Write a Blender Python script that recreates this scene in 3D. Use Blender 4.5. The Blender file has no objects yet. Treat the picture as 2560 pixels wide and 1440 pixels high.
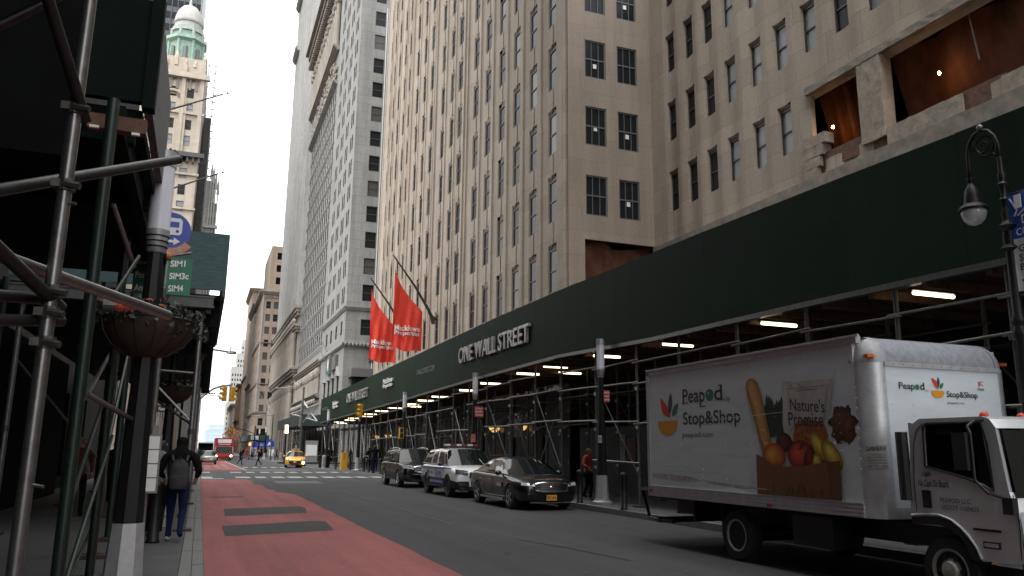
import bpy, bmesh, math, random
from mathutils import Vector, Matrix
sc = bpy.context.scene
COL = sc.collection
R = math.radians
PI = math.pi
rnd = random.Random(11)

# ---------------------------------------------------------------- camera
F_PX = 1985.0
YAW, PITCH, ROLL = R(20.9966), R(11.6143), 0.0105
EYE = Vector((0, 0, 1.65))
fw = Vector((math.sin(YAW)*math.cos(PITCH), math.cos(YAW)*math.cos(PITCH), math.sin(PITCH)))
r0 = Vector((math.cos(YAW), -math.sin(YAW), 0))
u0 = r0.cross(fw)
rt = r0*math.cos(ROLL) + u0*math.sin(ROLL)
up = rt.cross(fw)
cam_d = bpy.data.cameras.new('camera')
cam = bpy.data.objects.new('camera', cam_d)
COL.objects.link(cam)
cam.matrix_world = Matrix(((rt.x, up.x, -fw.x, EYE.x), (rt.y, up.y, -fw.y, EYE.y), (rt.z, up.z, -fw.z, EYE.z), (0, 0, 0, 1)))
cam_d.sensor_width = 36
cam_d.lens = F_PX/2560*36
cam_d.clip_end = 6000
cam_d.clip_start = 0.05
sc.camera = cam

# ---------------------------------------------------------------- sky, sun, exposure
SUN_EL, SUN_AZ = R(66), R(238)
world = bpy.data.worlds.new('World')
sc.world = world
world.use_nodes = True
nt = world.node_tree
bg = nt.nodes['Background']
sky = nt.nodes.new('ShaderNodeTexSky')
sky.sky_type = 'NISHITA'
sky.sun_disc = False
sky.sun_elevation = SUN_EL
sky.sun_rotation = SUN_AZ
sky.dust_density = 4
bw = nt.nodes.new('ShaderNodeHueSaturation')
bw.inputs['Saturation'].default_value = 0.07
bw.inputs['Value'].default_value = 1.5
nt.links.new(sky.outputs[0], bw.inputs['Color'])
mxs = nt.nodes.new('ShaderNodeMix')
mxs.data_type = 'RGBA'
mxs.inputs['Factor'].default_value = 0.55
mxs.inputs['B'].default_value = (3.1, 3.08, 3.02, 1)   # even cloud layer
nt.links.new(bw.outputs[0], mxs.inputs['A'])
nt.links.new(mxs.outputs['Result'], bg.inputs['Color'])
bg.inputs['Strength'].default_value = 0.15
sun_d = bpy.data.lights.new('sun', 'SUN')
sun_d.energy = 0.5
sun_d.angle = R(40)
sun_d.color = (1, 0.96, 0.9)
sun = bpy.data.objects.new('sun', sun_d)
COL.objects.link(sun)
sd = Vector((math.sin(SUN_AZ)*math.cos(SUN_EL), math.cos(SUN_AZ)*math.cos(SUN_EL), math.sin(SUN_EL)))
sun.rotation_euler = sd.to_track_quat('Z', 'Y').to_euler()
sun.location = (0, 0, 200)
sc.view_settings.view_transform = 'Standard'
sc.view_settings.look = 'None'
sc.view_settings.gamma = 1
sc.view_settings.exposure = 2.05
sc.cycles.max_bounces = 6
sc.cycles.use_denoising = True

# ---------------------------------------------------------------- materials
M = {}
def _nt(name):
    m = bpy.data.materials.new(name)
    m.use_nodes = True
    t = m.node_tree
    return m, t, t.nodes['Principled BSDF'], t.nodes, t.links
def rgb(c): return (c[0], c[1], c[2], 1)
def mk(name, col, rough=0.6, metal=0.0, var=0.18, scale=6.0, bump=0.0, spec=0.5, coat=0.0, emit=None, es=0.0, stretch=None):
    m, t, b, N, L = _nt(name)
    b.inputs['Roughness'].default_value = rough
    b.inputs['Metallic'].default_value = metal
    b.inputs['Specular IOR Level'].default_value = spec
    b.inputs['Coat Weight'].default_value = coat
    b.inputs['Coat Roughness'].default_value = 0.08
    if var > 0 or bump > 0:
        tc = N.new('ShaderNodeTexCoord')
        src = tc.outputs['Object']
        if stretch:
            mp = N.new('ShaderNodeMapping'); mp.inputs['Scale'].default_value = stretch
            L.new(src, mp.inputs[0]); src = mp.outputs[0]
        nz = N.new('ShaderNodeTexNoise')
        nz.inputs['Scale'].default_value = scale
        nz.inputs['Detail'].default_value = 6
        nz.inputs['Roughness'].default_value = 0.62
        L.new(src, nz.inputs['Vector'])
        cr = N.new('ShaderNodeValToRGB')
        cr.color_ramp.elements[0].position = 0.3
        cr.color_ramp.elements[1].position = 0.7
        cr.color_ramp.elements[0].color = rgb([max(0, x*(1-var)) for x in col])
        cr.color_ramp.elements[1].color = rgb([min(1, x*(1+var)) for x in col])
        L.new(nz.outputs['Fac'], cr.inputs['Fac'])
        L.new(cr.outputs[0], b.inputs['Base Color'])
        if bump > 0:
            bp = N.new('ShaderNodeBump'); bp.inputs['Strength'].default_value = bump; bp.inputs['Distance'].default_value = 0.02
            L.new(nz.outputs['Fac'], bp.inputs['Height']); L.new(bp.outputs[0], b.inputs['Normal'])
    else:
        b.inputs['Base Color'].default_value = rgb(col)
    if emit:
        b.inputs['Emission Color'].default_value = rgb(emit)
        b.inputs['Emission Strength'].default_value = es
    M[name] = m
    return m
def stone(name, col, bw_=1.6, bh=0.95, mortar=0.62, msize=0.012, var=0.12, stain=0.25, rough=0.85, tone=0.06, bump=0.25):
    """coursed stone: blocks laid out on u = x+y, v = z, with rain streaks"""
    m, t, b, N, L = _nt(name)
    b.inputs['Roughness'].default_value = rough
    b.inputs['Specular IOR Level'].default_value = 0.25
    tc = N.new('ShaderNodeTexCoord')
    sp = N.new('ShaderNodeSeparateXYZ'); L.new(tc.outputs['Object'], sp.inputs[0])
    ad = N.new('ShaderNodeMath'); ad.operation = 'ADD'; L.new(sp.outputs[0], ad.inputs[0]); L.new(sp.outputs[1], ad.inputs[1])
    cb = N.new('ShaderNodeCombineXYZ'); L.new(ad.outputs[0], cb.inputs[0]); L.new(sp.outputs[2], cb.inputs[1])
    br = N.new('ShaderNodeTexBrick')
    br.inputs['Scale'].default_value = 1.0
    br.inputs['Brick Width'].default_value = bw_
    br.inputs['Row Height'].default_value = bh
    br.inputs['Mortar Size'].default_value = msize
    br.inputs['Mortar Smooth'].default_value = 0.3
    br.inputs['Color1'].default_value = rgb([x*(1+tone) for x in col])
    br.inputs['Color2'].default_value = rgb([x*(1-tone) for x in col])
    br.inputs['Mortar'].default_value = rgb([x*mortar for x in col])
    L.new(cb.outputs[0], br.inputs['Vector'])
    mp = N.new('ShaderNodeMapping'); mp.inputs['Scale'].default_value = (1.4, 1.4, 0.12)
    L.new(tc.outputs['Object'], mp.inputs[0])
    n1 = N.new('ShaderNodeTexNoise'); n1.inputs['Scale'].default_value = 1.0; n1.inputs['Detail'].default_value = 7; L.new(mp.outputs[0], n1.inputs['Vector'])
    n2 = N.new('ShaderNodeTexNoise'); n2.inputs['Scale'].default_value = 9.0; n2.inputs['Detail'].default_value = 8; L.new(tc.outputs['Object'], n2.inputs['Vector'])
    c1 = N.new('ShaderNodeMapRange'); c1.inputs['From Min'].default_value = 0.35; c1.inputs['From Max'].default_value = 0.7
    c1.inputs['To Min'].default_value = 1-stain; c1.inputs['To Max'].default_value = 1.06; L.new(n1.outputs['Fac'], c1.inputs['Value'])
    c2 = N.new('ShaderNodeMapRange'); c2.inputs['From Min'].default_value = 0.3; c2.inputs['From Max'].default_value = 0.7
    c2.inputs['To Min'].default_value = 1-var; c2.inputs['To Max'].default_value = 1+var; L.new(n2.outputs['Fac'], c2.inputs['Value'])
    mu = N.new('ShaderNodeMath'); mu.operation = 'MULTIPLY'; L.new(c1.outputs[0], mu.inputs[0]); L.new(c2.outputs[0], mu.inputs[1])
    vm = N.new('ShaderNodeVectorMath'); vm.operation = 'SCALE'; L.new(br.outputs['Color'], vm.inputs[0]); L.new(mu.outputs[0], vm.inputs['Scale'])
    L.new(vm.outputs[0], b.inputs['Base Color'])
    bp = N.new('ShaderNodeBump'); bp.inputs['Strength'].default_value = bump; bp.inputs['Distance'].default_value = 0.03
    L.new(n2.outputs['Fac'], bp.inputs['Height']); L.new(bp.outputs[0], b.inputs['Normal'])
    M[name] = m
    return m
def worn(name, col, under, amount=.32, track=.2, rough=.85):
    """street surface: fine grain, long tyre-worn streaks, patchy loss down to the layer under it, oil spots"""
    m, t, b, N, L = _nt(name)
    b.inputs['Roughness'].default_value = rough; b.inputs['Specular IOR Level'].default_value = .3
    tc = N.new('ShaderNodeTexCoord')
    def noise(sc_, scale, det=6):
        mp = N.new('ShaderNodeMapping'); mp.inputs['Scale'].default_value = sc_; L.new(tc.outputs['Object'], mp.inputs[0])
        n = N.new('ShaderNodeTexNoise'); n.inputs['Scale'].default_value = scale; n.inputs['Detail'].default_value = det; n.inputs['Roughness'].default_value = .65; L.new(mp.outputs[0], n.inputs['Vector']); return n.outputs['Fac']
    def rng(src, a, c, lo, hi):
        r = N.new('ShaderNodeMapRange'); r.inputs['From Min'].default_value = a; r.inputs['From Max'].default_value = c; r.inputs['To Min'].default_value = lo; r.inputs['To Max'].default_value = hi; L.new(src, r.inputs['Value']); return r.outputs[0]
    def mul(p, q):
        k = N.new('ShaderNodeMath'); k.operation = 'MULTIPLY'; L.new(p, k.inputs[0]); L.new(q, k.inputs[1]); return k.outputs[0]
    grain = rng(noise((1, 1, 1), 38, 3), .3, .7, .82, 1.18); streak = rng(noise((1.1, .035, 1), 1.6), .3, .7, 1-track, 1+track); blot = rng(noise((1, .5, 1), .55), .35, .7, .86, 1.1); oil = rng(noise((1, 1, 1), 2.2, 8), .62, .72, 1, .74)
    f = mul(mul(grain, streak), mul(blot, oil))
    mx = N.new('ShaderNodeMix'); mx.data_type = 'RGBA'; mx.inputs['A'].default_value = rgb(col); mx.inputs['B'].default_value = rgb(under)
    L.new(rng(noise((1, .4, 1), 5.5, 9), .60, .70, 0, amount), mx.inputs['Factor'])
    vm = N.new('ShaderNodeVectorMath'); vm.operation = 'SCALE'; L.new(mx.outputs['Result'], vm.inputs[0]); L.new(f, vm.inputs['Scale']); L.new(vm.outputs[0], b.inputs['Base Color'])
    bp = N.new('ShaderNodeBump'); bp.inputs['Strength'].default_value = .35; bp.inputs['Distance'].default_value = .01; L.new(grain, bp.inputs['Height']); L.new(bp.outputs[0], b.inputs['Normal'])
    M[name] = m
def glow(name, col, strength):
    m, t, b, N, L = _nt(name)
    b.inputs['Base Color'].default_value = rgb([x*0.5 for x in col])
    b.inputs['Emission Color'].default_value = rgb(col)
    b.inputs['Emission Strength'].default_value = strength
    M[name] = m
def glassy(name, col, rough=0.05, spec=0.6):
    m, t, b, N, L = _nt(name)
    b.inputs['Base Color'].default_value = rgb(col)
    b.inputs['Roughness'].default_value = rough
    b.inputs['Specular IOR Level'].default_value = spec
    tc = N.new('ShaderNodeTexCoord'); nz = N.new('ShaderNodeTexNoise'); nz.inputs['Scale'].default_value = 0.9
    L.new(tc.outputs['Object'], nz.inputs['Vector'])
    bp = N.new('ShaderNodeBump'); bp.inputs['Strength'].default_value = 0.06; bp.inputs['Distance'].default_value = 0.05
    L.new(nz.outputs['Fac'], bp.inputs['Height']); L.new(bp.outputs[0], b.inputs['Normal'])
    M[name] = m

# ---------------------------------------------------------------- mesh builder
class MB:
    def __init__(s):
        s.v = []; s.f = []; s.m = []; s.names = []
    def mi(s, mat):
        if mat not in s.names: s.names.append(mat)
        return s.names.index(mat)
    def face(s, pts, mat):
        n = len(s.v); s.v.extend([tuple(p) for p in pts]); s.f.append(tuple(range(n, n+len(pts)))); s.m.append(s.mi(mat))
    def grid(s, rows, mat, closed=False):
        """rows: equal-length lists of points; quads share vertices. mat: name or fn(i,j)"""
        n = len(s.v); w = len(rows[0])
        for r in rows: s.v.extend([tuple(p) for p in r])
        for i in range(len(rows)-1):
            for j in range(w if closed else w-1):
                j2 = (j+1) % w
                s.f.append((n+i*w+j, n+i*w+j2, n+(i+1)*w+j2, n+(i+1)*w+j)); s.m.append(s.mi(mat(i, j) if callable(mat) else mat))
        return n
    def box(s, x0, x1, y0, y1, z0, z1, mat):
        n = len(s.v)
        s.v += [(x0,y0,z0),(x1,y0,z0),(x1,y1,z0),(x0,y1,z0),(x0,y0,z1),(x1,y0,z1),(x1,y1,z1),(x0,y1,z1)]
        for q in ((0,3,2,1),(4,5,6,7),(0,1,5,4),(1,2,6,5),(2,3,7,6),(3,0,4,7)):
            s.f.append(tuple(n+i for i in q)); s.m.append(s.mi(mat))
    def tube(s, p, q, r, mat, n=8, r2=None, caps=True):
        p = Vector(p); q = Vector(q); d = (q-p)
        if d.length < 1e-6: return
        d.normalize()
        a = d.orthogonal().normalized(); b = d.cross(a)
        r2 = r if r2 is None else r2
        ri = [[p+(a*math.cos(2*PI*k/n)+b*math.sin(2*PI*k/n))*r for k in range(n)], [q+(a*math.cos(2*PI*k/n)+b*math.sin(2*PI*k/n))*r2 for k in range(n)]]
        st = s.grid(ri, mat, closed=True)
        if caps:
            s.f.append(tuple(st+k for k in range(n))[::-1]); s.m.append(s.mi(mat))
            s.f.append(tuple(st+n+k for k in range(n))); s.m.append(s.mi(mat))
    def path(s, pts, r, mat, n=8, radii=None):
        pts = [Vector(p) for p in pts]; rows = []; a = None
        for i, p in enumerate(pts):
            d = (pts[min(i+1, len(pts)-1)]-pts[max(i-1, 0)]).normalized()
            a = d.orthogonal().normalized() if a is None else (a-d*a.dot(d)).normalized()
            b = d.cross(a); rr = radii[i] if radii else r
            rows.append([p+(a*math.cos(2*PI*k/n)+b*math.sin(2*PI*k/n))*rr for k in range(n)])
        st = s.grid(rows, mat, closed=True)
        s.f.append(tuple(st+k for k in range(n))[::-1]); s.m.append(s.mi(mat))
        e = st+(len(rows)-1)*n
        s.f.append(tuple(e+k for k in range(n))); s.m.append(s.mi(mat))
    def lathe(s, prof, c, mat, n=16, axis='z', phase=0.0):
        rows = []
        for r, h in prof:
            row = []
            for k in range(n):
                a = 2*PI*k/n+phase; x, y = r*math.cos(a), r*math.sin(a)
                if axis == 'z': row.append((c[0]+x, c[1]+y, c[2]+h))
                elif axis == 'x': row.append((c[0]+h, c[1]+x, c[2]+y))
                else: row.append((c[0]+x, c[1]+h, c[2]+y))
            rows.append(row)
        st = s.grid(rows, mat, closed=True)
        last = st+(len(rows)-1)*n
        s.f.append(tuple(st+k for k in range(n))[::-1]); s.m.append(s.mi(mat(0, 0) if callable(mat) else mat))
        s.f.append(tuple(last+k for k in range(n))); s.m.append(s.mi(mat(len(rows)-2, 0) if callable(mat) else mat))
    def ext(s, poly, fn, d0, d1, mat, side=None):
        """extrude a 2-D outline: fn(a, b, d) -> point"""
        side = side or mat; k = len(poly)
        A = [fn(a, b, d0) for a, b in poly]; B = [fn(a, b, d1) for a, b in poly]
        s.face(A[::-1], mat); s.face(B, mat)
        for i in range(k): s.face([A[i], A[(i+1) % k], B[(i+1) % k], B[i]], side)
    def blob(s, c, rad, mat, n=10, m=7, jit=0.0, rs=None):
        rows = []
        for i in range(m+1):
            t = PI*i/m; row = []
            for k in range(n):
                a = 2*PI*k/n; j = 1+((rs or rnd).uniform(-jit, jit) if jit else 0)
                row.append((c[0]+rad[0]*math.sin(t)*math.cos(a)*j, c[1]+rad[1]*math.sin(t)*math.sin(a)*j, c[2]+rad[2]*math.cos(t)*j))
            rows.append(row)
        s.grid(rows, mat, closed=True)
    def xf(s, mat4):
        s.v = [tuple(mat4 @ Vector(p)) for p in s.v]; return s
    def mesh(s, name, smooth=False, merge=False):
        me = bpy.data.meshes.new(name)
        me.from_pydata(s.v, [], s.f)
        for nm in s.names: me.materials.append(M[nm])
        me.polygons.foreach_set('material_index', s.m)
        bm = bmesh.new(); bm.from_mesh(me)
        if merge: bmesh.ops.remove_doubles(bm, verts=bm.verts, dist=1e-4)
        bmesh.ops.recalc_face_normals(bm, faces=bm.faces)
        bm.to_mesh(me); bm.free()
        if smooth: me.shade_smooth(); 
        me.update()
        return me
    def build(s, name, parent=None, smooth=False, merge=False, local=False, auto=None):
        me = s.mesh(name, smooth or auto is not None, merge)
        if auto is not None: me.set_sharp_from_angle(angle=R(auto))
        return link(name, me, parent, local)
def link(name, me, parent=None, local=False):
    o = bpy.data.objects.new(name, me); COL.objects.link(o)
    if parent is not None:
        o.parent = parent
        if not local:
            q = parent
            while q is not None:
                o.location -= q.location; q = q.parent
    return o
def tag(o, label, cat, group=None):
    o['label'] = label; o['category'] = cat
    if group: o['group'] = group
    return o
def thing(name, label, cat, loc=(0, 0, 0), rotz=0.0, group=None):
    o = bpy.data.objects.new(name, None); COL.objects.link(o)
    o.location = loc; o.rotation_euler = (0, 0, rotz); o.empty_display_size = 0.2
    return tag(o, label, cat, group)
def struct(o):
    o['kind'] = 'structure'; return o
def dup(root, loc, rotz=None, label=None, scale=None):
    r = root.copy(); COL.objects.link(r); r.location = loc
    if rotz is not None: r.rotation_euler = (0, 0, rotz)
    if scale: r.scale = (scale,)*3
    if label: r['label'] = label
    for ch in list(root.children):
        c = ch.copy(); COL.objects.link(c); c.parent = r
        for g in ch.children:
            d = g.copy(); COL.objects.link(d); d.parent = c
    return r
def px(p):
    d = Vector(p)-EYE; z = d.dot(fw)
    if z < 0.1: return None
    return (1280+F_PX*d.dot(rt)/z, 720-F_PX*d.dot(up)/z, z)
def seen(p, m=60):
    q = px(p)
    return q is not None and -m < q[0] < 2560+m and -m < q[1] < 1440+m
_tx = {}
def text_verts(s, bold=0.0, spacing=1.0):
    """built-in letters as (verts, faces) normalised to the box 0..1 x 0..1"""
    k = (s, bold, spacing)
    if k not in _tx:
        c = bpy.data.curves.new('lettering', 'FONT'); c.body = s; c.offset = bold; c.space_character = spacing; c.resolution_u = 4
        o = bpy.data.objects.new('lettering', c); COL.objects.link(o)
        me = bpy.data.meshes.new_from_object(o.evaluated_get(bpy.context.evaluated_depsgraph_get()))
        vs = [v.co.copy() for v in me.vertices]; fs = [tuple(p.vertices) for p in me.polygons]
        bpy.data.objects.remove(o); bpy.data.curves.remove(c); bpy.data.meshes.remove(me)
        x0 = min(v.x for v in vs); x1 = max(v.x for v in vs); y0 = min(v.y for v in vs); y1 = max(v.y for v in vs)
        _tx[k] = ([((v.x-x0)/(x1-x0), (v.y-y0)/(y1-y0)) for v in vs], fs)
    return _tx[k]
def write(mb, s, fn, mat, bold=0.0, depth=0.0, spacing=1.0, side=None):
    """letters on a surface: fn(a, b, d) with a, b in 0..1 and d the distance off the surface"""
    vs, fs = text_verts(s, bold, spacing)
    n = len(mb.v)
    mb.v += [tuple(fn(a, b, depth)) for a, b in vs]
    for f in fs: mb.f.append(tuple(n+i for i in f)); mb.m.append(mb.mi(mat))
    if depth > 0.012:
        from collections import Counter
        cnt = Counter()
        for f in fs:
            for i in range(len(f)): cnt[tuple(sorted((f[i], f[(i+1) % len(f)])))] += 1
        n2 = len(mb.v); mb.v += [tuple(fn(a, b, 0.0)) for a, b in vs]
        for (i, j), c in cnt.items():
            if c == 1: mb.f.append((n+i, n+j, n2+j, n2+i)); mb.m.append(mb.mi(side or mat))
def cuts(lo, hi, extra, step=None):
    e = {round(lo, 4), round(hi, 4)} | {round(x, 4) for x in extra if lo < x < hi}
    if step:
        k = max(1, int((hi-lo)/step)); e |= {round(lo+(hi-lo)*i/k, 4) for i in range(k+1)}
    return sorted(e)
def facade(mb, P, u0_, u1_, v0_, v1_, holes, mat, depth=0.3, prof=None, splay=0.0, head=0.0, us=(), vs=(), rev=None, back=True):
    """wall with real openings. P(u, v, d) -> point, d outward. holes: (ua, ub, va, vb)"""
    prof = prof or (lambda u: 0.0)
    U = cuts(u0_, u1_, [h[0] for h in holes]+[h[1] for h in holes]+list(us))
    V = cuts(v0_, v1_, [h[2] for h in holes]+[h[3] for h in holes]+list(vs))
    iu = {u: i for i, u in enumerate(U)}; iv = {v: i for i, v in enumerate(V)}
    gone = set()
    def near(d, x):
        x = round(x, 4)
        return d[x] if x in d else (0 if x <= min(d) else len(d)-1)
    for (a, b, c, d) in holes:
        for i in range(near(iu, a), near(iu, b)):
            for j in range(near(iv, c), near(iv, d)): gone.add((i, j))
    base = len(mb.v); w = len(V); mi = mb.mi(mat)
    for u in U:
        q = prof(u)
        for v in V: mb.v.append(tuple(P(u, v, q)))
    for i in range(len(U)-1):
        for j in range(w-1):
            if (i, j) not in gone: mb.f.append((base+i*w+j, base+(i+1)*w+j, base+(i+1)*w+j+1, base+i*w+j+1)); mb.m.append(mi)
    rev = rev or mat
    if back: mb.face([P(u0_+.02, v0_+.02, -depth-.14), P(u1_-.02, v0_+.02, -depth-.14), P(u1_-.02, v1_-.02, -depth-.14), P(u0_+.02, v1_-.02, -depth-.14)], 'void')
    for (a, b, c, d) in holes:
        a2, b2, c2, d2 = a+splay, b-splay, c, d-head
        I = lambda u, v: P(u, v, -depth)
        O = lambda u, v: P(u, v, prof(u))
        ts = [x for x in U if a <= x <= b]
        mb.face([O(a, c), O(a, d), I(a2, d2), I(a2, c2)], rev); mb.face([O(b, c), O(b, d), I(b2, d2), I(b2, c2)], rev)
        mb.face([O(x, c) for x in ts]+[I(b2, c2), I(a2, c2)], rev); mb.face([O(x, d) for x in ts]+[I(b2, d2), I(a2, d2)], rev)
_wm = {}
def window_meshes(w, h, kind):
    """sash window, origin bottom centre, glass facing local -y"""
    k = (round(w, 2), round(h, 2), kind)
    if k not in _wm:
        f = MB(); p = MB(); fr = {'dark': 'sash_dark', 'grey': 'sash_grey', 'white': 'sash_white'}[kind.split('_')[0]]
        t = min(0.07, w*0.09); hw = w/2
        f.box(-hw, -hw+t, -.05, .05, 0, h, fr); f.box(hw-t, hw, -.05, .05, 0, h, fr)
        f.box(-hw+t, hw-t, -.05, .05, 0, t, fr); f.box(-hw+t, hw-t, -.05, .05, h-t, h, fr)
        f.box(-hw+t, hw-t, -.045, .045, h*.5-t*.5, h*.5+t*.5, fr)
        if kind.endswith('bars'):
            for q in (-1, 1):
                f.box(q*w/6-.018, q*w/6+.018, -.04, .04, t, h*.5-t*.5, fr); f.box(q*w/6-.018, q*w/6+.018, -.04, .04, h*.5+t*.5, h-t, fr)
        g = {'paper': 'pane_paper', 'blind': 'pane_blind'}.get(kind.split('_')[-1], 'pane')
        p.face([(-hw+t, .0, t), (hw-t, .0, t), (hw-t, .0, h-t), (-hw+t, .0, h-t)], g)
        a = MB(); a.v = f.v+p.v; a.names = f.names+[g]; a.f = f.f+[tuple(i+len(f.v) for i in q) for q in p.f]; a.m = f.m+[len(f.names)]*len(p.f)
        _wm[k] = (f.mesh('window_frame'), p.mesh('pane'), a.mesh('window'), a)
    return _wm[k]
def put_windows(t, specs, most=100, sub=True, margin=60):
    """each opening gets a window part; only past the hundred largest in view is the rest one stuff part"""
    S = [s for s in specs if seen((s[0], s[1], s[2]+s[5]/2), margin)]
    S.sort(key=lambda s: px(s[:3])[2]*1.0)
    rest = S[most:] + ([] if not S else [])
    for (x, y, z, rz, w, h, kind) in S[:most]:
        fm, pm, am, _ = window_meshes(w, h, kind)
        o = bpy.data.objects.new('window', fm if sub else am); COL.objects.link(o); o.parent = t
        o.location = Vector((x, y, z))-t.location; o.rotation_euler = (0, 0, rz)
        if sub:
            q = bpy.data.objects.new('pane', pm); COL.objects.link(q); q.parent = o
    if rest:
        b = MB()
        for (x, y, z, rz, w, h, kind) in rest:
            a = window_meshes(w, h, kind)[3]; mt = Matrix.Translation((x, y, z)) @ Matrix.Rotation(rz, 4, 'Z')
            n = len(b.v); b.v += [tuple(mt @ Vector(p)) for p in a.v]
            b.f += [tuple(i+n for i in q) for q in a.f]; b.m += [b.mi(a.names[i]) for i in a.m]
        o = b.build('upper_windows', t); o['kind'] = 'stuff'
WEST = lambda c: (lambda u, v, d: (c-d, u, v))       # facade looking towards the street from the right-hand side
SOUTH = lambda c: (lambda u, v, d: (u, c-d, v))      # facade looking back towards the viewer
EAST = lambda c: (lambda u, v, d: (c+d, u, v))

worn('asphalt', (.043, .044, .0465), (.066, .066, .066), .6, .2)
worn('red_lane_paint', (.225, .076, .073), (.085, .07, .066), .8, .2)
stone('hoarding_green', (.0066, .0205, .0108), 2.44, 1.24, mortar=.75, msize=.006, var=.1, stain=.16, rough=.7, tone=.13, bump=.025)
M['hoarding_green'].node_tree.nodes['Principled BSDF'].inputs['Specular IOR Level'].default_value = .15
mk('patch_asphalt', (.022, .023, .022), .85, var=.3, scale=5, bump=.3)
mk('road_white', (.30, .30, .295), .8, var=.2, scale=9)
mk('concrete', (.055, .056, .057), .9, var=.15, scale=2.5, bump=.15)
mk('kerb_stone', (.125, .125, .122), .85, var=.16, scale=7, bump=.2)
mk('sash_dark', (.045, .043, .04), .5, var=0)
mk('sash_grey', (.10, .10, .098), .5, var=0)
mk('sash_white', (.3, .3, .3), .6, var=0)
glassy('pane', (.014, .016, .018), .22, .16)
glassy('pane_paper', (.2, .21, .225), .3, .3)
glassy('pane_blind', (.07, .067, .063), .2, .25)
mk('black_iron', (.009, .009, .010), .45, var=.2, scale=12, spec=.25)
mk('silver_paint', (.33, .34, .35), .42, metal=.35, var=.14, scale=9)
mk('galv', (.2, .2, .195), .38, metal=.8, var=.25, scale=14)
mk('scaffold_grey', (.075, .075, .074), .5, metal=.35, var=.25, scale=9)
mk('rubber', (.012, .012, .012), .85, var=.2, scale=20)
mk('white_sign', (.7, .7, .7), .5, var=.04)
mk('lamp_diffuser', (.6, .61, .68), .35, var=.03, scale=3)
mk('trim_black', (.008, .008, .008), .45, var=0)
mk('chrome', (.55, .55, .56), .16, metal=1, var=0)
mk('signal_yellow', (.55, .29, .02), .5, var=.1, scale=8)

mk('shed_green', (.03, .06, .062), .6, var=.25, scale=4, stretch=(1, 1, 6))
mk('shed_dark', (.003, .0075, .0055), .8, var=.3, scale=4, spec=.1)
mk('plywood', (.04, .024, .016), .8, var=.3, scale=5)
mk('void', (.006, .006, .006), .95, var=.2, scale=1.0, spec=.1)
# ---------------------------------------------------------------- ground, road, pavements
def flat(name, pts, z, mat, kind=True):
    b = MB(); b.face([(x, y, z) for x, y in pts], mat)
    o = b.build(name)
    return struct(o) if kind else o
b = MB(); b.face([(-2500, -400, -.012), (2500, -400, -.012), (2500, 4500, -.012), (-2500, 4500, -.012)], 'asphalt'); struct(b.build('ground'))
b = MB(); b.face([(.17, -40, -.006), (10.7, -40, -.006), (10.7, 700, -.006), (.17, 700, -.006)], 'asphalt'); struct(b.build('road'))
def ragged(x, ya, yb, step, amp, z=0.0):
    k = int((yb-ya)/step); return [(x+rnd.uniform(-amp, amp), ya+(yb-ya)*i/k) for i in range(k+1)]
edge = ragged(3.46, -12, 30.5, .7, .025)+[(3.5, 31), (3.18, 32.2), (2.92, 33), (3.0, 34.6), (2.75, 36), (2.86, 39), (2.55, 41), (2.7, 44), (2.5, 46.6)]
b = MB(); b.face([(x, y, -.002) for x, y in edge]+[(.2, 46.4, -.002), (.2, -12, -.002)], 'red_lane_paint'); struct(b.build('bus_lane'))
b = MB(); b.face([(.2, 66, -.002), (3.4, 66, -.002), (3.3, 110, -.002), (2.9, 300, -.002), (.2, 300, -.002)], 'red_lane_paint'); struct(b.build('bus_lane_far'))
b = MB()
for P_ in ([(.77, 24.2), (2.9, 24.75), (2.98, 24.1), (2.8, 22.3), (.73, 21.6)], [(.59, 18.9), (2.7, 19.75), (2.9, 19.5), (2.76, 17.4), (.6, 16.75)], [(.5, 30.1), (1.6, 30.3), (1.5, 29.7), (.55, 29.6)]):
    b.face([(x, y, .002) for x, y in P_], 'patch_asphalt')
struct(b.build('road_patches'))
b = MB()
for i in range(11):
    x = .55+i*.98
    if i in (1,): continue
    w = .3+.05*((i*7) % 3)
    b.face([(x-w, 48.8, .003), (x+w, 48.7, .003), (x+w*.95, 50.9, .003), (x-w, 51.0, .003)], 'road_white')
    b.face([(x-w*.9, 59.2, .003), (x+w*.9, 59.2, .003), (x+w*.9, 61.2, .003), (x-w*.9, 61.2, .003)], 'road_white')
for i in range(9):
    x = 3.9+i*.8
    if x < 8.4:
        b.face([(x-.22, 74, .003), (x+.22, 74, .003), (x+.22, 76.4, .003), (x-.22, 76.4, .003)], 'road_white')
for y in (72, 76, 80, 84, 88):
    for x in (.8, 1.6, 2.4): b.face([(x-.22, y, .003), (x+.22, y, .003), (x+.22, y+.9, .003), (x-.22, y+.9, .003)], 'road_white')
struct(b.build('crosswalk'))
b = MB()
b.face([(3.45, 66, .004), (3.6, 66, .004), (3.25, 112, .004), (3.1, 112, .004)], 'road_white')
b.face([(3.6, 66, .004), (8.3, 66.4, .004), (8.3, 67, .004), (3.6, 66.6, .004)], 'road_white')
for k in range(3): b.face([(3.7, 41.2+k*1.0, .004), (5.9, 41.2+k*1.0, .004), (5.9, 41.5+k*1.0, .004), (3.7, 41.5+k*1.0, .004)], 'road_white')
b.face([(.25, 47.4, .004), (1.4, 47.4, .004), (1.4, 48.2, .004), (.25, 48.2, .004)], 'road_white')
struct(b.build('road_markings'))
mk('faded_line', (.07, .07, .069), .85, var=.5, scale=6)
mk('scuff', (.085, .085, .083), .8, var=.4, scale=20)
mk('crack_seal', (.03, .03, .031), .8, var=.1)
b = MB()
pts = ragged(5.55, 18, 33, .8, .02)
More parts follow.
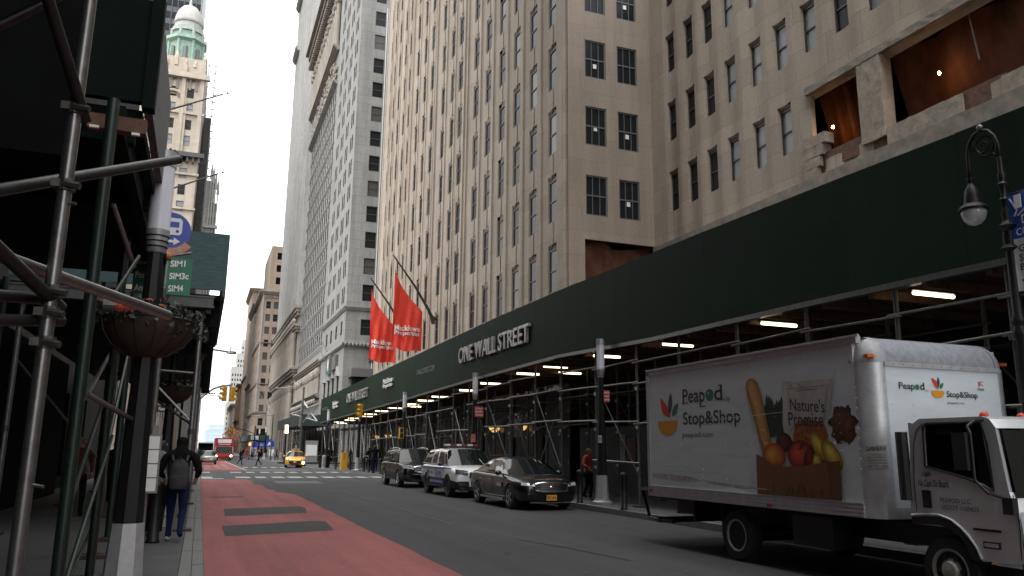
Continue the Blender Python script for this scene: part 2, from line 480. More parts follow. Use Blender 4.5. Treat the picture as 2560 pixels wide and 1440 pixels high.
for (p, q) in zip(pts[:-1], pts[1:]): b.face([(p[0]-.035, p[1], .003), (p[0]+.035, p[1], .003), (q[0]+.03, q[1], .003), (q[0]-.03, q[1], .003)], 'faded_line')
r_ = random.Random(3)
for i in range(60):
    x, y = r_.uniform(3.7, 8.4), 10+24*r_.random()**1.5; l = r_.uniform(.02, .16)
    b.face([(x, y, .004), (x+l, y+r_.uniform(-.03, .03), .004), (x+l*.8, y+.03, .004), (x+.02, y+.035, .004)], 'scuff')
for (x, y, l) in ((.35, 27.2, .9), (.3, 32, .7), (.9, 26.2, 1.2), (.3, 22.6, .3)): b.face([(x, y, .004), (x+l*.5, y-.06, .004), (x+l, y, .004), (x+l*.6, y+.12, .004)], 'scuff')
struct(b.build('road_scuffs'))
b = MB()
for ln in ([(4.6, 12.6), (5.6, 13.6), (6.3, 13.4), (7.2, 14.2)], [(6.4, 11.4), (6.2, 13.2), (5.7, 15.2)], [(4.4, 21), (6.4, 22.6), (8.2, 22.2)]):
    pts = []
    for (p, q) in zip(ln[:-1], ln[1:]):
        pts += [(p[0]+(q[0]-p[0])*t/5+r_.uniform(-.04, .04), p[1]+(q[1]-p[1])*t/5+r_.uniform(-.04, .04)) for t in range(5)]
    for (p, q) in zip(pts[:-1], pts[1:]): b.face([(p[0]-.018, p[1]-.012, .003), (p[0]+.018, p[1]+.012, .003), (q[0]+.018, q[1]+.012, .003), (q[0]-.018, q[1]-.012, .003)], 'crack_seal')
struct(b.build('road_cracks'))
# left pavement and its kerb stones
def paving(name, x0, x1, y0, y1, z=.15, mat='concrete'):
    b = MB(); b.box(x0, x1, y0, y1, -.01, z, mat)
    return struct(b.build(name))
paving('pavement', -5.2, -.1205, -20, 46.5)
paving('pavement', -30, -.1205, 64, 600)
def kerb(name, pts, w, z=.15, seg=1.5, strips=2):
    """kerb stones: separate stones with open joints, following a line of points (kerb face line)"""
    b = MB()
    for (p, q) in zip(pts[:-1], pts[1:]):
        p = Vector((p[0], p[1], 0)); q = Vector((q[0], q[1], 0)); L_ = (q-p).length; d = (q-p)/L_; n_ = Vector((-d.y, d.x, 0))*(1 if w > 0 else -1)
        k = max(1, round(L_/seg))
        for i in range(k):
            a = p+d*(L_*i/k+.008); c = p+d*(L_*(i+1)/k-.008)
            for s in range(strips):
                o0, o1 = n_*abs(w)*s/strips*1.0, n_*abs(w)*((s+1)/strips-.025)
                zz = z+rnd.uniform(-.006, .006)
                A = [a+o0, c+o0, c+o1, a+o1]
                B_ = [x+Vector((0, 0, zz)) for x in A]; A = [x+Vector((0, 0, -.02)) for x in A]
                b.face(B_, 'kerb_stone'); b.face([A[0], A[1], B_[1], B_[0]], 'kerb_stone'); b.face([A[1], A[2], B_[2], B_[1]], 'kerb_stone'); b.face([A[3], A[0], B_[0], B_[3]], 'kerb_stone')
    return struct(b.build(name))
kerb('kerb', [(.175, -20), (.175, 46.5)], .295)
kerb('kerb', [(.175, 64), (.175, 400)], .295, seg=4)
# right pavement with the kerb that swings out before the side street
RK = [(10.6, -30), (10.6, 40), (10.6, 56), (10.3, 59.5), (9.6, 62.5), (8.95, 65), (8.7, 68), (8.6, 79)]
b = MB()
top = [(x+.16, y, .15) for x, y in RK]+[(24, 79, .15), (24, -30, .15)]
b.face(top, 'concrete'); struct(b.build('pavement'))
kerb('kerb', RK, -.17, strips=1)
RK2 = [(8.35, 96), (8.1, 118), (8.0, 180), (7.6, 600)]
b = MB(); b.face([(x+.16, y, .15) for x, y in RK2]+[(30, 600, .15), (30, 96, .15)], 'concrete'); struct(b.build('pavement'))
kerb('kerb', RK2, -.17, strips=1, seg=4)
mk('joint', (.06, .06, .06), .9, var=0)
b = MB()
for y in range(-5, 46, 2):
    b.face([(-4.6, y, .153), (-.13, y, .153), (-.13, y+.018, .153), (-4.6, y+.018, .153)], 'joint')
    b.face([(10.8, y+7, .153), (15.9, y+7, .153), (15.9, y+7.02, .153), (10.8, y+7.02, .153)], 'joint')
for x in (-1.6, -3.1): b.face([(x, -5, .1535), (x+.018, -5, .1535), (x+.018, 46, .1535), (x, 46, .1535)], 'joint')
struct(b.build('pavement_joints'))
# ---------------------------------------------------------------- right-hand buildings
stone('stone_tan', (.325, .28, .23), 1.7, 1.24, mortar=.66, tone=.07, stain=.1, var=.07)
stone('stone_tan_plain', (.27, .225, .183), 2.0, 1.24, mortar=.78, stain=.14, var=.07)
stone('stone_grey', (.235, .235, .228), 2.6, 1.15, mortar=.6, msize=.02, stain=.22)
stone('stone_pale', (.33, .327, .318), 2.4, .9, mortar=.7, stain=.18)
stone('stone_beige', (.27, .245, .212), 2.2, .8, mortar=.65, stain=.2)
stone('brick_tan', (.27, .215, .168), .6, .22, mortar=.85, stain=.15)
stone('stone_cream', (.42, .365, .305), 2.0, .7, mortar=.75, stain=.15)
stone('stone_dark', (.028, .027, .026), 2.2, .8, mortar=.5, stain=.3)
stone('stone_white', (.34, .335, .32), 3.0, 1.2, mortar=.85, stain=.1)
mk('copper_green', (.22, .33, .265), .7, var=.25, scale=1.5)
mk('cornice_brown', (.2, .178, .152), .85, var=.3, scale=2.5, bump=.3)
mk('broken_masonry', (.27, .235, .195), .95, var=.3, scale=4, bump=.3)
mk('rusty_steel', (.10, .048, .028), .8, var=.5, scale=6, bump=.4)
glow('bulb', (1, .5, .16), 40)
glow('fluorescent', (1, .8, .5), 1.2)
S37 = 3.72
SILLS = [9.55+S37*k for k in range(14)]

# --- main tan tower: fluted street front, x = 16.06, y 34.2 .. 81
KC = [36.2, 38.85, 41.45, 44.05, 46.7, 49.3, 53.1, 55.25, 57.9, 61.5, 64.1, 66.8, 70.0, 72.2, 74.9, 77.1, 79.0]
KW = [1.08, 1.1, 1.1, 1.1, 1.15, 1.15, 1.15, 1.05, 1.0, 1.05, .98, .98, 1.1, 1.05, .95, 1.0, .85]
PIERS = [51.1, 59.7, 68.4]
t = thing('art_deco_tower', 'tan stone tower with fluted wavy front and narrow windows behind the red flags', 'building', (16.06, 58, 0))
b = MB()
ridges = [(a+c)/2 for a, c in zip(KC[:-1], KC[1:])]
def prof_main(u):
    d = min(abs(u-c) for c in KC); rr = min(abs(u-r) for r in ridges+[34.5, 80.6])
    v = -.075*math.cos(min(1, d/1.3)*PI)
    if rr < .12: v += .07
    elif .2 < rr < .3: v -= .05
    pr = min(abs(u-p) for p in PIERS)
    if pr < .55: v += .13 if (.12 < pr < .42) else .02
    if d < .1: v += .07
    return v
us = []
for r in ridges+[34.5, 80.6]: us += [r-.3, r-.2, r-.121, r-.119, r+.119, r+.121, r+.2, r+.3]
for c in KC: us += [c-.101, c-.099, c+.099, c+.101]
for p in PIERS: us += [p-.551, p-.549, p-.421, p-.419, p-.121, p-.119, p+.119, p+.121, p+.419, p+.421, p+.549, p+.551]
holes = [(c-w/2, c+w/2, s, s+2.55) for c, w in zip(KC, KW) for s in SILLS]
facade(b, WEST(16.06), 34.2, 81, 0, 62, holes, 'stone_tan', depth=.17, prof=prof_main, splay=.06, head=.28, us=us, vs=[6.0])
b.face([(16.06, 81, 0), (40, 81, 0), (40, 81, 62), (16.06, 81, 62)], 'stone_tan')
b.face([(16.06, 34.2, 26), (40, 34.2, 26), (40, 34.2, 62), (16.06, 34.2, 62)], 'stone_tan_plain')
b.face([(16.06, 34.2, 62), (40, 34.2, 62), (40, 81, 62), (16.06, 81, 62)], 'stone_tan')
b.build('wall', t)
kinds = ['dark', 'dark', 'dark_blind', 'dark']
put_windows(t, [(16.06+.13, c, s, -PI/2, w-.12, 2.27, kinds[(i*3+j*5) % 4]) for i, (c, w) in enumerate(zip(KC, KW)) for j, s in enumerate(SILLS)])

# --- tan annex: plain return wall with pairs of big windows (y = 34.2), street front at x = 21, torn openings above the shed
t = thing('annex_building', 'tan stone office annex with torn open bays glowing orange above the green shed', 'building', (21, 22, 0))
b = MB()
AX = [(17.65, 1.22), (19.53, 1.2)]
AS = [13.25+3.72*k for k in range(4)]
holes = [(c-w/2, c+w/2, s, s+2.1) for c, w in AX for s in AS]+[(16.97, 20.93, 7.5, 11.99)]
facade(b, SOUTH(34.2), 16.06, 21, 0, 27, holes, 'stone_tan_plain', depth=.14, back=False)
WC = [32.75-.4, 31.1-.4, 29.5-.4, 27.9-.4, 26.15-.4, 24.55-.4, 22.9-.4, 21.25-.4, 19.6-.4, 17.9-.4, 16.2-.4, 14.5-.4, 12.8-.4]
WS = [13.43+3.72*k for k in range(4)]
def prof_wing(u):
    d = min(abs(u-c) for c in WC); return -.06*math.cos(min(1, d/.83)*PI)
holes = [(c-.4, c+.4, s, s+2.1) for c in WC for s in WS if not (s < 16 and c < 23.3)]
OPEN = [(20.15, 22.7, 12.45, 15.35), (8.6, 19.15, 12.45, 15.3)]
holes += OPEN
facade(b, WEST(21), 4, 34.2, 11.95, 27, holes, 'stone_tan', depth=.22, prof=prof_wing, splay=.03, head=.18, us=[c+k*.2 for c in WC for k in (-4, -3, -1, 0, 1, 3)], rev='stone_tan', back=False)
b.face([(21, -45, 0), (21, 4, 0), (21, 4, 27), (21, -45, 27)], 'stone_tan')
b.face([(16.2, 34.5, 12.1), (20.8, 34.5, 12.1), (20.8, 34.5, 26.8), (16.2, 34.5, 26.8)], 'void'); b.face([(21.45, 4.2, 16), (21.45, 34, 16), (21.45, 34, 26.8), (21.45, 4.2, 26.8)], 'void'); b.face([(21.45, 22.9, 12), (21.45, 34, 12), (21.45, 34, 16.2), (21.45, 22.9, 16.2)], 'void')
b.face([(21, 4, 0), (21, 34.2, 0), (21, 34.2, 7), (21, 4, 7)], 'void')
b.build('wall', t)
put_windows(t, [(c, 34.2+.1, s, 0, w, 2.1, 'grey_bars') for c, w in AX for s in AS]+[(21+.2, c, s, -PI/2, .74, 1.92, 'dark_paper' if i in (3, 4, 5, 6, 8) else 'dark') for i, c in enumerate(WC) for s in WS if not (s < 16 and c < 23.3)])
# notices stuck inside the big panes
b = MB()
for (c, s, dz) in ((17.65, 13.25+3.72*1, .95), (19.5, 13.25+3.72, .8), (17.65, 13.25+7.44, .7), (19.5, 13.25, .85), (19.5, 13.25+11.16, .8)): b.box(c-.1, c+.1, 34.27, 34.275, s+dz-.12, s+dz+.12, 'white_sign')
b.build('notice', t)
# stripped floor behind the openings
mk('netting', (.08, .026, .011), .9, var=.5, scale=2.2, stretch=(1, 1, .4))
mk('stripped_dark', (.035, .022, .016), .95, var=.4, scale=2)
b = MB()
b.box(21.3, 27, 4, 34, 15.75, 15.95, 'stripped_dark'); b.box(21.3, 27, 4, 34, 12.0, 12.2, 'stripped_dark'); b.face([(26, 4, 12), (26, 34, 12), (26, 34, 16), (26, 4, 16)], 'stripped_dark')
b.box(21.5, 26, 33.7, 33.8, 12, 15.7, 'stripped_dark'); b.box(16.2, 20.9, 36, 36.1, 7, 12.2, 'stripped_dark'); b.box(16.2, 20.9, 34.36, 36, 12.05, 12.15, 'stripped_dark'); b.box(20.9, 20.97, 34.4, 36, 7, 12.2, 'stripped_dark')
b.build('stripped_floor', t)
b = MB()
for (y0, y1, z0, z1) in OPEN:
    n_ = 22; rows = []
    for i in range(9):
        f_ = i/8; rows.append([(21.75+.28*math.sin(j*1.3+f_*2)*f_+.6*(1-f_), y0-.1+(y1-y0+.2)*j/n_, z0-.2+(z1-z0+.35)*(1-(1-f_)**1.3)-.35*math.sin(PI*j/n_)*(f_*(1-f_))) for j in range(n_+1)])
    b.grid(rows, 'netting'); b.build('debris_netting', t, smooth=True); b = MB()
rows = [[(17.0+3.95*j/16, 34.7+.18*math.sin(j*1.1+i*1.7), 7.6+4.3*i/7+.15*math.sin(j*.5)) for j in range(17)] for i in range(8)]
b.grid(rows, 'netting')
b.build('debris_netting', t, smooth=True)
for (y, z) in ((21.9, 13.75), (17.2, 13.75), (13.3, 14.4), (11.5, 13.9)):
    b = MB(); b.blob((21.3, y, z), (.045, .045, .06), 'bulb', 10, 8); b.build('work_light', t, smooth=True)
b.build('work_light', t)
def rough(b, x0, x1, y0, y1, z0, z1, mat, n_=14, amp=.07, seed=1):
    """broken-edged block: a box whose edges are chewed"""
    q = random.Random(seed); rows = []
    nz = max(2, int((z1-z0)/.3))
    for i in range(n_+1):
        y = y0+(y1-y0)*i/n_; e = q.uniform(-amp, amp); e2 = q.uniform(-amp, amp)
        rows.append([(x0+q.uniform(-amp, amp)*.45+(.1 if amp > .02 and q.random() < .1 else 0), y+(q.uniform(-amp, amp)*.6), z0+e2*.6+(z1+e-z0-e2*.6)*k/nz+(q.uniform(-.04, .04) if 0 < k < nz else 0)) for k in range(nz+1)]+[(x1, y, z1), (x1, y, z0)])
    b.grid(rows, mat, closed=True); b.face(rows[0], mat); b.face(rows[-1], mat)
b = MB()
rough(b, 20.86, 21.4, 19.12, 20.17, 12.3, 15.32, 'broken_masonry', 6, .014, 2)
b.build('column', t)
b = MB()
rough(b, 20.9, 21.5, 16.2, 19.1, 11.6, 12.55, 'broken_masonry', 12, .02, 3); rough(b, 20.9, 21.5, 8, 14.9, 11.5, 12.5, 'broken_masonry', 18, .02, 5)
rough(b, 20.94, 21.4, 14.9, 16.2, 11.55, 11.8, 'broken_masonry', 8, .05, 6); rough(b, 20.93, 21.4, 20.2, 22.2, 11.7, 11.95, 'broken_masonry', 12, .06, 7)
for k in range(4): rough(b, 20.84, 21.3, 22.35-.15*k, 23.35-.1*k, 11.85+.42*k, 12.25+.42*k, 'broken_masonry', 3, .018, 20+k)
b.build('parapet', t)
b = MB()
b.box(21.0, 21.3, 19.5, 22.3, 12.1, 12.75, 'rusty_steel'); b.box(20.98, 21.3, 14.8, 16.3, 11.85, 12.6, 'rusty_steel'); b.box(20.97, 21.3, 19.2, 20.1, 11.0, 12.3, 'rusty_steel')
rough(b, 20.85, 21.2, 4, 22.8, 15.32, 15.6, 'cornice_brown', 70, .018, 9); rough(b, 20.8, 21.3, 4, 34.1, 11.25, 11.9, 'cornice_brown', 90, .015, 12)
b.build('steel_beam', t)
b = MB(); b.tube((21.35, 16.0, 15.3), (21.4, 15.85, 13.6), .025, 'galv'); b.build('conduit', t)

# --- grey stone corner block, x = 15.5, y 97.5 .. 117.3
def cornice(b, x, y0, y1, z, h, d, mat, south=None, xs=0):
    """moulding along a street front (and round the near corner)"""
    for k, (f0, f1, dd) in enumerate(((0, .35, .45), (.35, .7, .75), (.7, 1, 1.0))):
        b.box(x-d*dd, x+.3, y0-(d*dd if south else 0), y1, z+h*f0, z+h*f1, mat)
        if south: b.box(x+.3, xs, y0-d*dd, y0+.2, z+h*f0, z+h*f1, mat)
t = thing('grey_corner_block', 'grey limestone corner tower with paired windows and an egg shaped moulding round its base', 'building', (15.5, 97.5, 0))
b = MB()
gs = [19.7+3.42*k for k in range(16)]
gy = []
for p in (99.2, 103.45, 107.8, 112.1): gy += [p+.45, p+1.75]
holes = [(c-.42, c+.42, s, s+2.15) for c in gy for s in gs]+[(c-.65, c+.65, 15.7, 17.5) for c in (100.3, 104.5, 108.9, 113.0)]+[(c-.75, c+.75, 7.6, 10.55) for c in (101.0, 104.8, 108.6, 112.4)]
facade(b, WEST(15.5), 97.5, 117.3, 0, 84, holes, 'stone_grey', depth=.07)
sx = [(18.12, 1.4), (19.85, 1.1), (23.2, 1.4), (25.4, 1.4), (28.5, 1.4)]
holes = [(c-w/2, c+w/2, s+.1, s+2.2) for c, w in sx for s in gs]+[(17.4, 18.8, 15.5, 17.5)]
facade(b, SOUTH(97.5), 15.5, 32, 0, 84, holes, 'stone_grey', depth=.2)
b.box(32, 32.2, 97.5, 117.3, 0, 84, 'stone_grey')
b.face([(15.5, 97.5, 84), (32, 97.5, 84), (32, 117.3, 84), (15.5, 117.3, 84)], 'stone_grey')
b.build('wall', t)
b = MB(); cornice(b, 15.5, 97.5, 117.3, 18.55, .5, .28, 'stone_grey', True, 32)
b.build('belt_course', t)
b = MB(); cornice(b, 15.5, 97.5, 117.3, 14.0, .55, .35, 'stone_grey', True, 32)
for k in range(44): b.blob((15.5-.28, 97.3+k*.46, 14.3), (.14, .16, .26), 'stone_grey', 6, 4)
for k in range(14): b.blob((15.6+k*.46, 97.5-.3, 14.3), (.16, .14, .26), 'stone_grey', 6, 4)
b.build('egg_moulding', t)
b = MB(); b.box(15.4, 15.5, 97.6, 117.2, .15, 4.2, 'void'); b.build('shop_front', t)  # flat black band for the shops, added to darken behind the posts
put_windows(t, [(c, 97.5+.15, s+.1, 0, w, 2.1, ('dark', 'dark_blind', 'dark')[(i+j) % 3]) for i, (c, w) in enumerate(sx) for j, s in enumerate(gs)]
    +[(15.5+.05, c, s, -PI/2, .82, 2.15, 'dark') for c in gy for s in gs]+[(15.5+.05, c, 15.7, -PI/2, 1.3, 1.8, 'dark') for c in (100.3, 104.5, 108.9, 113.0)]+[(15.5+.05, c, 7.6, -PI/2, 1.5, 2.95, 'dark') for c in (101.0, 104.8, 108.6, 112.4)]+[(18.1, 97.65, 15.5, 0, 1.4, 2.0, 'dark')], sub=False)
for c in (101.0, 104.8, 108.6, 112.4):
    b = MB(); b.ext([(-1.0, 10.6), (1.0, 10.6), (0, 11.9)], lambda a, z, d, c=c: (15.5-d, c+a, z), -.05, .3, 'stone_grey'); b.build('gable', t)
b = MB()
b.box(15.12, 15.5, 101.5, 104.5, 11.6, 13.4, 'sash_grey'); b.box(15.12, 15.5, 106.8, 109.6, 11.6, 13.4, 'sash_grey'); b.box(14.9, 15.5, 104.7, 106.6, 11.2, 13.7, 'sash_grey')
mk('emblem_teal', (.15, .45, .38), .5, var=0); mk('emblem_tan', (.5, .33, .2), .5, var=0)
b.box(14.84, 14.9, 105.3, 106.4, 11.7, 13.2, 'emblem_teal'); b.box(14.82, 14.84, 104.9, 105.6, 12.3, 13.0, 'emblem_tan'); b.box(14.81, 14.84, 105.5, 106.0, 12.0, 12.9, 'white_sign')
b.build('emblem_panel', t)
b = MB(); b.box(15.5, 16.2, 96.9, 97.5, 0, 1, 'stone_grey'); b.box(16.2, 32, 95.3, 97.5, 10.2, 11.2, 'sash_grey'); b.box(16.6, 32, 95.5, 97.4, 8.6, 10.2, 'void'); b.box(18.6, 19.2, 97.0, 97.5, 12.2, 14.0, 'sash_dark')
b.build('side_canopy', t)
b = MB()
b.tube((18.9, 97.1, 8), (18.9, 97.1, 60), .035, 'white_sign', 6); b.tube((19.15, 97.1, 8), (19.15, 97.1, 60), .02, 'white_sign', 6)
b.build('downpipe', t)

# --- ornate office building with heavy cornice, x = 15.5, y 117.4 .. 148.5
t = thing('ornate_office_building', 'grey banded stone office building with carved frieze and heavy projecting brown cornice', 'building', (15.5, 133, 0))
b = MB()
oy = [118.6+k*2.3 for k in range(13)]
osl = [16.6+3.2*k for k in range(13)]
holes = [(c-.55, c+.55, s, s+2.1) for c in oy for s in osl]+[(c-.8, c+.8, 65.2, 70.5) for c in oy[::2]]
facade(b, WEST(15.5), 117.3, 148.5, 0, 77, holes, 'stone_grey', depth=.06)
b.box(15.6, 32, 148.4, 148.5, 0, 77, 'stone_grey'); b.face([(15.5, 117.3, 77), (32, 117.3, 77), (32, 148.5, 77), (15.5, 148.5, 77)], 'stone_grey')
b.build('wall', t)
b = MB()
for s in osl:
    for dz in (-.75, -.35, 2.35): b.box(15.42, 15.5, 117.35, 148.6, s+dz, s+dz+.2, 'stone_grey')
b.build('string_course', t)
put_windows(t, [(15.54, c, s, -PI/2, 1.06, 2.1, 'dark') for c in oy for s in osl], sub=False)
b = MB()
cornice(b, 15.5, 117.3, 148.9, 75.2, 2.6, 2.3, 'cornice_brown')
for k in range(40): b.box(13.9, 15.5, 117.6+k*.8, 118.0+k*.8, 74.5, 75.2, 'cornice_brown')
cornice(b, 15.5, 117.3, 148.9, 63.4, .8, 1.0, 'cornice_brown')
cornice(b, 15.5, 117.3, 148.9, 57.6, .6, .7, 'stone_grey')
b.build('cornice', t)
b = MB(); q = random.Random(5)
for i in range(210):
    y = 117.6+q.random()*31; z = 58.4+q.random()*4.8
    b.blob((15.35, y, z), (.28, q.uniform(.2, .5), q.uniform(.25, .6)), 'cornice_brown', 6, 4, .25, q)
for k in range(15):
    y = 117.9+k*2.2
    b.tube((15.1, y, 64.3), (15.1, y, 71.6), .34, 'stone_beige', 8); b.blob((15.0, y, 72.1), (.55, .55, .6), 'cornice_brown', 7, 5, .2, q); b.blob((15.0, y+1.1, 73.4), (.4, .6, .7), 'cornice_brown', 7, 5, .3, q)
b.build('carved_frieze', t)
b = MB()
cornice(b, 15.5, 117.3, 149, 13.7, .8, .7, 'cornice_brown'); cornice(b, 15.5, 117.3, 149, 8.9, .6, .8, 'stone_grey')
for k in range(24):
    y = 117.9+k*1.3
    b.blob((15.2, y, 12.6), (.4, .42, .7), 'stone_beige', 7, 5, .25, q); b.tube((15.3, y, 9.6), (15.3, y, 12.2), .22, 'stone_beige', 7)
    b.blob((14.8, y, 8.4), (.3, .35, .4), 'stone_beige', 6, 4, .2, q)
b.build('carved_base', t)
b = MB(); b.box(15.35, 15.5, 117.6, 148, .15, 4.6, 'void'); b.build('shop_front', t)  # shops as one black band, their dark put into the colour

# --- pale tower on a colonnaded base, x = 15.5, y 154 .. 205
t = thing('pale_shaft_tower', 'very tall pale grey tower with closely fluted shaft above a columned stone base', 'building', (15.5, 178, 0))
b = MB()
uy = [157.3+k*2.45 for k in range(18)]
holes = [(c-.5, c+.5, 32+3.6*k, 34+3.6*k) for c in uy for k in range(29)]
def prof_pale(u):
    d = min(abs(u-c) for c in uy); return .16 if d > .95 else 0
facade(b, WEST(15.7), 156, 201, 28.6, 150, holes, 'stone_pale', depth=.05, prof=prof_pale, us=[c+k for c in uy for k in (-.96, -.94, .94, .96)])
b.face([(15.4, 156, 28), (40, 156, 28), (40, 156, 150), (15.4, 156, 150)], 'stone_pale'); b.face([(15.4, 201, 28), (40, 201, 28), (40, 201, 150), (15.4, 201, 150)], 'stone_pale')
b.build('shaft', t)
for z in (101, 116): b = MB(); cornice(b, 15.4, 193, 201.6, z, 1.2, .9, 'stone_pale'); b.build('balcony', t)
put_windows(t, [(15.73, c, 32+3.6*k, -PI/2, 1.0, 2.0, 'grey') for c in uy for k in range(29)], sub=False, margin=0)
b = MB()
holes = [(c-.6, c+.6, 9, 13) for c in (159, 164, 169, 174, 179, 184, 189, 194, 199)]+[(c-.6, c+.6, 18.2, 22.8) for c in (158.2, 163, 168, 173, 178, 183, 188, 193, 198, 203)]
facade(b, WEST(15.7), 154, 206, 0, 28.6, holes, 'stone_beige', depth=.5, rev='void')
b.face([(15.7, 154, 0), (40, 154, 0), (40, 154, 28.6), (15.7, 154, 28.6)], 'stone_beige'); b.face([(15.7, 154, 28.6), (40, 154, 28.6), (40, 206, 28.6), (15.7, 206, 28.6)], 'stone_beige')
b.build('base_wall', t)
b = MB()
for (z, h, d) in ((15.2, 1.5, 1.1), (13.4, .5, .5), (23.4, 1.5, 1.0), (26.6, 1.9, .9)): cornice(b, 15.7, 154, 206, z, h, d, 'stone_beige', True, 30)
b.build('cornice', t)
b = MB()
for k in range(19):
    y = 155.5+k*2.75
    b.lathe([(.5, 16.8), (.42, 17.1), (.36, 21.8), (.5, 22.6), (.62, 23.4)], (15.2, y, 0), 'stone_beige', 10)
    b.lathe([(.55, .2), (.5, 1), (.42, 12), (.6, 12.6), (.7, 13.4)], (15.2, y, 0), 'stone_beige', 10)
    b.blob((15.0, y, 25.6), (.5, .7, .6), 'stone_beige', 6, 4)
b.build('column', t)['kind'] = 'stuff'

# --- tan brick block beyond the next side street, corner at x = 12.9, y = 222
t = thing('tan_brick_block', 'tan brick office block with pale corner strip and arched frieze under its top cornice', 'building', (12.9, 222, 0))
b = MB()
bs = [7.6+3.48*k for k in range(10)]; bx = [14.4, 16.4, 18.3]
holes = [(c-.62, c+.62, s, s+1.95) for c in bx for s in bs]
facade(b, SOUTH(222), 12.9, 30, 0, 44, holes, 'brick_tan', depth=.2)
holes = [(c-.6, c+.6, s, s+1.95) for c in (224.5, 228, 231.5, 235, 238.5, 242, 245.5, 249, 252.5) for s in bs]
facade(b, WEST(12.9), 222, 256, 0, 44, holes, 'brick_tan', depth=.2)
facade(b, SOUTH(224), 14.4, 30, 44, 57, [(c-.62, c+.62, s, s+1.95) for c in (16.6, 18.5) for s in (46.2, 49.7, 53.2)], 'brick_tan', depth=.2); facade(b, WEST(14.4), 224, 250, 44, 57, [], 'brick_tan'); b.face([(12.9, 222, 44), (30, 222, 44), (30, 256, 44), (12.9, 256, 44)], 'brick_tan')
b.box(12.75, 13.1, 221.85, 222.3, 11, 44, 'stone_pale')
b.build('wall', t)
b = MB()
for (z, h, d) in ((10.6, .6, .5), (18.4, .3, .25), (29.4, .3, .25), (42.8, 1.0, .9)): cornice(b, 12.9, 222, 256, z, h, d, 'stone_beige' if z < 60 else 'cornice_brown', True, 30)
for k in range(10): b.blob((13.2+k*.55, 221.9, 42.2), (.24, .2, .5), 'stone_beige', 6, 4)
b.build('cornice', t)
put_windows(t, [(c, 222.15, s, 0, 1.24, 1.95, 'dark_blind' if (i+j) % 3 else 'dark') for i, c in enumerate(bx) for j, s in enumerate(bs)]+[(13.05, c, s, -PI/2, 1.2, 1.95, 'dark') for c in (224.5, 228, 231.5, 235) for s in bs], sub=False)
b = MB(); b.box(13.6, 17.2, 221.2, 222, 3.3, 6.8, 'void'); b.build('shop_window', t)
# --- narrower fronts further on
def plain_block(name, label, x, y0, y1, h, mat, step=3.5, w=1.2, n=6, parts=()):
    t = thing(name, label, 'building', (x, y0, 0)); b = MB()
    ys = [y0+(y1-y0)*(k+.5)/n for k in range(n)]; zs = [6+step*k for k in range(int((h-9)/step))]
    facade(b, WEST(x), y0, y1, 0, h, [(c-w/2, c+w/2, z, z+2) for c in ys for z in zs], mat, depth=.25)
    facade(b, SOUTH(y0), x, x+16, 0, h, [(c-w/2, c+w/2, z, z+2) for c in (x+2, x+5, x+8) for z in zs], mat, depth=.25)
    b.face([(x, y0, h), (x+16, y0, h), (x+16, y1, h), (x, y1, h)], mat); b.build('wall', t)
    put_windows(t, [(x+.2, c, z, -PI/2, w, 2, 'dark') for c in ys for z in zs]+[(c, y0+.2, z, 0, w, 2, 'dark') for c in (x+2, x+5, x+8) for z in zs], sub=False)
    b = MB(); cornice(b, x, y0, y1, h-1.2, 1.4, 1.1, mat, True, x+16); cornice(b, x, y0, y1, h*.45, .5, .6, mat, True, x+16); b.build('cornice', t)
    return t
plain_block('carved_building', 'grey brown carved front squeezed beyond the tan brick block', 13.4, 262, 292, 47, 'stone_beige', n=7)
plain_block('tan_slab_tower', 'tall plain yellowish tan tower edge rising behind the tan brick block', 13.6, 300, 330, 59, 'brick_tan', n=6)
plain_block('red_brick_building', 'low red brick building beside the foot of the white stepped tower', 13.2, 340, 372, 27, 'rusty_steel', n=6)
plain_block('far_grey_building', 'small grey brown front lowest of the row towards the white stepped tower', 12.6, 380, 440, 21, 'stone_beige', n=8)
# --- white stepped tower far off
t = thing('white_stepped_tower', 'white tower with stepped setbacks and regular small windows far down the street', 'building', (24, 640, 0))
tiers = [(16.4, 34, 640, 680, 36), (18.2, 34, 645, 680, 63), (21.7, 34, 648, 680, 74), (24.6, 34, 655, 680, 83)]
spec = []
b = MB()
for i, (x0, x1, y0, y1, h) in enumerate(tiers):
    zlo = 0 if i == 0 else tiers[i-1][4]-1
    xs = [x0+1.2+k*1.9 for k in range(int((x1-x0-1.4)/1.9))]; zs = [4+3.7*k for k in range(40) if zlo-18 < 4+3.7*k < h-3.5]
    holes = [(c-.5, c+.5, z, z+1.9) for c in xs for z in zs]
    facade(b, SOUTH(y0), x0, x1, 0, h, holes, 'stone_white', depth=.25)
    facade(b, WEST(x0), y0, y1, 0, h, [], 'stone_white'); b.face([(x0, y0, h), (x1, y0, h), (x1, y1, h), (x0, y1, h)], 'stone_white')
    spec += [(c, y0+.2, z, 0, 1.0, 1.9, 'grey') for c in xs if c < (tiers[i+1][0] if i < 3 else 99)+9 for z in zs]
for k in range(7): b.box(17+k*1.7+.9, 17+k*1.7+1.15, 639.7, 640, 0, 35+k*.2, 'stone_white')
b.build('wall', t)
put_windows(t, spec, sub=False, margin=0)
b = MB(); b.ext([(24.6, 83), (27, 83), (27, 86), (25.2, 86)], lambda a, z, d: (a, d, z), 656, 670, 'stone_white'); b.build('roof', t)
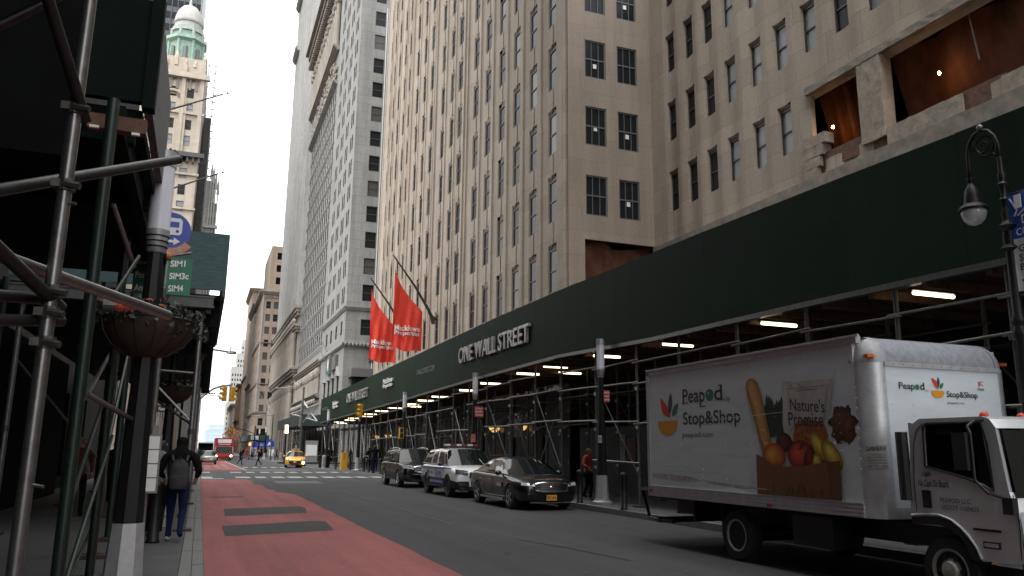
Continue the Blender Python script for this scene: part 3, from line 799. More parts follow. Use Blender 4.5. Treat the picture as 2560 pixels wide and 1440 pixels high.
# ---------------------------------------------------------------- pavement shed on the right
ZB = [(4.22, 4.572), (8.44, 4.593), (12.66, 4.657), (18.99, 4.699), (25.32, 4.889), (34.81, 4.826), (49.58, 4.625), (85.45, 4.277)]
ZT = [(4.22, 6.893), (7.91, 6.957), (13.71, 7.104), (25.32, 7.273), (30.59, 7.294), (49.58, 7.115), (85.45, 6.725)]
def lerp(T, y):
    for (a, p), (c, q) in zip(T[:-1], T[1:]):
        if y <= c: return p+(q-p)*(y-a)/(c-a)
    return T[-1][1]
shed = thing('pavement_shed', 'long dark green pavement shed carrying large raised silver letters', 'scaffold shed', (11.5, 42, 0))
b = MB(); y = 4.22; q = random.Random(2)
while y < 85:
    y2 = min(85, y+2.44); dx = q.uniform(0, .004)
    za, zb_ = lerp(ZB, y), lerp(ZB, y2); ta, tb = lerp(ZT, y)+q.uniform(-.012, .012), lerp(ZT, y2)+q.uniform(-.012, .012)
    p = [(11.48-dx, y+.0008, za), (11.48-dx, y2-.0008, zb_), (11.48-dx, y2-.0008, tb), (11.48-dx, y+.0008, ta)]; p2 = [(11.53, *k[1:]) for k in p]
    b.face(p, 'hoarding_green'); b.face(p2, 'hoarding_green')
    for i in range(4): b.face([p[i], p[(i+1) % 4], p2[(i+1) % 4], p2[i]], 'hoarding_green')
    y = y2
b.box(11.48, 17, 85, 85.08, 4.28, 6.72, 'hoarding_green')
b.build('hoarding', shed)
b = MB()
for (a, c) in zip(ZB[:-1], ZB[1:]):
    b.face([(11.46, a[0], a[1]-.02), (11.46, c[0], c[1]-.02), (11.46, c[0], c[1]+.09), (11.46, a[0], a[1]+.09)], 'galv'); b.face([(11.46, a[0], a[1]-.02), (11.46, c[0], c[1]-.02), (11.62, c[0], c[1]-.02), (11.62, a[0], a[1]-.02)], 'scaffold_grey')
b.build('edge_beam', shed)
b = MB()
for (a, c) in zip(ZB[:-1], ZB[1:]):
    for x0, x1 in ((11.55, 16), ) if a[0] >= 33 else ((11.55, 20.95), ):
        b.face([(x0, a[0], a[1]+.08), (x0, c[0], c[1]+.08), (x1, c[0], c[1]+.08), (x1, a[0], a[1]+.08)], 'plywood')
        b.face([(x0, a[0], a[1]+.18), (x0, c[0], c[1]+.18), (x1, c[0], c[1]+.18), (x1, a[0], a[1]+.18)], 'plywood')
b.build('deck', shed)
b = MB()
y = 5.2
while y < 84: b.box(11.6, 15.9, y-.06, y+.06, lerp(ZB, y)-.1, lerp(ZB, y)+.075, 'rusty_steel'); y += 1.22
b.build('deck_joists', shed)['kind'] = 'stuff'
mk('letter_face', (.42, .42, .41), .35, metal=.4, var=.06, scale=3)
mk('letter_side', (.3, .3, .3), .4, metal=.4, var=0)
mk('letter_faint', (.2, .21, .2), .6, var=0)
def sign(s, y0, y1, zb0, zb1, h0, h1, mat, depth, bold=0.0, name='lettering', x=11.47):
    m = MB(); write(m, s, lambda a, c, d: (x-d, y0+(y1-y0)*a, zb0+(zb1-zb0)*a+(h0+(h1-h0)*a)*c), mat, bold, depth, side='letter_side')
    return m.build(name, shed)
sign('ONE WALL STREET', 36.71, 27.8, 5.743, 5.743, .76, .73, 'letter_face', .13, .012)
sign('ONE WALL STREET', 68.58, 59.5, 5.501, 5.511, .76, .74, 'letter_face', .13, .012)
for (ya, yb, z0) in ((54.12, 51.27, 5.67), (76.49, 73.64, 5.311)):
    m = MB()
    for (s, zz) in (('Macklowe', .36), ('Properties', 0)): write(m, s, lambda a, c, d: (11.47-d, ya+(yb-ya)*a, z0+zz+.36*c), 'white_sign', .03, .1, side='letter_side')
    m.build('lettering', shed)
sign('1WALLSTREET.COM', 45.15, 41.46, 5.923, 5.891, .3, .3, 'letter_faint', .004)
sign('1WALLSTREET.COM', 83.87, 80.18, 5.501, 5.501, .27, .27, 'letter_faint', .004)
post_y = [6.33, 8.55, 10.74, 13.05, 15.39, 17.87, 20.1, 22.68, 25.32, 27.67, 30.24, 33.13, 35.66, 38.14, 40.75, 43.1, 45.42, 47.9, 50.43, 52.96, 55.49, 58.02, 60.56, 63.09, 65.62, 68.15, 70.69, 73.22, 75.75, 78.28, 80.81, 83.34]
rows = [11.6, 13.8, 15.6]
xk = lambda y, x: x
def post(x, y, r=.045):
    m = MB(); zt = lerp(ZB, y)-.02
    m.tube((x, y, .16), (x, y, zt), r, 'scaffold_grey', 8); m.box(x-.14, x+.14, y-.14, y+.14, .151, .19, 'plywood')
    for z in (1.2, 2.35, 3.45): m.tube((x-.055, y, z-.05), (x-.055, y, z+.05), .055, 'galv', 6)
    m.build('post', shed)
for y in post_y:
    for x in rows:
        if not (x == rows[2] and y < 20): post(x, y)
rr = random.Random(9); zr = [1.25, 2.4, 3.5, 4.12]
n_r = 0
for i in range(0, len(post_y)-1):
    for x in rows[:2]:
        for k, z in enumerate(zr):
            if rr.random() < (.12 if x == rows[0] else .45) or (z == 1.25 and (i % 3)): continue
            if n_r >= 98: continue
            m = MB(); dz = lerp(ZB, post_y[i])-4.6
            m.tube((x-.06, post_y[i]-.15, z+dz+rr.uniform(-.05, .05)), (x-.06, post_y[i+1]+.15, z+dz+rr.uniform(-.05, .05)), .028, 'galv' if x == rows[0] else 'scaffold_grey', 6); m.build('rail', shed); n_r += 1
for i in range(1, len(post_y)-1):
    m = MB()
    if i % 2 == 0: m.tube((rows[0]+.05, post_y[i], .9), (rows[0]+.05, post_y[i+1], 3.7), .022, 'galv', 6)
    if i % 4 == 0: m.tube((rows[0]+.08, post_y[i], 3.7), (rows[0]+.08, post_y[i+1], .9), .022, 'galv', 6)
    m.tube((rows[0], post_y[i], 2.4), (rows[1], post_y[i], 3.6), .022, 'scaffold_grey', 6)
    m.tube((rows[0], post_y[i], 3.45), (rows[1], post_y[i], 3.5), .024, 'scaffold_grey', 6)
    if i % 3: m.tube((rows[1], post_y[i], .8), (rows[1], post_y[min(i+1, 31)], 3.6), .022, 'scaffold_grey', 6)
    m.build('brace', shed)
def tubelight(y, x0, l=1.05):
    z = lerp(ZB, y)-.1
    m = MB(); m.tube((x0+.04, y, z), (x0+l-.04, y, z), .04, 'fluorescent', 8); f = m.build('strip_light', shed)
    m = MB(); m.box(x0-.03, x0+l+.03, y-.06, y+.06, z+.042, z+.09, 'trim_black'); m.build('light_fitting', f)
for y, x in ((10.5, 11.75), (14.66, 11.7), (18.88, 11.7), (23.1, 11.7), (27.32, 11.75), (30.17, 11.8), (29.12, 13.2), (35.03, 11.9), (38.93, 12.1), (43.47, 11.9), (46.63, 11.9), (50.11, 11.9), (52.22, 12.6), (54.33, 11.8), (58.55, 11.8), (62.77, 11.8), (66.46, 12.2), (70.16, 11.8), (74.38, 12.2), (78.6, 11.9), (81.23, 12.6)): tubelight(y, x)
# shop front under the shed
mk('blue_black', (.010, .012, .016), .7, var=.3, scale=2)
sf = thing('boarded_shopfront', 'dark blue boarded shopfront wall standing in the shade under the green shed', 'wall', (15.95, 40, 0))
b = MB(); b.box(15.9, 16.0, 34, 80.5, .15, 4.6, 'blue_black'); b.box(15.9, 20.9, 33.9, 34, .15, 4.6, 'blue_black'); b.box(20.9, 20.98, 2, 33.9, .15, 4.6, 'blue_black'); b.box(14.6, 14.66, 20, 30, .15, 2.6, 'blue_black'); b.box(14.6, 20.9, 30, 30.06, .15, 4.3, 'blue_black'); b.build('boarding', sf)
b = MB()
for y in (37, 41, 46, 51, 57, 63, 69, 75): b.box(15.8, 15.9, y-.25, y+.25, .15, 4.4, 'stone_dark')
b.build('pilaster', sf)['kind'] = 'stuff'
b = MB()
for y in (38.8, 43.5, 48.5, 54, 60, 66, 72): b.box(15.86, 15.9, y-1.2, y+1.2, .6, 3.4, 'pane')
b.build('shop_windows', sf)['kind'] = 'stuff'
glow('sconce_glow', (1, .62, .2), .22)
for i, (y, lb) in enumerate(((39.1, 'dim half bowl wall lamp nearer the police car'), (43.2, 'dim half bowl wall lamp further from the police car'), (71, 'amber half bowl wall lamp seen right of the pair far down the shed'), (75.8, 'amber half bowl wall lamp at far left under the shed'))):
    m = MB(); m.lathe([(.05, 2.68), (.22, 2.76), (.34, 2.95)], (15.6, y, 0), 'sconce_glow', 12); m.box(15.6, 15.9, y-.05, y+.05, 2.7, 2.8, 'trim_black')
    o = m.build('wall_lamp'); tag(o, lb, 'wall lamp', 'half bowl lamps under the shed')
def board(name, label, cat, y0, y1, z0, z1, x, mat, lines=(), ink='white_sign', x_off=.012):
    t = thing(name, label, cat, (x, (y0+y1)/2, z0)); m = MB(); m.box(x, x+.03, min(y0, y1), max(y0, y1), z0, z1, mat); m.build('panel', t)
    m = MB()
    for (s, a0, a1, c0, c1) in lines: write(m, s, lambda a, c, d: (x-.004-d, y0+(y1-y0)*(a0+(a1-a0)*a), z0+(z1-z0)*(c0+(c1-c0)*c)), ink, .01)
    if lines: m.build('lettering', t)
    return t
mk('poster_black', (.012, .012, .013), .5, var=0); mk('paper_grey', (.2, .2, .2), .7, var=.1); mk('board_brown', (.11, .055, .025), .8, var=.2); mk('sign_red', (.33, .035, .025), .5, var=.1); mk('sign_pink', (.5, .14, .13), .6, var=0)
board('information_board', 'black board with white directions and red foot hanging behind the grey saloon', 'sign', 36.1, 34.9, 2.3, 3.45, 14.0, 'poster_black', [('N', .2, .6, .78, .98), ('ONE WALL STREET', .1, .9, .66, .72), ('ENTRANCE', .1, .7, .56, .62), ('PLEASE USE', .1, .8, .4, .46), ('WALKWAY', .1, .7, .3, .36)])
b = board('notice_poster', 'tall grey paper notice taped to the dark boards behind the pale lamp post', 'poster', 26.68, 26.2, 1.3, 2.3, 14.56, 'paper_grey', [('NOTICE', .15, .85, .85, .93), ('SITE SAFETY', .15, .85, .7, .76), ('KEEP CLEAR', .15, .85, .55, .61)], 'trim_black')
board('brown_panel', 'plain brown panel fixed beside the tall grey notice', 'panel', 26.1, 25.45, 1.38, 2.16, 14.56, 'board_brown')
# ---------------------------------------------------------------- street lamps, signals, signs, street furniture
def make_lamp(label, group):
    t = thing('street_lamp', label, 'street lamp', (0, 0, 0), 0, group)
    m = MB(); m.lathe([(.3, 0), (.3, .07), (.23, .11), (.22, .16)], (0, 0, 0), 'silver_paint', 16); m.lathe([(.205, .16), (.165, .83)], (0, 0, 0), 'silver_paint', 8, phase=PI/8); m.build('base', t, local=True, auto=30)
    m = MB(); m.lathe([(.15, .83), (.11, 2.6), (.085, 3.72)], (0, 0, 0), 'black_iron', 8, phase=PI/8); m.build('column', t, local=True, auto=30)
    m = MB(); m.lathe([(.088, 3.72), (.1, 3.74), (.115, 3.86), (.128, 3.98)], (0, 0, 0), 'silver_paint', 20)
    for z in (3.78, 3.84, 3.9): m.lathe([(.116+(z-3.78)*.1, z), (.118+(z-3.78)*.1, z+.012)], (0, 0, 0), 'black_iron', 20)
    m.build('collar', t, local=True, auto=30)
    m = MB(); m.lathe([(.12, 3.98), (.12, 4.72)], (0, 0, 0), 'lamp_diffuser', 24); m.build('lamp_diffuser', t, local=True, auto=30)
    m = MB(); m.lathe([(.128, 4.72), (.13, 4.9), (.122, 4.9), (.12, 4.84)], (0, 0, 0), 'silver_paint', 20)
    for k in range(14):
        a = 2*PI*k/14; m.box(.122*math.cos(a)-.01, .122*math.cos(a)+.01, .122*math.sin(a)-.01, .122*math.sin(a)+.01, 4.9, 4.925, 'trim_black')
    m.build('cap', t, local=True, auto=30)
    return t
LG = 'cylinder lanterns along the street'
lamp = make_lamp('pale cylinder lantern on silver footed black post beside the grey saloon', LG)
lamp.location = (11.22, 21.62, .15)
for x, y, lb, rz in ((-.63, 9.45, 'cylinder lantern circled by the large flower bowl, with octagonal silver foot', .2), (-.72, 20.6, 'black lantern post with flower bowl standing behind the bus stop sign', .1), (11.2, 33.6, 'cylinder lantern under the big silver lettering behind the police car', 0),
                 (11.2, 46.8, 'cylinder lantern with the orange walk signal fixed to its post', 0), (10.2, 70.5, 'cylinder lantern near the far end of the green shed by the litter bin', 0), (9.3, 128, 'distant cylinder lantern right of the green shed with the white board', 0), (9.2, 141, 'distant cylinder lantern in front of the green shed with the white board', 0)):
    dup(lamp, (x, y, .15 if y > 10 else .05), rz, lb)
mk('bowl_brown', (.032, .02, .013), .8, var=.35, scale=8)
mk('leaf_dark', (.016, .022, .015), .7, var=.5, scale=14); mk('leaf_grey', (.045, .053, .048), .7, var=.4, scale=14); mk('petal_orange', (.42, .06, .012), .6, var=.3)
def planter(x, y, z, lb, dense):
    t = thing('flower_bowl', lb, 'planter', (x, y, z), 0, 'flower bowls on the lamp posts')
    m = MB(); m.lathe([(.12, 0), (.22, .03), (.37, .13), (.455, .26), (.49, .4), (.47, .4), (.45, .3)], (x, y, z), 'bowl_brown', 24)
    m.build('bowl', t, auto=40)
    m = MB()
    for k in range(14):
        a = 2*PI*k/14; m.path([(x+r_*math.cos(a), y+r_*math.sin(a), z+h) for r_, h in ((.22, .025), (.375, .13), (.46, .26), (.495, .4))], .006, 'trim_black', 4)
    m.lathe([(.49, .39), (.502, .4), (.49, .415)], (x, y, z), 'trim_black', 24)
    m.build('wire_frame', t)
    q = random.Random(int(y*7)); m = MB(); fl = MB()
    for k in range(dense):
        a = q.uniform(0, 2*PI); r_ = .12+.41*q.random()**.6; h = .36+q.uniform(0, .24)*(1.2-r_); droop = max(0, r_-.5)*2.5
        p = Vector((x+r_*math.cos(a), y+r_*math.sin(a), z+h-droop))
        if q.random() < .5 and math.cos(a) > 0: p += Vector((q.uniform(0, .12), q.uniform(-.05, .05), -q.uniform(0, .18)))
        l = q.uniform(.04, .09); d = Vector((q.uniform(-1, 1), q.uniform(-1, 1), q.uniform(-.3, 1))).normalized(); s = d.orthogonal().normalized()*l*.28
        s.rotate(Matrix.Rotation(q.uniform(0, PI), 3, d))
        m.face([p, p+d*l*.5+s, p+d*l, p+d*l*.5-s], 'leaf_grey' if q.random() < .35 else 'leaf_dark')
        if q.random() < .004:
            for j in range(6): e = Vector((q.uniform(-.03, .03), q.uniform(-.03, .03), q.uniform(-.01, .03))); fl.blob(p+e+Vector((0, 0, .03)), (.016, .016, .014), 'petal_orange', 6, 4)
    m.build('foliage', t); fl.build('flowers', t)
planter(-.63, 9.45, 2.6, 'large brown wire framed flower bowl round the near lantern post', 1800)
planter(-.72, 20.6, 2.66, 'shaded flower bowl round the second lantern post behind the bus sign', 700)
# black bishop's crook lamp at the far right with its banner
t = thing('crook_street_lamp', 'ornate black crook lamp with scrollwork and a hanging glass bowl', 'street lamp', (10.95, 7.98, .15))
m = MB(); X_, Y_ = 10.95, 7.98
m.lathe([(.3, .08), (.3, .4), (.2, .55), (.17, 1.1), (.11, 1.25), (.085, 2.2), (.075, 3.3), (.1, 3.36), (.1, 3.42), (.075, 3.5), (.1, 3.56), (.1, 3.6), (.07, 3.66), (.066, 4.62), (.13, 4.66), (.08, 4.72), (.085, 4.85), (.075, 4.92), (.14, 4.97), (.15, 5.0), (.09, 5.04), (.06, 5.1), (.075, 5.2), (.05, 5.26), (.05, 5.38), (.07, 5.42), (.045, 5.46), (.045, 5.6), (.07, 5.66), (.045, 5.7), (.06, 5.8), (.04, 5.86), (.034, 6.1)], (X_, Y_, 0), 'black_iron', 16)
m.build('column', t, auto=35)
arc = [(X_, Y_, 6.05), (X_, Y_+.005, 6.3), (X_, Y_+.05, 6.45), (X_, Y_+.14, 6.57), (X_, Y_+.26, 6.62), (X_, Y_+.38, 6.58), (X_, Y_+.47, 6.47), (X_, Y_+.51, 6.33), (X_, Y_+.52, 6.1), (X_, Y_+.52, 5.9)]
m = MB(); m.path(arc, .03, 'black_iron', 10); m.blob((X_, Y_+.26, 6.67), (.05, .05, .05), 'galv', 8, 6); m.build('crook_arm', t, smooth=True)
m = MB(); sp = []
for k in range(26):
    a = k*.42; r_ = .035+.0062*k; sp.append((X_, Y_+.24+r_*math.cos(a), 6.36+r_*math.sin(a)))
m.path(sp, .013, 'black_iron', 6); m.path([(X_, Y_+.02, 6.1), (X_, Y_+.1, 6.2), (X_, Y_+.2, 6.18), (X_, Y_+.3, 6.22), (X_, Y_+.34, 6.32)], .014, 'black_iron', 6); m.path([(X_, Y_+.4, 6.5), (X_, Y_+.42, 6.4), (X_, Y_+.4, 6.33)], .014, 'black_iron', 6)
m.build('scroll', t, smooth=True)
m = MB(); m.lathe([(.05, 5.93), (.05, 5.86), (.035, 5.84), (.06, 5.78), (.1, 5.72), (.115, 5.6), (.13, 5.5), (.19, 5.46), (.215, 5.42), (.21, 5.39)], (X_, Y_+.52, 0), 'black_iron', 20); m.build('lamp_head', t, auto=40)
glassy('lamp_glass', (.42, .42, .42), .12)
m = MB(); m.lathe([(.185, 5.395), (.18, 5.33), (.15, 5.24), (.09, 5.175), (.01, 5.15)], (X_, Y_+.52, 0), 'lamp_glass', 20); m.build('glass_bowl', t, smooth=True)
mk('banner_blue', (.02, .09, .42), .6, var=.12); mk('banner_white', (.6, .6, .62), .6, var=.05); mk('ink_dark', (.03, .03, .035), .6, var=0)
t.location = (10.457, 7.62, .218); t.scale = (.955, .955, .955)
t = thing('street_banner', 'blue and white banner hanging from the black crook lamp', 'banner', (10.95, 7.7, 4))
m = MB(); BX = 10.93
def bn(a, z, d=0): return (BX-d+.02*math.sin(a*9), 7.92-.62*a, z)
for (z0, z1, mt) in ((4.78, 5.46, 'banner_blue'), (4.0, 4.78, 'banner_white')): m.grid([[bn(k/8, z0), bn(k/8, z1)] for k in range(9)], mt)
m.build('cloth', t)
m = MB()
for (s, a0, a1, z0, h, mt) in (('DO', .3, .7, 4.98, .13, 'white_sign'), ('COMMUNITY', .12, 1.5, 4.82, .11, 'white_sign'), ('GREAT', .12, 1.0, 4.58, .1, 'ink_dark'), ('SCHOOLS', .12, 1.2, 4.44, .1, 'ink_dark'), ('BLOCKS', .12, 1.1, 4.3, .1, 'ink_dark'), ('9s', .12, .3, 4.1, .08, 'ink_dark')): write(m, s, lambda a, c, d: bn(a0+(a1-a0)*a, z0+h*c, .012), mt, .01)
m.path([bn(.05, 5.4, .012), bn(.2, 5.2, .012), bn(.12, 5.12, .012)], .012, 'white_sign', 4); m.box(BX-.03, BX-.015, 7.7, 7.8, 5.22, 5.42, 'white_sign'); m.path([bn(.2, 5.12, .012), bn(.45, 5.2, .012), bn(.5, 5.4, .012)], .01, 'white_sign', 4)
m.build('lettering', t)
m = MB(); m.tube((10.95, 7.95, 5.47), (10.95, 7.2, 5.47), .015, 'black_iron', 6); m.tube((10.95, 7.95, 3.98), (10.95, 7.2, 3.98), .015, 'black_iron', 6); m.build('bracket', t); t.location = (10.457, 7.354, 3.894); t.scale = (.955, .955, .955)

# traffic signals
mk('lens_red', (.12, .012, .01), .3, var=0); mk('lens_amber', (.14, .06, .01), .3, var=0); mk('lens_green', (.01, .06, .03), .3, var=0)
glow('lens_lit', (1, .16, .03), 2.2); glow('lens_red_lit', (1, .1, .03), 2.5)
def signal_head(m, c, fx, fy, n=3, s=1.0, lit=None):
    """yellow housing facing (fx, fy) with hooded lenses"""
    f = Vector((fx, fy, 0)).normalized(); sd = Vector((-f.y, f.x, 0)); c = Vector(c)
    h = .33*s
    for k in range(n):
        o = c+Vector((0, 0, (n/2-.5-k)*h*1.06)); w = .17*s
        P8 = [o+sd*a*w+f*d*.12*s+Vector((0, 0, z*h/2)) for a in (-1, 1) for d in (-1, 1) for z in (-1, 1)]
        for q in ((0, 1, 3, 2), (4, 6, 7, 5), (0, 4, 5, 1), (2, 3, 7, 6), (0, 2, 6, 4), (1, 5, 7, 3)): m.face([P8[i] for i in q], 'signal_yellow')
        m.tube(o+f*.12*s, o+f*.13*s, .13*s, ['lens_red', 'lens_amber', 'lens_green'][k % 3] if lit != k else 'lens_lit', 12)
        arcp = [[o+f*d+sd*math.cos(a)*.14*s+Vector((0, 0, math.sin(a)*.14*s)) for a in [PI*(-.15+1.3*j/10) for j in range(11)]] for d in (.12*s, .34*s)]
        m.grid(arcp, 'signal_yellow')
t = thing('traffic_signal', 'yellow three lamp traffic signal on a silver footed black post under the lettered shed', 'traffic signal', (10.62, 58, .15))
m = MB(); m.lathe([(.26, .15), (.26, .25), (.19, .3), (.16, 1.1)], (10.62, 58, 0), 'silver_paint', 8); m.build('base', t)
m = MB(); m.tube((10.62, 58, 1.1), (10.62, 58, 3.65), .13, 'black_iron', 10, .1); m.tube((10.62, 58, 3.6), (10.62, 58, 3.95), .09, 'silver_paint', 10); m.build('post', t)
m = MB(); signal_head(m, (10.62, 57.9, 4.4), -.9, -.35, 3, .95); m.build('signal_head', t)
t = thing('walk_signal', 'orange box shaped walk signal hanging on the lantern post in front of the shed', 'walk signal', (11.0, 46.6, 2.3))
m = MB(); m.box(10.86, 11.12, 46.4, 46.62, 2.3, 2.95, 'signal_yellow'); m.box(10.9, 11.08, 46.38, 46.4, 2.36, 2.6, 'trim_black'); m.box(10.9, 11.08, 46.38, 46.4, 2.66, 2.9, 'trim_black'); m.build('housing', t)
for (x, y, z, w, h, lb, lines) in ((11.32, 21.45, 3.12, .2, .36, 'red and white parking plate on the lantern post beside the saloon', ('NO', 'STANDING', 'ANYTIME')), (11.32, 33.35, 3.1, .42, .46, 'red no standing plate on the lantern post behind the police car', ('NO STANDING', 'EXCEPT', 'TRUCKS')), (11.05, 33.3, 2.02, .2, .34, 'small pink plate low on the lantern post behind the police car', ('NO', 'PARK'))):
    t = thing('parking_sign', lb, 'sign', (x, y, z), 0, 'plates on the lantern posts'); m = MB(); m.box(x-w/2, x+w/2, y-.012, y, z, z+h, 'sign_pink' if 'pink' in lb else 'sign_red'); m.build('plate', t)
    m = MB()
    for k, s in enumerate(lines): write(m, s, lambda a, c, d: (x-w*.42+w*.84*a, y-.015-d, z+h*(.72-.3*k)+h*.17*c), 'white_sign' if 'pink' not in lb else 'sign_red', .02)
    m.build('lettering', t)
t = thing('tag_plate', 'small cream tag wired to the lantern post at head height beside the saloon', 'sign', (11.12, 21.45, 1.95)); m = MB(); m.box(11.03, 11.15, 21.46, 21.475, 1.92, 2.14, 'stone_white'); m.build('plate', t)
m = MB(); write(m, 'PS 9', lambda a, c, d: (11.045+.09*a, 21.455-d, 1.98+.1*c), 'ink_dark', .02); m.build('lettering', t)
# left-hand signal mast
t = thing('signal_mast', 'tall grey mast with curved arm carrying two yellow signal heads', 'traffic signal', (-.42, 60, .15))
m = MB(); m.tube((-.42, 60, .15), (-.42, 60, 8.4), .11, 'galv', 8, .07); m.build('mast', t)
m = MB(); m.path([(-.42, 60, 4.8), (.1, 60, 5.35), (.6, 60, 5.75), (1.2, 60, 5.98), (1.75, 60, 6.02)], .075, 'galv', 8); m.tube((-.42, 60, 6.15), (1.7, 60, 6.1), .012, 'trim_black', 4); m.tube((1.75, 60, 6.1), (1.75, 60, 5.7), .05, 'cornice_brown', 6); m.build('arm', t)
for (x, f) in ((1.36, (-.8, -.3)), (1.86, (.9, .5))): m = MB(); signal_head(m, (x, 60, 5.4), f[0], f[1], 3, .98); m.build('signal_head', t)
m = MB(); m.path([(-.42, 60, 8.55), (.4, 60, 8.5), (1.35, 60, 8.4)], .075, 'galv', 6); m.lathe([(.03, 0), (.36, .05), (.33, .2), (.02, .28)], (1.6, 60, 8.22), 'galv', 10); m.tube((1.5, 60, 8.4), (1.5, 60, 8.75), .04, 'signal_yellow', 6); m.build('road_lamp', t)
t = thing('far_road_lamp', 'grey road lamp arm with a row of pigeons sitting on it', 'street lamp', (-.6, 84, .15))
m = MB(); m.tube((-.6, 84, .15), (-.6, 84, 7.05), .09, 'galv', 8); m.build('mast', t); m = MB(); m.tube((-.6, 84, 6.85), (1.0, 84, 6.7), .04, 'galv', 6); m.lathe([(.03, 0), (.24, .03), (.2, .12), (.02, .17)], (1.35, 84, 6.6), 'galv', 10); m.build('road_lamp', t)
for k, x in enumerate((.0, .22, .5, .72, .95)):
    m = MB(); m.blob((x, 84, 6.9), (.1, .06, .08), 'trim_black', 8, 6); m.blob((x+.08, 84, 6.98), (.04, .04, .04), 'trim_black', 6, 5); m.box(x-.18, x-.06, 83.98, 84.02, 6.88, 6.92, 'trim_black'); o = m.build('pigeon')
    tag(o, 'small dark pigeon perched in a row on the far road lamp arm', 'pigeon', 'pigeons on the lamp arm')
for k, (x, y, lb) in enumerate(((8.9, 112, 'road lamp reaching over the street from the right beside the tan block'), (9.4, 83, 'road lamp reaching left above the star shaped sign'))):
    t = thing('arm_road_lamp', lb, 'street lamp', (x, y, .15), 0, 'road lamps on the right'); h = 5.9 if k == 0 else 7.6
    m = MB(); m.tube((x, y, .15), (x, y, h+.2), .08, 'galv', 8); m.build('mast', t); m = MB(); m.path([(x, y, h+.1), (x-1.2, y, h+.15), (x-2.4, y, h)], .04, 'galv', 6); m.lathe([(.03, 0), (.22, .03), (.2, .12), (.02, .17)], (x-2.6, y, h-.08), 'galv', 10); m.build('road_lamp', t)
t = thing('far_signal_gantry', 'far signal mast with brown arm and yellow heads above the shops', 'traffic signal', (9.0, 150, .15))
m = MB(); m.tube((9.0, 150, .15), (9.0, 150, 5.6), .1, 'black_iron', 6); m.build('mast', t); m = MB(); m.path([(9.0, 150, 4.2), (7.0, 150, 4.9), (4.7, 150, 5.3)], .06, 'black_iron', 6); m.build('arm', t)
for x in (4.6, 5.3): m = MB(); signal_head(m, (x, 149.8, 4.6), -.5, -.9, 3, 1.1); m.build('signal_head', t)

# bus stop sign
mk('sign_blue', (.02, .045, .33), .4, var=.1); mk('sign_green', (.012, .14, .075), .5, var=.06); mk('sign_orange', (.52, .17, .09), .5, var=.1)
t = thing('bus_stop_sign', 'blue round bus sign over green route panels on a grey post', 'sign', (-.56, 13, .15))
m = MB(); m.tube((-.56, 13.05, .15), (-.56, 13.05, 4.95), .045, 'galv', 8); m.lathe([(.06, 3.95), (.085, 4.1), (.085, 4.6), (.06, 4.68)], (-.56, 13.05, 0), 'galv', 10); m.build('post', t)
cx, cz, yy = -.57, 5.0, 12.96
m = MB(); m.tube((cx, yy+.03, cz), (cx, yy, cz), .3, 'sign_blue', 32); m.build('disc', t)
m = MB(); S_ = lambda a, c, d: (cx+a, yy-.004-d, cz+c)
m.ext([(-.16, -.02), (-.16, .17), (-.12, .21), (.13, .21), (.165, .17), (.165, -.02), (.13, -.06), (-.13, -.06)], S_, 0, .002, 'white_sign'); m.ext([(-.12, .06), (-.12, .15), (.12, .15), (.12, .06)], S_, .003, .005, 'sign_blue')
m.ext([(-.17, -.14), (.06, -.14), (.06, -.1), (.15, -.16), (.06, -.22), (.06, -.18), (-.17, -.18)], S_, 0, .002, 'white_sign')
for a in (-.1, .1): m.tube(S_(a, 0, .003), S_(a, 0, .006), .025, 'sign_blue', 10)
m.build('bus_symbol', t)
m = MB()
arcs = [[(cx+r_*math.sin(a), yy-.01, cz-r_*math.cos(a)) for a in [-.95+1.9*k/16 for k in range(17)]] for r_ in (.27, .39)]; m.grid(arcs, 'sign_orange'); m.build('arc_plate', t)
m = MB()
for k, ch in enumerate('NO STANDING'):
    if ch == ' ': continue
    a = -.82+1.64*k/10; r_ = .33
    write(m, ch, lambda p, c, d: (cx+(r_-.045+.08*(1-c))*math.sin(a)+.05*(p-.5)*math.cos(a), yy-.014, cz-(r_-.045+.08*(1-c))*math.cos(a)+.05*(p-.5)*math.sin(a)), 'stone_cream', .02)
m.build('arc_lettering', t)
m = MB(); m.tube((cx-.06, yy-.02, 4.6), (cx+.05, yy-.02, 4.6), .06, 'sign_orange', 10); m.tube((cx+.1, yy, 4.62), (cx+.34, yy, 4.68), .022, 'galv', 8); m.build('sign_bracket', t)
def panel(x0, x1, z0, z1, lines, y=12.94, mat='sign_green'):
    m = MB(); m.box(x0, x1, y, y+.02, z0, z1, mat); pnl = m.build('route_panel', t); m = MB()
    for k, (s, wd) in enumerate(lines):
        n_ = len(lines); zc = z1-(z1-z0)*(k+.78)/n_; write(m, s, lambda a, c, d: (x0+.03+(x1-x0)*wd*a, y-.004-d, zc+(z1-z0)/n_*.52*c+.02*a), 'white_sign', .025)
    m.build('lettering', pnl)
panel(-.55, -.21, 4.0, 4.58, [('SIM1', .62), ('SIM3c', .8), ('SIM4', .62)]); panel(-1.02, -.62, 3.98, 4.56, [('Eltingville', .9), ('Port Rich', .9), ('Annadale', .9)])
t.location += Vector((-.12, 0, -.07))
t = thing('timetable_case', 'tall grey framed timetable case strapped low on the bus stop post', 'notice case', (-.64, 13, 1))
m = MB(); m.box(-.78, -.56, 12.9, 13.02, 1.0, 1.84, 'galv'); m.build('case', t); m = MB()
for k in range(4): m.box(-.74, -.585, 12.893, 12.9, 1.03+.2*k, 1.21+.2*k, 'white_sign')
m.build('timetable', t)
m = MB(); m.box(-.7, -.62, 12.93, 12.98, 1.84, 1.97, 'galv'); m.build('clip', t); t.location.x += .04
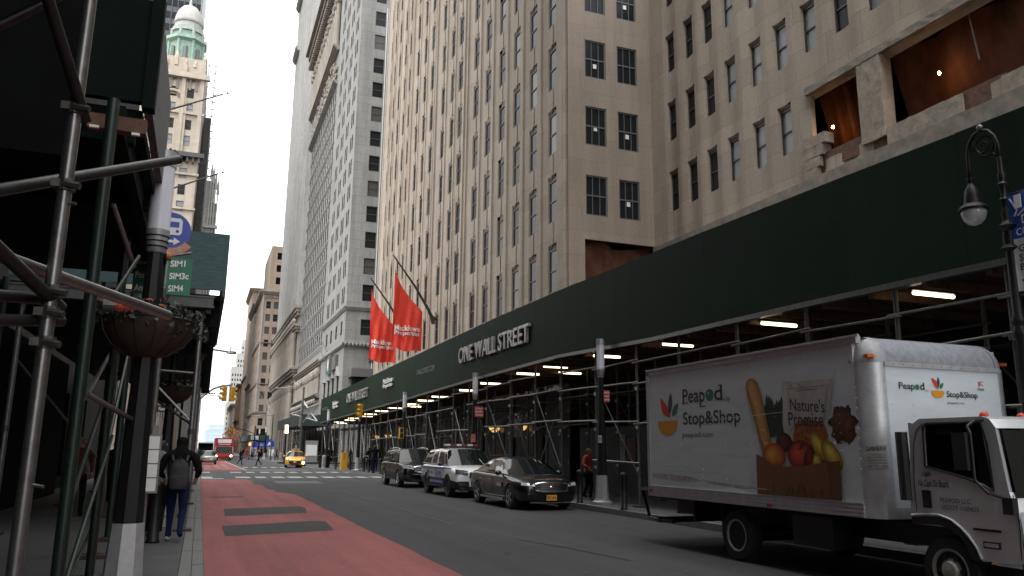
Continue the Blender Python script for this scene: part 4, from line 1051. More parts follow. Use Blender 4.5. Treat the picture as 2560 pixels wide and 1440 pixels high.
t = thing('street_name_sign', 'black street name plate with white letters beyond the second flower bowl', 'sign', (-1.9, 44, 3.4))
m = MB(); m.box(-2.15, -1.15, 43.98, 44, 3.4, 3.72, 'poster_black'); m.build('plate', t); m = MB(); write(m, 'Rector St', lambda a, c, d: (-2.06+.8*a, 43.97, 3.48+.17*c), 'white_sign', .02); m.build('lettering', t)
m = MB(); m.tube((-2.2, 44.05, .15), (-2.2, 44.05, 5), .06, 'black_iron', 8); m.build('post', t)
t = thing('round_sign', 'dark round sign seen from behind beside the second lantern post', 'sign', (-.42, 20.4, 3.9)); m = MB(); m.tube((-.42, 20.42, 3.98), (-.42, 20.4, 3.98), .26, 'black_iron', 24); m.tube((-.46, 20.5, .15), (-.46, 20.5, 3.9), .03, 'black_iron', 6); m.build('disc', t)
# bollards
def bollard(): 
    m = MB(); m.lathe([(.11, 0), (.105, .04), (.09, .05), (.088, .86), (.095, .88), (.09, .93), (.05, .97), (.0, .98)], (0, 0, 0), 'black_iron', 16); return m.mesh('bollard', True)
bm_ = bollard()
BL = [(-.58, 14.5, 'black bollard on the left pavement behind the near lantern foot'), (10.82, 22.3, 'black bollard left of the silver lantern foot by the saloon'), (10.72, 19.4, 'black bollard right of the silver lantern foot by the truck')]
BL += [(10.75, y, 'one of the black bollards lined up along the kerb beyond the black car') for y in (48.5, 50.7, 53, 54.6, 56.4)]+[(10.5, 60.4, 'one of the black bollards lined up along the kerb beyond the black car'), (9.9, 63.3, 'one of the black bollards lined up along the kerb beyond the black car')]
for x, y, lb in BL:
    o = link('bollard', bm_); o.location = (x, y, .15); tag(o, lb, 'bollard', 'black bollards')
mk('grey_bollard', (.2, .2, .2), .6, var=.15)
for (x, y) in ((9.5, 66.8), (9.0, 99), (9.0, 108)):
    m = MB(); m.lathe([(.2, .15), (.17, .2), (.16, 1.1), (.1, 1.16)], (x, y, 0), 'grey_bollard', 12); o = m.build('grey_post'); tag(o, {66.8: 'short grey post beside the litter bin near the taxi', 99: 'short grey post right behind the taxi', 108: 'short grey post well beyond the taxi'}[y], 'bollard', 'short grey posts')
# bins and boxes
t = thing('litter_bin', 'black slatted litter bin at the kerb corner beside the taxi', 'bin', (9.75, 68.5, .15)); m = MB(); m.lathe([(.42, .15), (.48, 1.0), (.55, 1.12), (.3, 1.25)], (9.75, 68.5, 0), 'black_iron', 16); m.build('drum', t); m = MB(); m.box(9.3, 10.2, 68.2, 68.8, 1.32, 1.42, 'black_iron'); m.build('hood', t)
mk('box_yellow', (.55, .29, .02), .5, var=.1)
t = thing('news_box', 'tall yellow newspaper box standing among the dark posts at the kerb', 'news box', (10.15, 61.2, .15)); m = MB(); m.box(9.95, 10.42, 61, 61.5, .15, 1.45, 'box_yellow'); m.build('case', t); m = MB()
for k in range(3): m.ext([(10.1, .95+.16*k), (10.25, 1.05+.16*k), (10.25, 1.0+.16*k), (10.12, .92+.16*k)], lambda a, c, d: (a, 61-d, c), .003, .006, 'trim_black')
m.build('emblem', t)
t = thing('street_drum', 'pale grey drum standing behind the person with the backpack', 'bin', (-.62, 17.4, .15)); m = MB(); m.lathe([(.2, .15), (.21, .9), (.18, .95)], (-.62, 17.4, 0), 'silver_paint', 16)
for z in (.35, .6): m.lathe([(.215, z), (.225, z+.03), (.215, z+.06)], (-.62, 17.4, 0), 'silver_paint', 16)
m.build('drum', t)
for k, (x, y) in enumerate(((-.2, 19.6), (-.22, 22.8), (-.23, 25.6), (-.25, 29))):
    m = MB(); m.box(x-.14, x+.05, y-.12, y+.12, .152, .23, 'plywood'); m.box(x-.1, x+.0, y-.09, y+.09, .23, .29, 'rusty_steel'); o = m.build('timber_block')
    tag(o, 'brown timber pad left in a row along the left kerb edge', 'timber block', 'timber pads along the left kerb')

# flags
mk('flag_red', (.72, .045, .022), .7, var=.1, scale=2); mk('pole_dark', (.03, .028, .026), .5, var=0)
def flag(y, lb, lb2, seed):
    t = thing('flagpole', lb2, 'flagpole', (16.06, y, 11.43), 0, 'slanted poles of the red flags')
    m = MB(); m.path([(15.75, y, 11.0), (15.6, y, 11.5), (15.3, y, 12.1), (14.2, y, 13.8), (12.45, y, 16.05)], .1, 'pole_dark', 8, radii=[.16, .15, .12, .085, .05]); m.tube((16.0, y, 11.4), (15.6, y, 11.5), .14, 'pole_dark', 8); m.build('pole', t)
    t = thing('hanging_flag', lb, 'flag', (13.5, y, 10), 0, 'red flags on the tan tower')
    A, B_, C_, D_ = (12.62, 15.15), (14.85, 11.85), (14.85, 8.9), (12.62, 9.05)
    q = random.Random(seed); ph = [q.uniform(0, 6) for _ in range(6)]; rows = []
    def F_(u, v):
        top = (A[0]+(B_[0]-A[0])*u, A[1]+(B_[1]-A[1])*u**.62); bot = (D_[0]+(C_[0]-D_[0])*u, D_[1]+(C_[1]-D_[1])*u-.12*math.sin(PI*u)+.07*math.sin(9*u+ph[0]))
        w = .13*math.sin(7*u+2.2*v+ph[1])+.08*math.sin(15*u-3*v+ph[2])+.06*math.sin(24*u+6*v+ph[3])
        return (top[0]*(1-v)+bot[0]*v, y-.05+w*(.35+.65*v), top[1]*(1-v)+bot[1]*v)
    m = MB(); m.grid([[F_(i/44, j/30) for j in range(31)] for i in range(45)], 'flag_red'); m.build('cloth', t, smooth=True)
    m = MB()
    zl = .80 if seed == 1 else .82
    for s, v0, v1 in (('Macklowe', zl-.075, zl), ('Properties', zl-.005, zl+.085)):
        def L2(a, c, d, v0=v0, v1=v1):
            u = .07+.84*a
            p = F_(u, 0); zt = 10.35-(.42 if v0 > .76 else 0)+(.42*c)-.05*a
            pt, pb = F_(u, 0)[2], F_(u, 1)[2]; v = (pt-zt)/(pt-pb); p = F_(u, v); return (p[0], p[1]-.07, p[2])
        write(m, s, L2, 'white_sign', .02)
    m.build('lettering', t)
flag(57.5, 'larger red flag overlapping the other red flag on the tan tower', 'dark slanted pole of the nearer red flag on the tan tower', 1)
flag(66.2, 'smaller looking red flag partly covered by the larger red flag', 'dark slanted pole of the red flag standing further left', 4)
# thin white poles over the banded building
for (y, z0, lb) in ((112, 13.6, 'pale slanted pole lower left beside the egg moulding'), (110, 14.4, 'pale slanted pole upper right beside the egg moulding'), (196, 9.0, 'thin pale pole leaning from the far columned base'), (190, 9.6, 'second thin pale pole leaning from the columned base')):
    m = MB(); m.tube((15.4, y, z0), (12.3 if y < 150 else 10.8, y-.3, z0+(5.6 if y < 150 else 7.5)), .07, 'silver_paint', 6, .04); o = m.build('slanted_pole'); tag(o, lb, 'flagpole', 'bare pale poles')
mk('gold', (.5, .35, .12), .4, metal=.6, var=0)
for (z0, z1, x0, x1, lb) in ((17.75, 19.2, -2.8, -.12, 'upper bare flagpole with ball tip jutting out at the left'), (13.85, 15.0, -2.2, -.02, 'lower bare flagpole with ball tip jutting out at the left')):
    t = thing('bare_flagpole', lb, 'flagpole', (x0, 40, z0), 0, 'bare poles at the left'); m = MB(); m.tube((-5.2, 40, z0-(x0+5.2)*.5), (x1-.2, 40, z1-.08), .055, 'galv', 8, .035); m.build('pole', t); m = MB(); m.blob((x1, 40, z1), (.06, .06, .06), 'gold', 8, 6); m.tube((x1-.3, 40, z1-.12), (x1-.3, 40, z1-.3), .02, 'galv', 6); m.build('finial', t)
# star sign and far sheds
mk('fascia_teal', (.022, .034, .036), .5, var=.2, scale=3)
t = thing('star_sign', 'spiky outlined star sign with pale lettering fixed to the far end shed corner', 'sign', (10.4, 89, 4.3))
m = MB(); st = []
for k in range(10):
    a = PI/2+PI*k/5+.25; r_ = (1.5, .55)[k % 2]; st.append((r_*1.6*math.cos(a), r_*math.sin(a)))
for k in range(10): p, q_ = st[k], st[(k+1) % 10]; m.tube((10.3+p[0]*.4, 88-p[0]*2.2, 5.4+p[1]), (10.3+q_[0]*.4, 88-q_[0]*2.2, 5.4+q_[1]), .09, 'silver_paint', 6)
m.build('star_outline', t)
m = MB(); write(m, 'FUTURO', lambda a, c, d: (10.2+.9*a, 85.2-1.5*a, 4.7+.5*c+.4*a), 'silver_paint', .03, .03); m.build('lettering', t)
def far_shed(name, label, x, y0, y1, z0, z1, mat, post_mat='scaffold_grey', step=3.2, wd=4.0):
    t = thing(name, label, 'scaffold shed', (x, y0, .15)); m = MB(); m.box(x, x+.08, y0, y1, z0, z1, mat); m.box(x, x+wd, y0-.08, y0, z0, z1, mat); m.build('hoarding', t)
    m = MB(); m.box(x+.1, x+wd, y0, y1, z0+.1, z0+.2, 'plywood'); m.build('deck', t)
    y = y0+.3
    while y < y1:
        for xx in (x+.2, x+wd-.3): m = MB(); m.tube((xx, y, .15), (xx, y, z0+.1), .07, post_mat, 6); m.build('post', t)
        m = MB(); m.tube((x+.15, y, 2.2), (x+.15, min(y+step, y1), 3.2), .04, post_mat, 4); m.tube((x+.15, y, 3.2), (x+.15, min(y+step, y1), 3.2), .04, post_mat, 4); m.build('brace', t)
        y += step
    return t
far_shed('shed_beyond_street', 'grey green pavement shed wrapping the corner beyond the side street', 10.9, 99, 128, 4.4, 5.75, 'fascia_teal')
t2 = far_shed('green_shed_with_board', 'teal green shed carrying a white board in front of the tan block', 9.0, 170, 200, 3.15, 4.3, 'shed_green')
m = MB(); m.box(9.5, 11.2, 169.8, 169.9, 3.4, 4.15, 'white_sign'); m.build('board', t2); m = MB(); write(m, 'CVs', lambda a, c, d: (9.65+.8*a, 169.78, 3.55+.4*c), 'ink_dark', .05); m.build('lettering', t2)
t = thing('shop_awning', 'blue shop awning over the far pavement below the teal shed', 'awning', (8.8, 150, 1.7)); m = MB(); m.box(8.75, 11.3, 150, 153, 1.85, 2.75, 'sign_blue'); m.build('canopy', t); m = MB(); m.box(9.6, 10.6, 149.97, 150, 2.1, 2.5, 'paper_grey'); m.build('sign_panel', t); m = MB(); m.box(8.9, 8.98, 150.1, 150.2, .15, 1.85, 'galv'); m.box(11.1, 11.18, 150.1, 150.2, .15, 1.85, 'galv'); m.build('post', t)
t = thing('blue_banner', 'small blue peaked shop banner left of the far shed posts', 'banner', (10.2, 135, 2)); m = MB(); m.ext([(9.7, 1.9), (11.2, 1.9), (11.2, 2.7), (10.45, 3.2), (9.7, 2.7)], lambda a, c, d: (a, 135-d, c), 0, .05, 'sign_blue'); m.build('cloth', t); m = MB(); write(m, 'A', lambda a, c, d: (10.1+.7*a, 134.93, 2.1+.6*c), 'white_sign', .05); m.build('lettering', t); m = MB(); m.tube((10.45, 135.05, .15), (10.45, 135.05, 2.2), .05, 'black_iron', 6); m.build('post', t)
for (x, y, w, h, lb) in ((8.6, 112, .8, 1.7, 'white framed notice board on the pavement behind the taxi'), (11.2, 94, 1.4, 2.4, 'pale hoarding board under the far shed right of the taxi')):
    t = thing('pavement_board', lb, 'board', (x, y, .15)); m = MB(); m.box(x, x+w, y, y+.08, .2, .2+h, 'paper_grey'); m.build('panel', t); m = MB(); m.box(x+.1, x+w-.1, y-.02, y, .2+h*.3, .2+h*.8, 'white_sign'); m.build('poster', t)
# ---------------------------------------------------------------- left side: dark building, sheds, scaffold pipes
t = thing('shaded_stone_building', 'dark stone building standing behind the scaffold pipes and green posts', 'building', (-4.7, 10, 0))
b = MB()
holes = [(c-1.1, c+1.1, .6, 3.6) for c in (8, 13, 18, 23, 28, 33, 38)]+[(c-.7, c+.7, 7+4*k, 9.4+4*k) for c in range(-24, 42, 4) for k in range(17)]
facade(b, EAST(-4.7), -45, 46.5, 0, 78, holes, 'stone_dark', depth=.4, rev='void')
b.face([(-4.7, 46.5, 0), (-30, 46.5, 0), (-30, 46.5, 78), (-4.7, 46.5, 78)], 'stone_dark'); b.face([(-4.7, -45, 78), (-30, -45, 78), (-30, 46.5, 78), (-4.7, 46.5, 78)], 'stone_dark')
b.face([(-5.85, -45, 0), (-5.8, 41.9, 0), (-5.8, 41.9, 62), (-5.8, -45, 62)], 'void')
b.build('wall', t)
b = MB()
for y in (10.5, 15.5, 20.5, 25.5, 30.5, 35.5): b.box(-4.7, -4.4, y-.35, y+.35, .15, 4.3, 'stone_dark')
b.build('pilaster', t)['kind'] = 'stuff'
mk('pipe_steel', (.2, .2, .2), .34, metal=.85, var=.22, scale=18)
mk('post_green', (.006, .016, .011), .4, var=.25, scale=10)
mk('shade_black', (.003, .0035, .0035), .9, var=.3, scale=5, spec=.1)
mk('clamp_iron', (.09, .085, .08), .5, metal=.7, var=.3, scale=30)
t = thing('pipe_scaffold', 'bare steel pipe scaffold with clamps crossing in front of everything', 'scaffold', (-.7, 3.3, .15))
mk('pipe_dark', (.034, .034, .034), .42, metal=.7, var=.3, scale=18)
def pipe(p, q, r=.024, mat='pipe_dark', nm='pipe', par=None):
    m = MB(); m.tube(p, q, r, mat, 14); return m.build(nm, par or t, auto=40)
pipe((-.562, 3.3, .15), (-.548, 3.3, 6.4), .026, 'pipe_steel', nm='standard')
pipe((-.66, 2.98, 3.28), (-.52, 3.33, 2.9), .022, nm='brace'); pipe((-1.1, 3.5, 3.14), (-.7, 3.5, 3.5), .02, nm='brace')
pipe((-.95, 2.6, 2.26), (-.23, 4.4, 3.16), .024, nm='ledger'); pipe((-.82, 2.68, 2.42), (-.53, 3.36, 2.16), .024, nm='brace')
pipe((-.72, 3.12, 2.3), (-.2, 4.3, 2.3), .024, 'pipe_steel', nm='ledger'); pipe((-.9, 2.9, 2.12), (-.56, 3.42, 2.2), .022, nm='ledger'); pipe((-.85, 2.9, 2.03), (-.53, 3.42, 2.12), .022, nm='ledger')
m = MB()
for z in (2.02, 2.13, 2.21, 2.93, 2.62):
    m.lathe([(.036, z-.022), (.036, z+.022)], (-.556, 3.3, 0), 'clamp_iron', 8); m.tube((-.556, 3.27, z), (-.5, 3.25, z-.01), .014, 'clamp_iron', 6); m.box(-.6, -.57, 3.26, 3.3, z-.015, z+.015, 'clamp_iron')
m.tube((-.556, 3.3, 1.52), (-.5, 3.28, 1.51), .006, 'galv', 6); m.tube((-.56, 3.3, 2.55), (-.51, 3.28, 2.55), .006, 'galv', 6); m.tube((-.56, 3.3, .72), (-.5, 3.28, .71), .006, 'galv', 6)
m.build('clamp', t)['kind'] = 'stuff'
b = MB(); b.box(-5.2, -.35, -14, 4.4, 4.4, 4.5, 'shade_black'); b.box(-.4, -.33, -14, 4.4, 4.4, 5.6, 'shade_black'); b.build('deck', t)  # unseen deck overhead, set low and wide to shade the left pavement
for (x, y) in ((-1.3, -4), (-4.4, 1), (-4.4, -5)): pipe((x, y, .15), (x, y, 4.4), .026, nm='standard')
# green posted shed
t = thing('green_post_shed', 'dark green shed box on green posts hanging over the scaffold pipes', 'scaffold shed', (-1.2, 9, .15))
b = MB(); b.box(-1.19, -.64, 7.1, 7.18, 4.56, 5.52, 'shed_dark'); b.box(-5.2, -1.195, 7.11, 7.17, 4.0, 8.0, 'shade_black'); b.build('end_panel', t)  # wide black sheet added left of the panel for the deep shade there
mk('weathered_ply', (.115, .118, .118), .85, var=.55, scale=9, stretch=(3, 3, .7))
b = MB(); b.box(-.70, -.63, 7.2, 9.45, 4.55, 5.55, 'weathered_ply'); b.box(-.7, -.6, 7.06, 7.2, 4.5, 5.56, 'shed_dark'); b.build('fascia', t)
b = MB(); b.box(-5.2, -.7, 7.2, 14, 4.42, 4.52, 'shed_dark'); b.build('deck', t)
b = MB()
b.box(-1.05, -.62, 6.78, 6.88, 4.16, 4.28, 'rusty_steel'); b.box(-5.2, -.75, 7.3, 7.42, 4.25, 4.42, 'shed_dark'); b.box(-5.2, -.75, 9.4, 9.52, 4.25, 4.42, 'shed_dark'); b.box(-.9, -.8, 6.9, 13.8, 4.2, 4.42, 'shed_dark')
b.build('beam', t)
b = MB(); b.box(-1.03, -.96, 6.76, 6.79, 4.15, 4.17, 'white_sign'); b.box(-.72, -.66, 6.76, 6.79, 4.13, 4.15, 'white_sign'); b.build('label_tag', t)
for (x, y, r_) in ((-.84, 6.5, .045), (-1.26, 12.76, .06), (-1.27, 14.98, .06), (-1.05, 10.6, .05), (-2.9, 9, .05), (-4.6, 12, .05), (-3.1, 14.5, .05)):
    m = MB(); m.tube((x, y, .15), (x, y, 4.3), r_, 'post_green', 12); po = m.build('post', t, auto=40)
    m = MB(); m.box(x-.2, x+.2, y-.18, y+.18, .151, .2, 'plywood'); m.box(x-.1, x+.1, y-.1, y+.1, .2, .215, 'clamp_iron'); m.build('base_plate', po)
for p, q, r_ in (((-.67, 5.5, .85), (-.76, 8.3, 1.75), .016), ((-.97, 8.0, 2.11), (-.66, 9.5, 1.92), .026), ((-.97, 8, 2.11), (-1.26, 12.5, 3.0), .024), ((-.94, 8.0, 3.88), (-.75, 8.5, 3.4), .024), ((-.72, 8.55, 3.52), (-.84, 7.9, 3.0), .02), ((-1.26, 12.76, 1.2), (-1.27, 14.98, 3.2), .03), ((-.85, 6.5, 1.1), (-1.26, 12.7, 2.6), .02), ((-1.26, 12.76, 3.4), (-1.05, 10.6, 2.2), .03), ((-1.27, 14.98, .6), (-1.3, 17.5, 3.4), .03), ((-.9, 6.6, .35), (-1.2, 12.3, .75), .018)):
    m = MB(); m.tube(p, q, r_, 'pipe_steel' if r_ > .023 and r_ < .028 else 'post_green', 8); m.build('brace', t)
b = MB(); b.box(-4.35, -4.25, 7.2, 30, .15, 4.3, 'void'); b.build('back_boards', t)
t = thing('warning_lamp', 'grey and orange warning lamp lashed to the scaffold pipe above the flower bowl', 'lamp', (-.5, 4.6, 2.35))
mk('lens_orange', (.5, .06, .015), .35, var=.1, scale=60)
m = MB(); m.tube((-.53, 4.6, 2.385), (-.47, 4.6, 2.385), .03, 'galv', 12); m.build('body', t); m = MB(); m.lathe([(.026, .0), (.028, .02), (.022, .08), (.012, .1)], (-.47, 4.6, 2.38), 'lens_orange', 12, axis='x'); m.build('lens', t)
m = MB()
for k in range(3): m.lathe([(.0305, .015+.03*k), (.0305, .019+.03*k)], (-.47, 4.6, 2.38), 'galv', 12, axis='x')
m.build('guard', t)
# second shed, teal boards, silver posts
t = thing('teal_box_shed', 'weathered teal boarded shed box on silver posts beyond the bus stop sign', 'scaffold shed', (-.3, 16, .15))
mk('teal_board', (.042, .085, .09), .7, var=.3, scale=3.5, stretch=(1.4, 1, 8)); mk('orange_edge', (.2, .055, .02), .8, var=.3)
b = MB(); b.box(-3.4, .17, 16.0, 16.06, 4.62, 5.74, 'teal_board'); b.build('end_panel', t)
b = MB(); b.box(.17, .22, 16.0, 24, 4.5, 5.74, 'teal_board'); b.box(.222, .228, 16.0, 24, 4.5, 5.74, 'orange_edge'); b.build('fascia', t)
b = MB(); b.box(-4.2, .15, 16.1, 38, 4.44, 4.54, 'shed_dark'); b.build('deck', t)
b = MB(); b.box(-3.4, .03, 16.0, 16.12, 4.3, 4.46, 'scaffold_grey'); b.box(-3.4, .05, 15.98, 16.16, 4.27, 4.3, 'scaffold_grey'); b.box(-3.4, .05, 15.98, 16.16, 4.46, 4.49, 'scaffold_grey'); b.box(-.1, 0, 16.2, 37, 4.2, 4.44, 'scaffold_grey'); b.build('beam', t)
b = MB()
for k in range(26): b.box(-.05+rnd.uniform(-.15, .18), .1+rnd.uniform(0, .1), 16.5+k*.8, 16.62+k*.8, 4.0-rnd.uniform(0, .12), 4.42, 'shed_dark')
b.build('joist', t)['kind'] = 'stuff'
for (x, y) in ((-.17, 16.4), (-.17, 24), (-.2, 31), (-.2, 37), (-3.2, 16.4), (-3.2, 24), (-3.2, 31), (-1.9, 20), (-1.9, 28)):
    m = MB(); m.tube((x, y, .15), (x, y, 4.3), .05, 'galv', 12); po = m.build('post', t, auto=40); m = MB(); m.lathe([(.062, 1.9), (.062, 2.0)], (x, y, 0), 'clamp_iron', 8); m.lathe([(.062, 4.05), (.09, 4.28)], (x, y, 0), 'galv', 8); m.box(x-.16, x+.16, y-.16, y+.16, .151, .19, 'plywood'); m.build('coupler', po)
for p, q in (((-.2, 16.4, 2.1), (-1.9, 20, 3.3)), ((-.17, 16.4, 3.05), (-1.1, 16.5, 3.1)), ((-.2, 16.4, 2.15), (-1.1, 16.6, 3.05)), ((-.17, 16.4, 3.85), (-.5, 16.3, 4.3)), ((-.17, 16.4, 3.2), (-.17, 24, 1.4)), ((-.17, 24, 3.2), (-.2, 31, 1.4)), ((-3.2, 16.4, 3.2), (-1.9, 20, 1.2)), ((-.17, 16.4, 3.3), (-.2, 31, 3.3))): m = MB(); m.tube(p, q, .024, 'galv', 8); m.build('brace', t)

# ---------------------------------------------------------------- left side: far buildings
t = thing('domed_cream_tower', 'ornate cream tower with green cupola and white dome', 'building', (-9, 150, 0))
b = MB(); cw = []
for c in (-6.9, -9.9): cw += [(c, 1.25)]
cs = [6+3.12*k for k in range(3, 21)]
rows_ = [(c-w/2, c+w/2, s, s+1.95) for c, w in cw for s in cs]+[(-13.5-.6, -13.5+.6, s, s+1.95) for s in cs]
facade(b, SOUTH(150), -26, -4.6, 0, 71.5, rows_, 'stone_cream', depth=.25)
b.face([(-4.6, 150, 0), (-4.6, 180, 0), (-4.6, 180, 71.5), (-4.6, 150, 71.5)], 'stone_cream'); b.face([(-26, 150, 71.5), (-4.6, 150, 71.5), (-4.6, 180, 71.5), (-26, 180, 71.5)], 'stone_cream')
b.build('wall', t)
put_windows(t, [(c, 150.15, s, 0, w, 1.95, 'dark_paper' if k % 2 else 'dark') for c, w in cw+[(-13.5, 1.2)] for k, s in enumerate(cs)], sub=False)
b = MB()
for (z, h, d) in ((69.0, 1.0, .9), (62.0, .5, .4), (50.3, .4, .4), (43.8, .4, .35), (35.6, .5, .4)): cornice(b, -26, 149.98, 150, z, h, d, 'stone_cream'); b.box(-26, -4.6+d, 150-d, 150.0, z, z+h, 'stone_cream')
b.build('cornice', t)
b = MB(); b.box(-26, -3.6, 148.8, 150, 53.6, 54.4, 'sash_dark')
for k in range(22): b.box(-25.5+k, -25.2+k, 149, 150, 52.6, 53.6, 'sash_dark')
b.build('dark_balcony', t)
b = MB()
ar = [(-9.9+2.3*math.cos(a), 64+2.4*math.sin(a)) for a in [PI*k/14 for k in range(15)]]
b.path([(x, 149.9, z) for x, z in ar], .3, 'stone_cream', 6); b.path([(-9.9+1.7*math.cos(PI*k/14), 149.95, 64+1.8*math.sin(PI*k/14)) for k in range(15)], .16, 'cornice_brown', 6)
for x in (-12.2, -7.6): b.box(x-.25, x+.25, 149.7, 150, 52, 64, 'stone_cream')
for x in (-5.0, -8.2, -11.8, -15): b.box(x-.35, x+.35, 149.55, 150, 54.5, 71.5, 'stone_cream')
for k in range(9): b.box(-15+k*1.1, -14.6+k*1.1, 149.8, 150, 66.8, 69, 'cornice_brown')
b.build('carved_arch', t)
b = MB(); q = random.Random(8)
for k in range(14):
    x = -26+k*1.62; h = 1.6+(1.6 if k % 3 == 1 else 0); b.lathe([(.45, 0), (.4, h*.6), (.05, h)], (x, 150.2, 71.5), 'stone_cream', 6)
b.box(-26, -4.6, 150, 150.5, 71.5, 73.2, 'stone_cream'); b.box(-5.1, -4.6, 150, 180, 71.5, 73.2, 'stone_cream')
for k in range(5): b.lathe([(.45, 0), (.4, 1.6), (.05, 3)], (-4.9, 151+k*3.5, 71.5), 'stone_cream', 6)
b.build('pinnacle', t)['kind'] = 'stuff'
b = MB(); cx, cy = -8.6, 154
b.lathe([(3.2, 70), (3.2, 77.2), (3.9, 77.6), (3.9, 78.2), (2.9, 78.3), (2.9, 80.6)], (cx, cy, 0), 'copper_green', 8, phase=PI/8); b.lathe([(3.1, 79.6), (3.1, 80), (2.6, 80.1), (2.5, 82)], (cx, cy, 0), 'stone_white', 16); 
for k in range(8):
    a = 2*PI*k/8; x, y = cx+3.05*math.cos(a), cy+3.05*math.sin(a); b.tube((x, y, 72.5), (x, y, 76), .5, 'sash_grey', 6, .4); a += PI/8; b.tube((cx+3.3*math.cos(a), cy+3.3*math.sin(a), 71), (cx+3.3*math.cos(a), cy+3.3*math.sin(a), 77.4), .25, 'copper_green', 6); b.tube((cx+2.95*math.cos(a), cy+2.95*math.sin(a), 78.3), (cx+2.95*math.cos(a), cy+2.95*math.sin(a), 80), .3, 'stone_white', 6)
b.build('cupola', t)
b = MB(); b.lathe([(2.6, 81.6), (2.75, 81.9), (2.6, 82.4), (2.5, 83.2), (2.1, 84.4), (1.4, 85.4), (.6, 85.9), (.25, 86.1), (.3, 86.5), (.1, 87.4)], (cx, cy, 0), 'stone_white', 16); b.build('dome', t, smooth=True)
# building hoist and netting beside it
mk('tower_net', (.045, .045, .046), .9, var=.6, scale=1.2)
t = thing('hoist_scaffold', 'dark netted scaffold with open hoist mast against the domed tower', 'scaffold', (-3.9, 168, 0))
b = MB(); b.box(-4.45, -3.2, 160, 176, 20, 66, 'tower_net'); b.build('netting', t)
b = MB()
for x in (-4.6, -3.3):
    for y in (166, 168): b.tube((x, y, 20), (x, y, 81), .09, 'sash_grey', 4)
for k in range(36):
    z = 24+k*1.6; b.tube((-4.6, 166, z), (-3.3, 166, z), .08, 'sash_grey', 4); b.tube((-4.6 if k % 2 else -3.3, 166, z), (-3.3 if k % 2 else -4.6, 166, z+1.6), .035, 'galv', 4); b.box(-3.3, -2.7, 166, 166.1, z-.15, z+.1, 'galv')
b.build('hoist_mast', t)
t = thing('dark_glass_tower', 'dark banded steel and glass skyscraper behind the cream dome', 'building', (-15, 232, 0))
mk('steel_black', (.05, .06, .075), .4, var=.1)
b = MB(); b.box(-50, -10.2, 232, 270, 0, 150, 'steel_black'); b.build('wall', t)
b = MB()
for k in range(40): b.box(-50, -10.15, 231.8, 232, 3+k*3.9, 4.9+k*3.9, 'pane')
b.build('window_bands', t)['kind'] = 'stuff'
b = MB()
for k in range(26): b.box(-50+k*1.6, -49.8+k*1.6, 231.6, 231.8, 0, 150, 'steel_black')
b.build('mullion', t)['kind'] = 'stuff'
t = thing('gothic_spired_building', 'white gothic building with pinnacles half hidden behind the hoist scaffold', 'building', (-3, 262, 0))
b = MB(); b.box(-14, -1.0, 262, 300, 0, 76, 'stone_white'); b.box(-14, -2.2, 262.5, 300, 76, 86, 'stone_white')
for x in (-1.1, -1.9, -2.7, -3.4): b.box(x-.2, x+.2, 261.5, 262, 0, 80+abs(x)*2, 'stone_white'); b.lathe([(.5, 0), (.4, 3), (.05, 6)], (x, 262, 79+abs(x)*2.2), 'stone_white', 6)
b.build('wall', t)
b = MB()
for x in (-1.5, -2.3, -3.05):
    for k in range(16): b.box(x-.2, x+.2, 261.9, 262, 8+4.5*k, 11+4.5*k, 'sash_grey')
b.build('windows', t)['kind'] = 'stuff'
b = MB(); b.box(-14, -.4, 261, 262, 70, 71, 'stone_white'); b.box(-14, -.5, 261.2, 262, 66, 66.6, 'stone_white'); b.build('cornice', t)
def left_row(name, label, x, y0, y1, h, mat, n=8):
    t = thing(name, label, 'building', (x, y0, 0)); b = MB(); ys = [y0+(y1-y0)*(k+.5)/n for k in range(n)]; zs = [5+3.8*k for k in range(int((h-6)/3.8))]
    facade(b, EAST(x), y0, y1, 0, h, [(c-.7, c+.7, z, z+2.2) for c in ys for z in zs], mat, depth=.3, rev='void')
    facade(b, SOUTH(y0), x-15, x, 0, h, [(c-.6, c+.6, z, z+2) for c in (x-2, x-4.6, x-7.2) for z in zs], mat, depth=.3); b.face([(x-15, y0, h), (x, y0, h), (x, y1, h), (x-15, y1, h)], mat); b.build('wall', t)
    put_windows(t, [(c, y0+.2, z, 0, 1.2, 2, 'grey_paper') for c in (x-2, x-4.6, x-7.2) for z in zs], sub=False)
    b = MB(); b.box(x-.2, x+.6, y0, y1, h-1, h, mat); b.box(x-15, x+.5, y0-.5, y0, h*.55, h*.55+.5, mat); b.build('cornice', t)
left_row('cream_street_building', 'lower cream building glimpsed between the lantern posts on the left', -4.6, 66, 146, 14.5, 'stone_cream', 14)
left_row('grey_kerb_building', 'pale grey buildings far along the left kerb beyond the signals', -2.6, 310, 420, 46, 'stone_beige', 10)
left_row('hazy_grey_building', 'hazy grey building farthest along the left kerb', -1.4, 440, 620, 40, 'stone_grey', 12)
t = thing('facade_scaffold', 'thin pipe scaffold climbing the far left fronts beyond the signals', 'scaffold', (-1.5, 300, 0))
b = MB()
for k in range(12):
    z = 4+k*3.6; b.tube((-2.4, 300, z), (-.6, 300, z), .08, 'sash_grey', 4); b.tube((-1, 300, z), (-1, 330, z), .08, 'sash_grey', 4)
    if k % 3 == 0: b.tube((-1, 302, z), (.9, 302, z+.3), .07, 'sash_grey', 4)
for x in (-2.4, -1.5, -.7): b.tube((x, 300, 0), (x, 300, 46), .09, 'sash_grey', 4)
b.build('pipes', t)
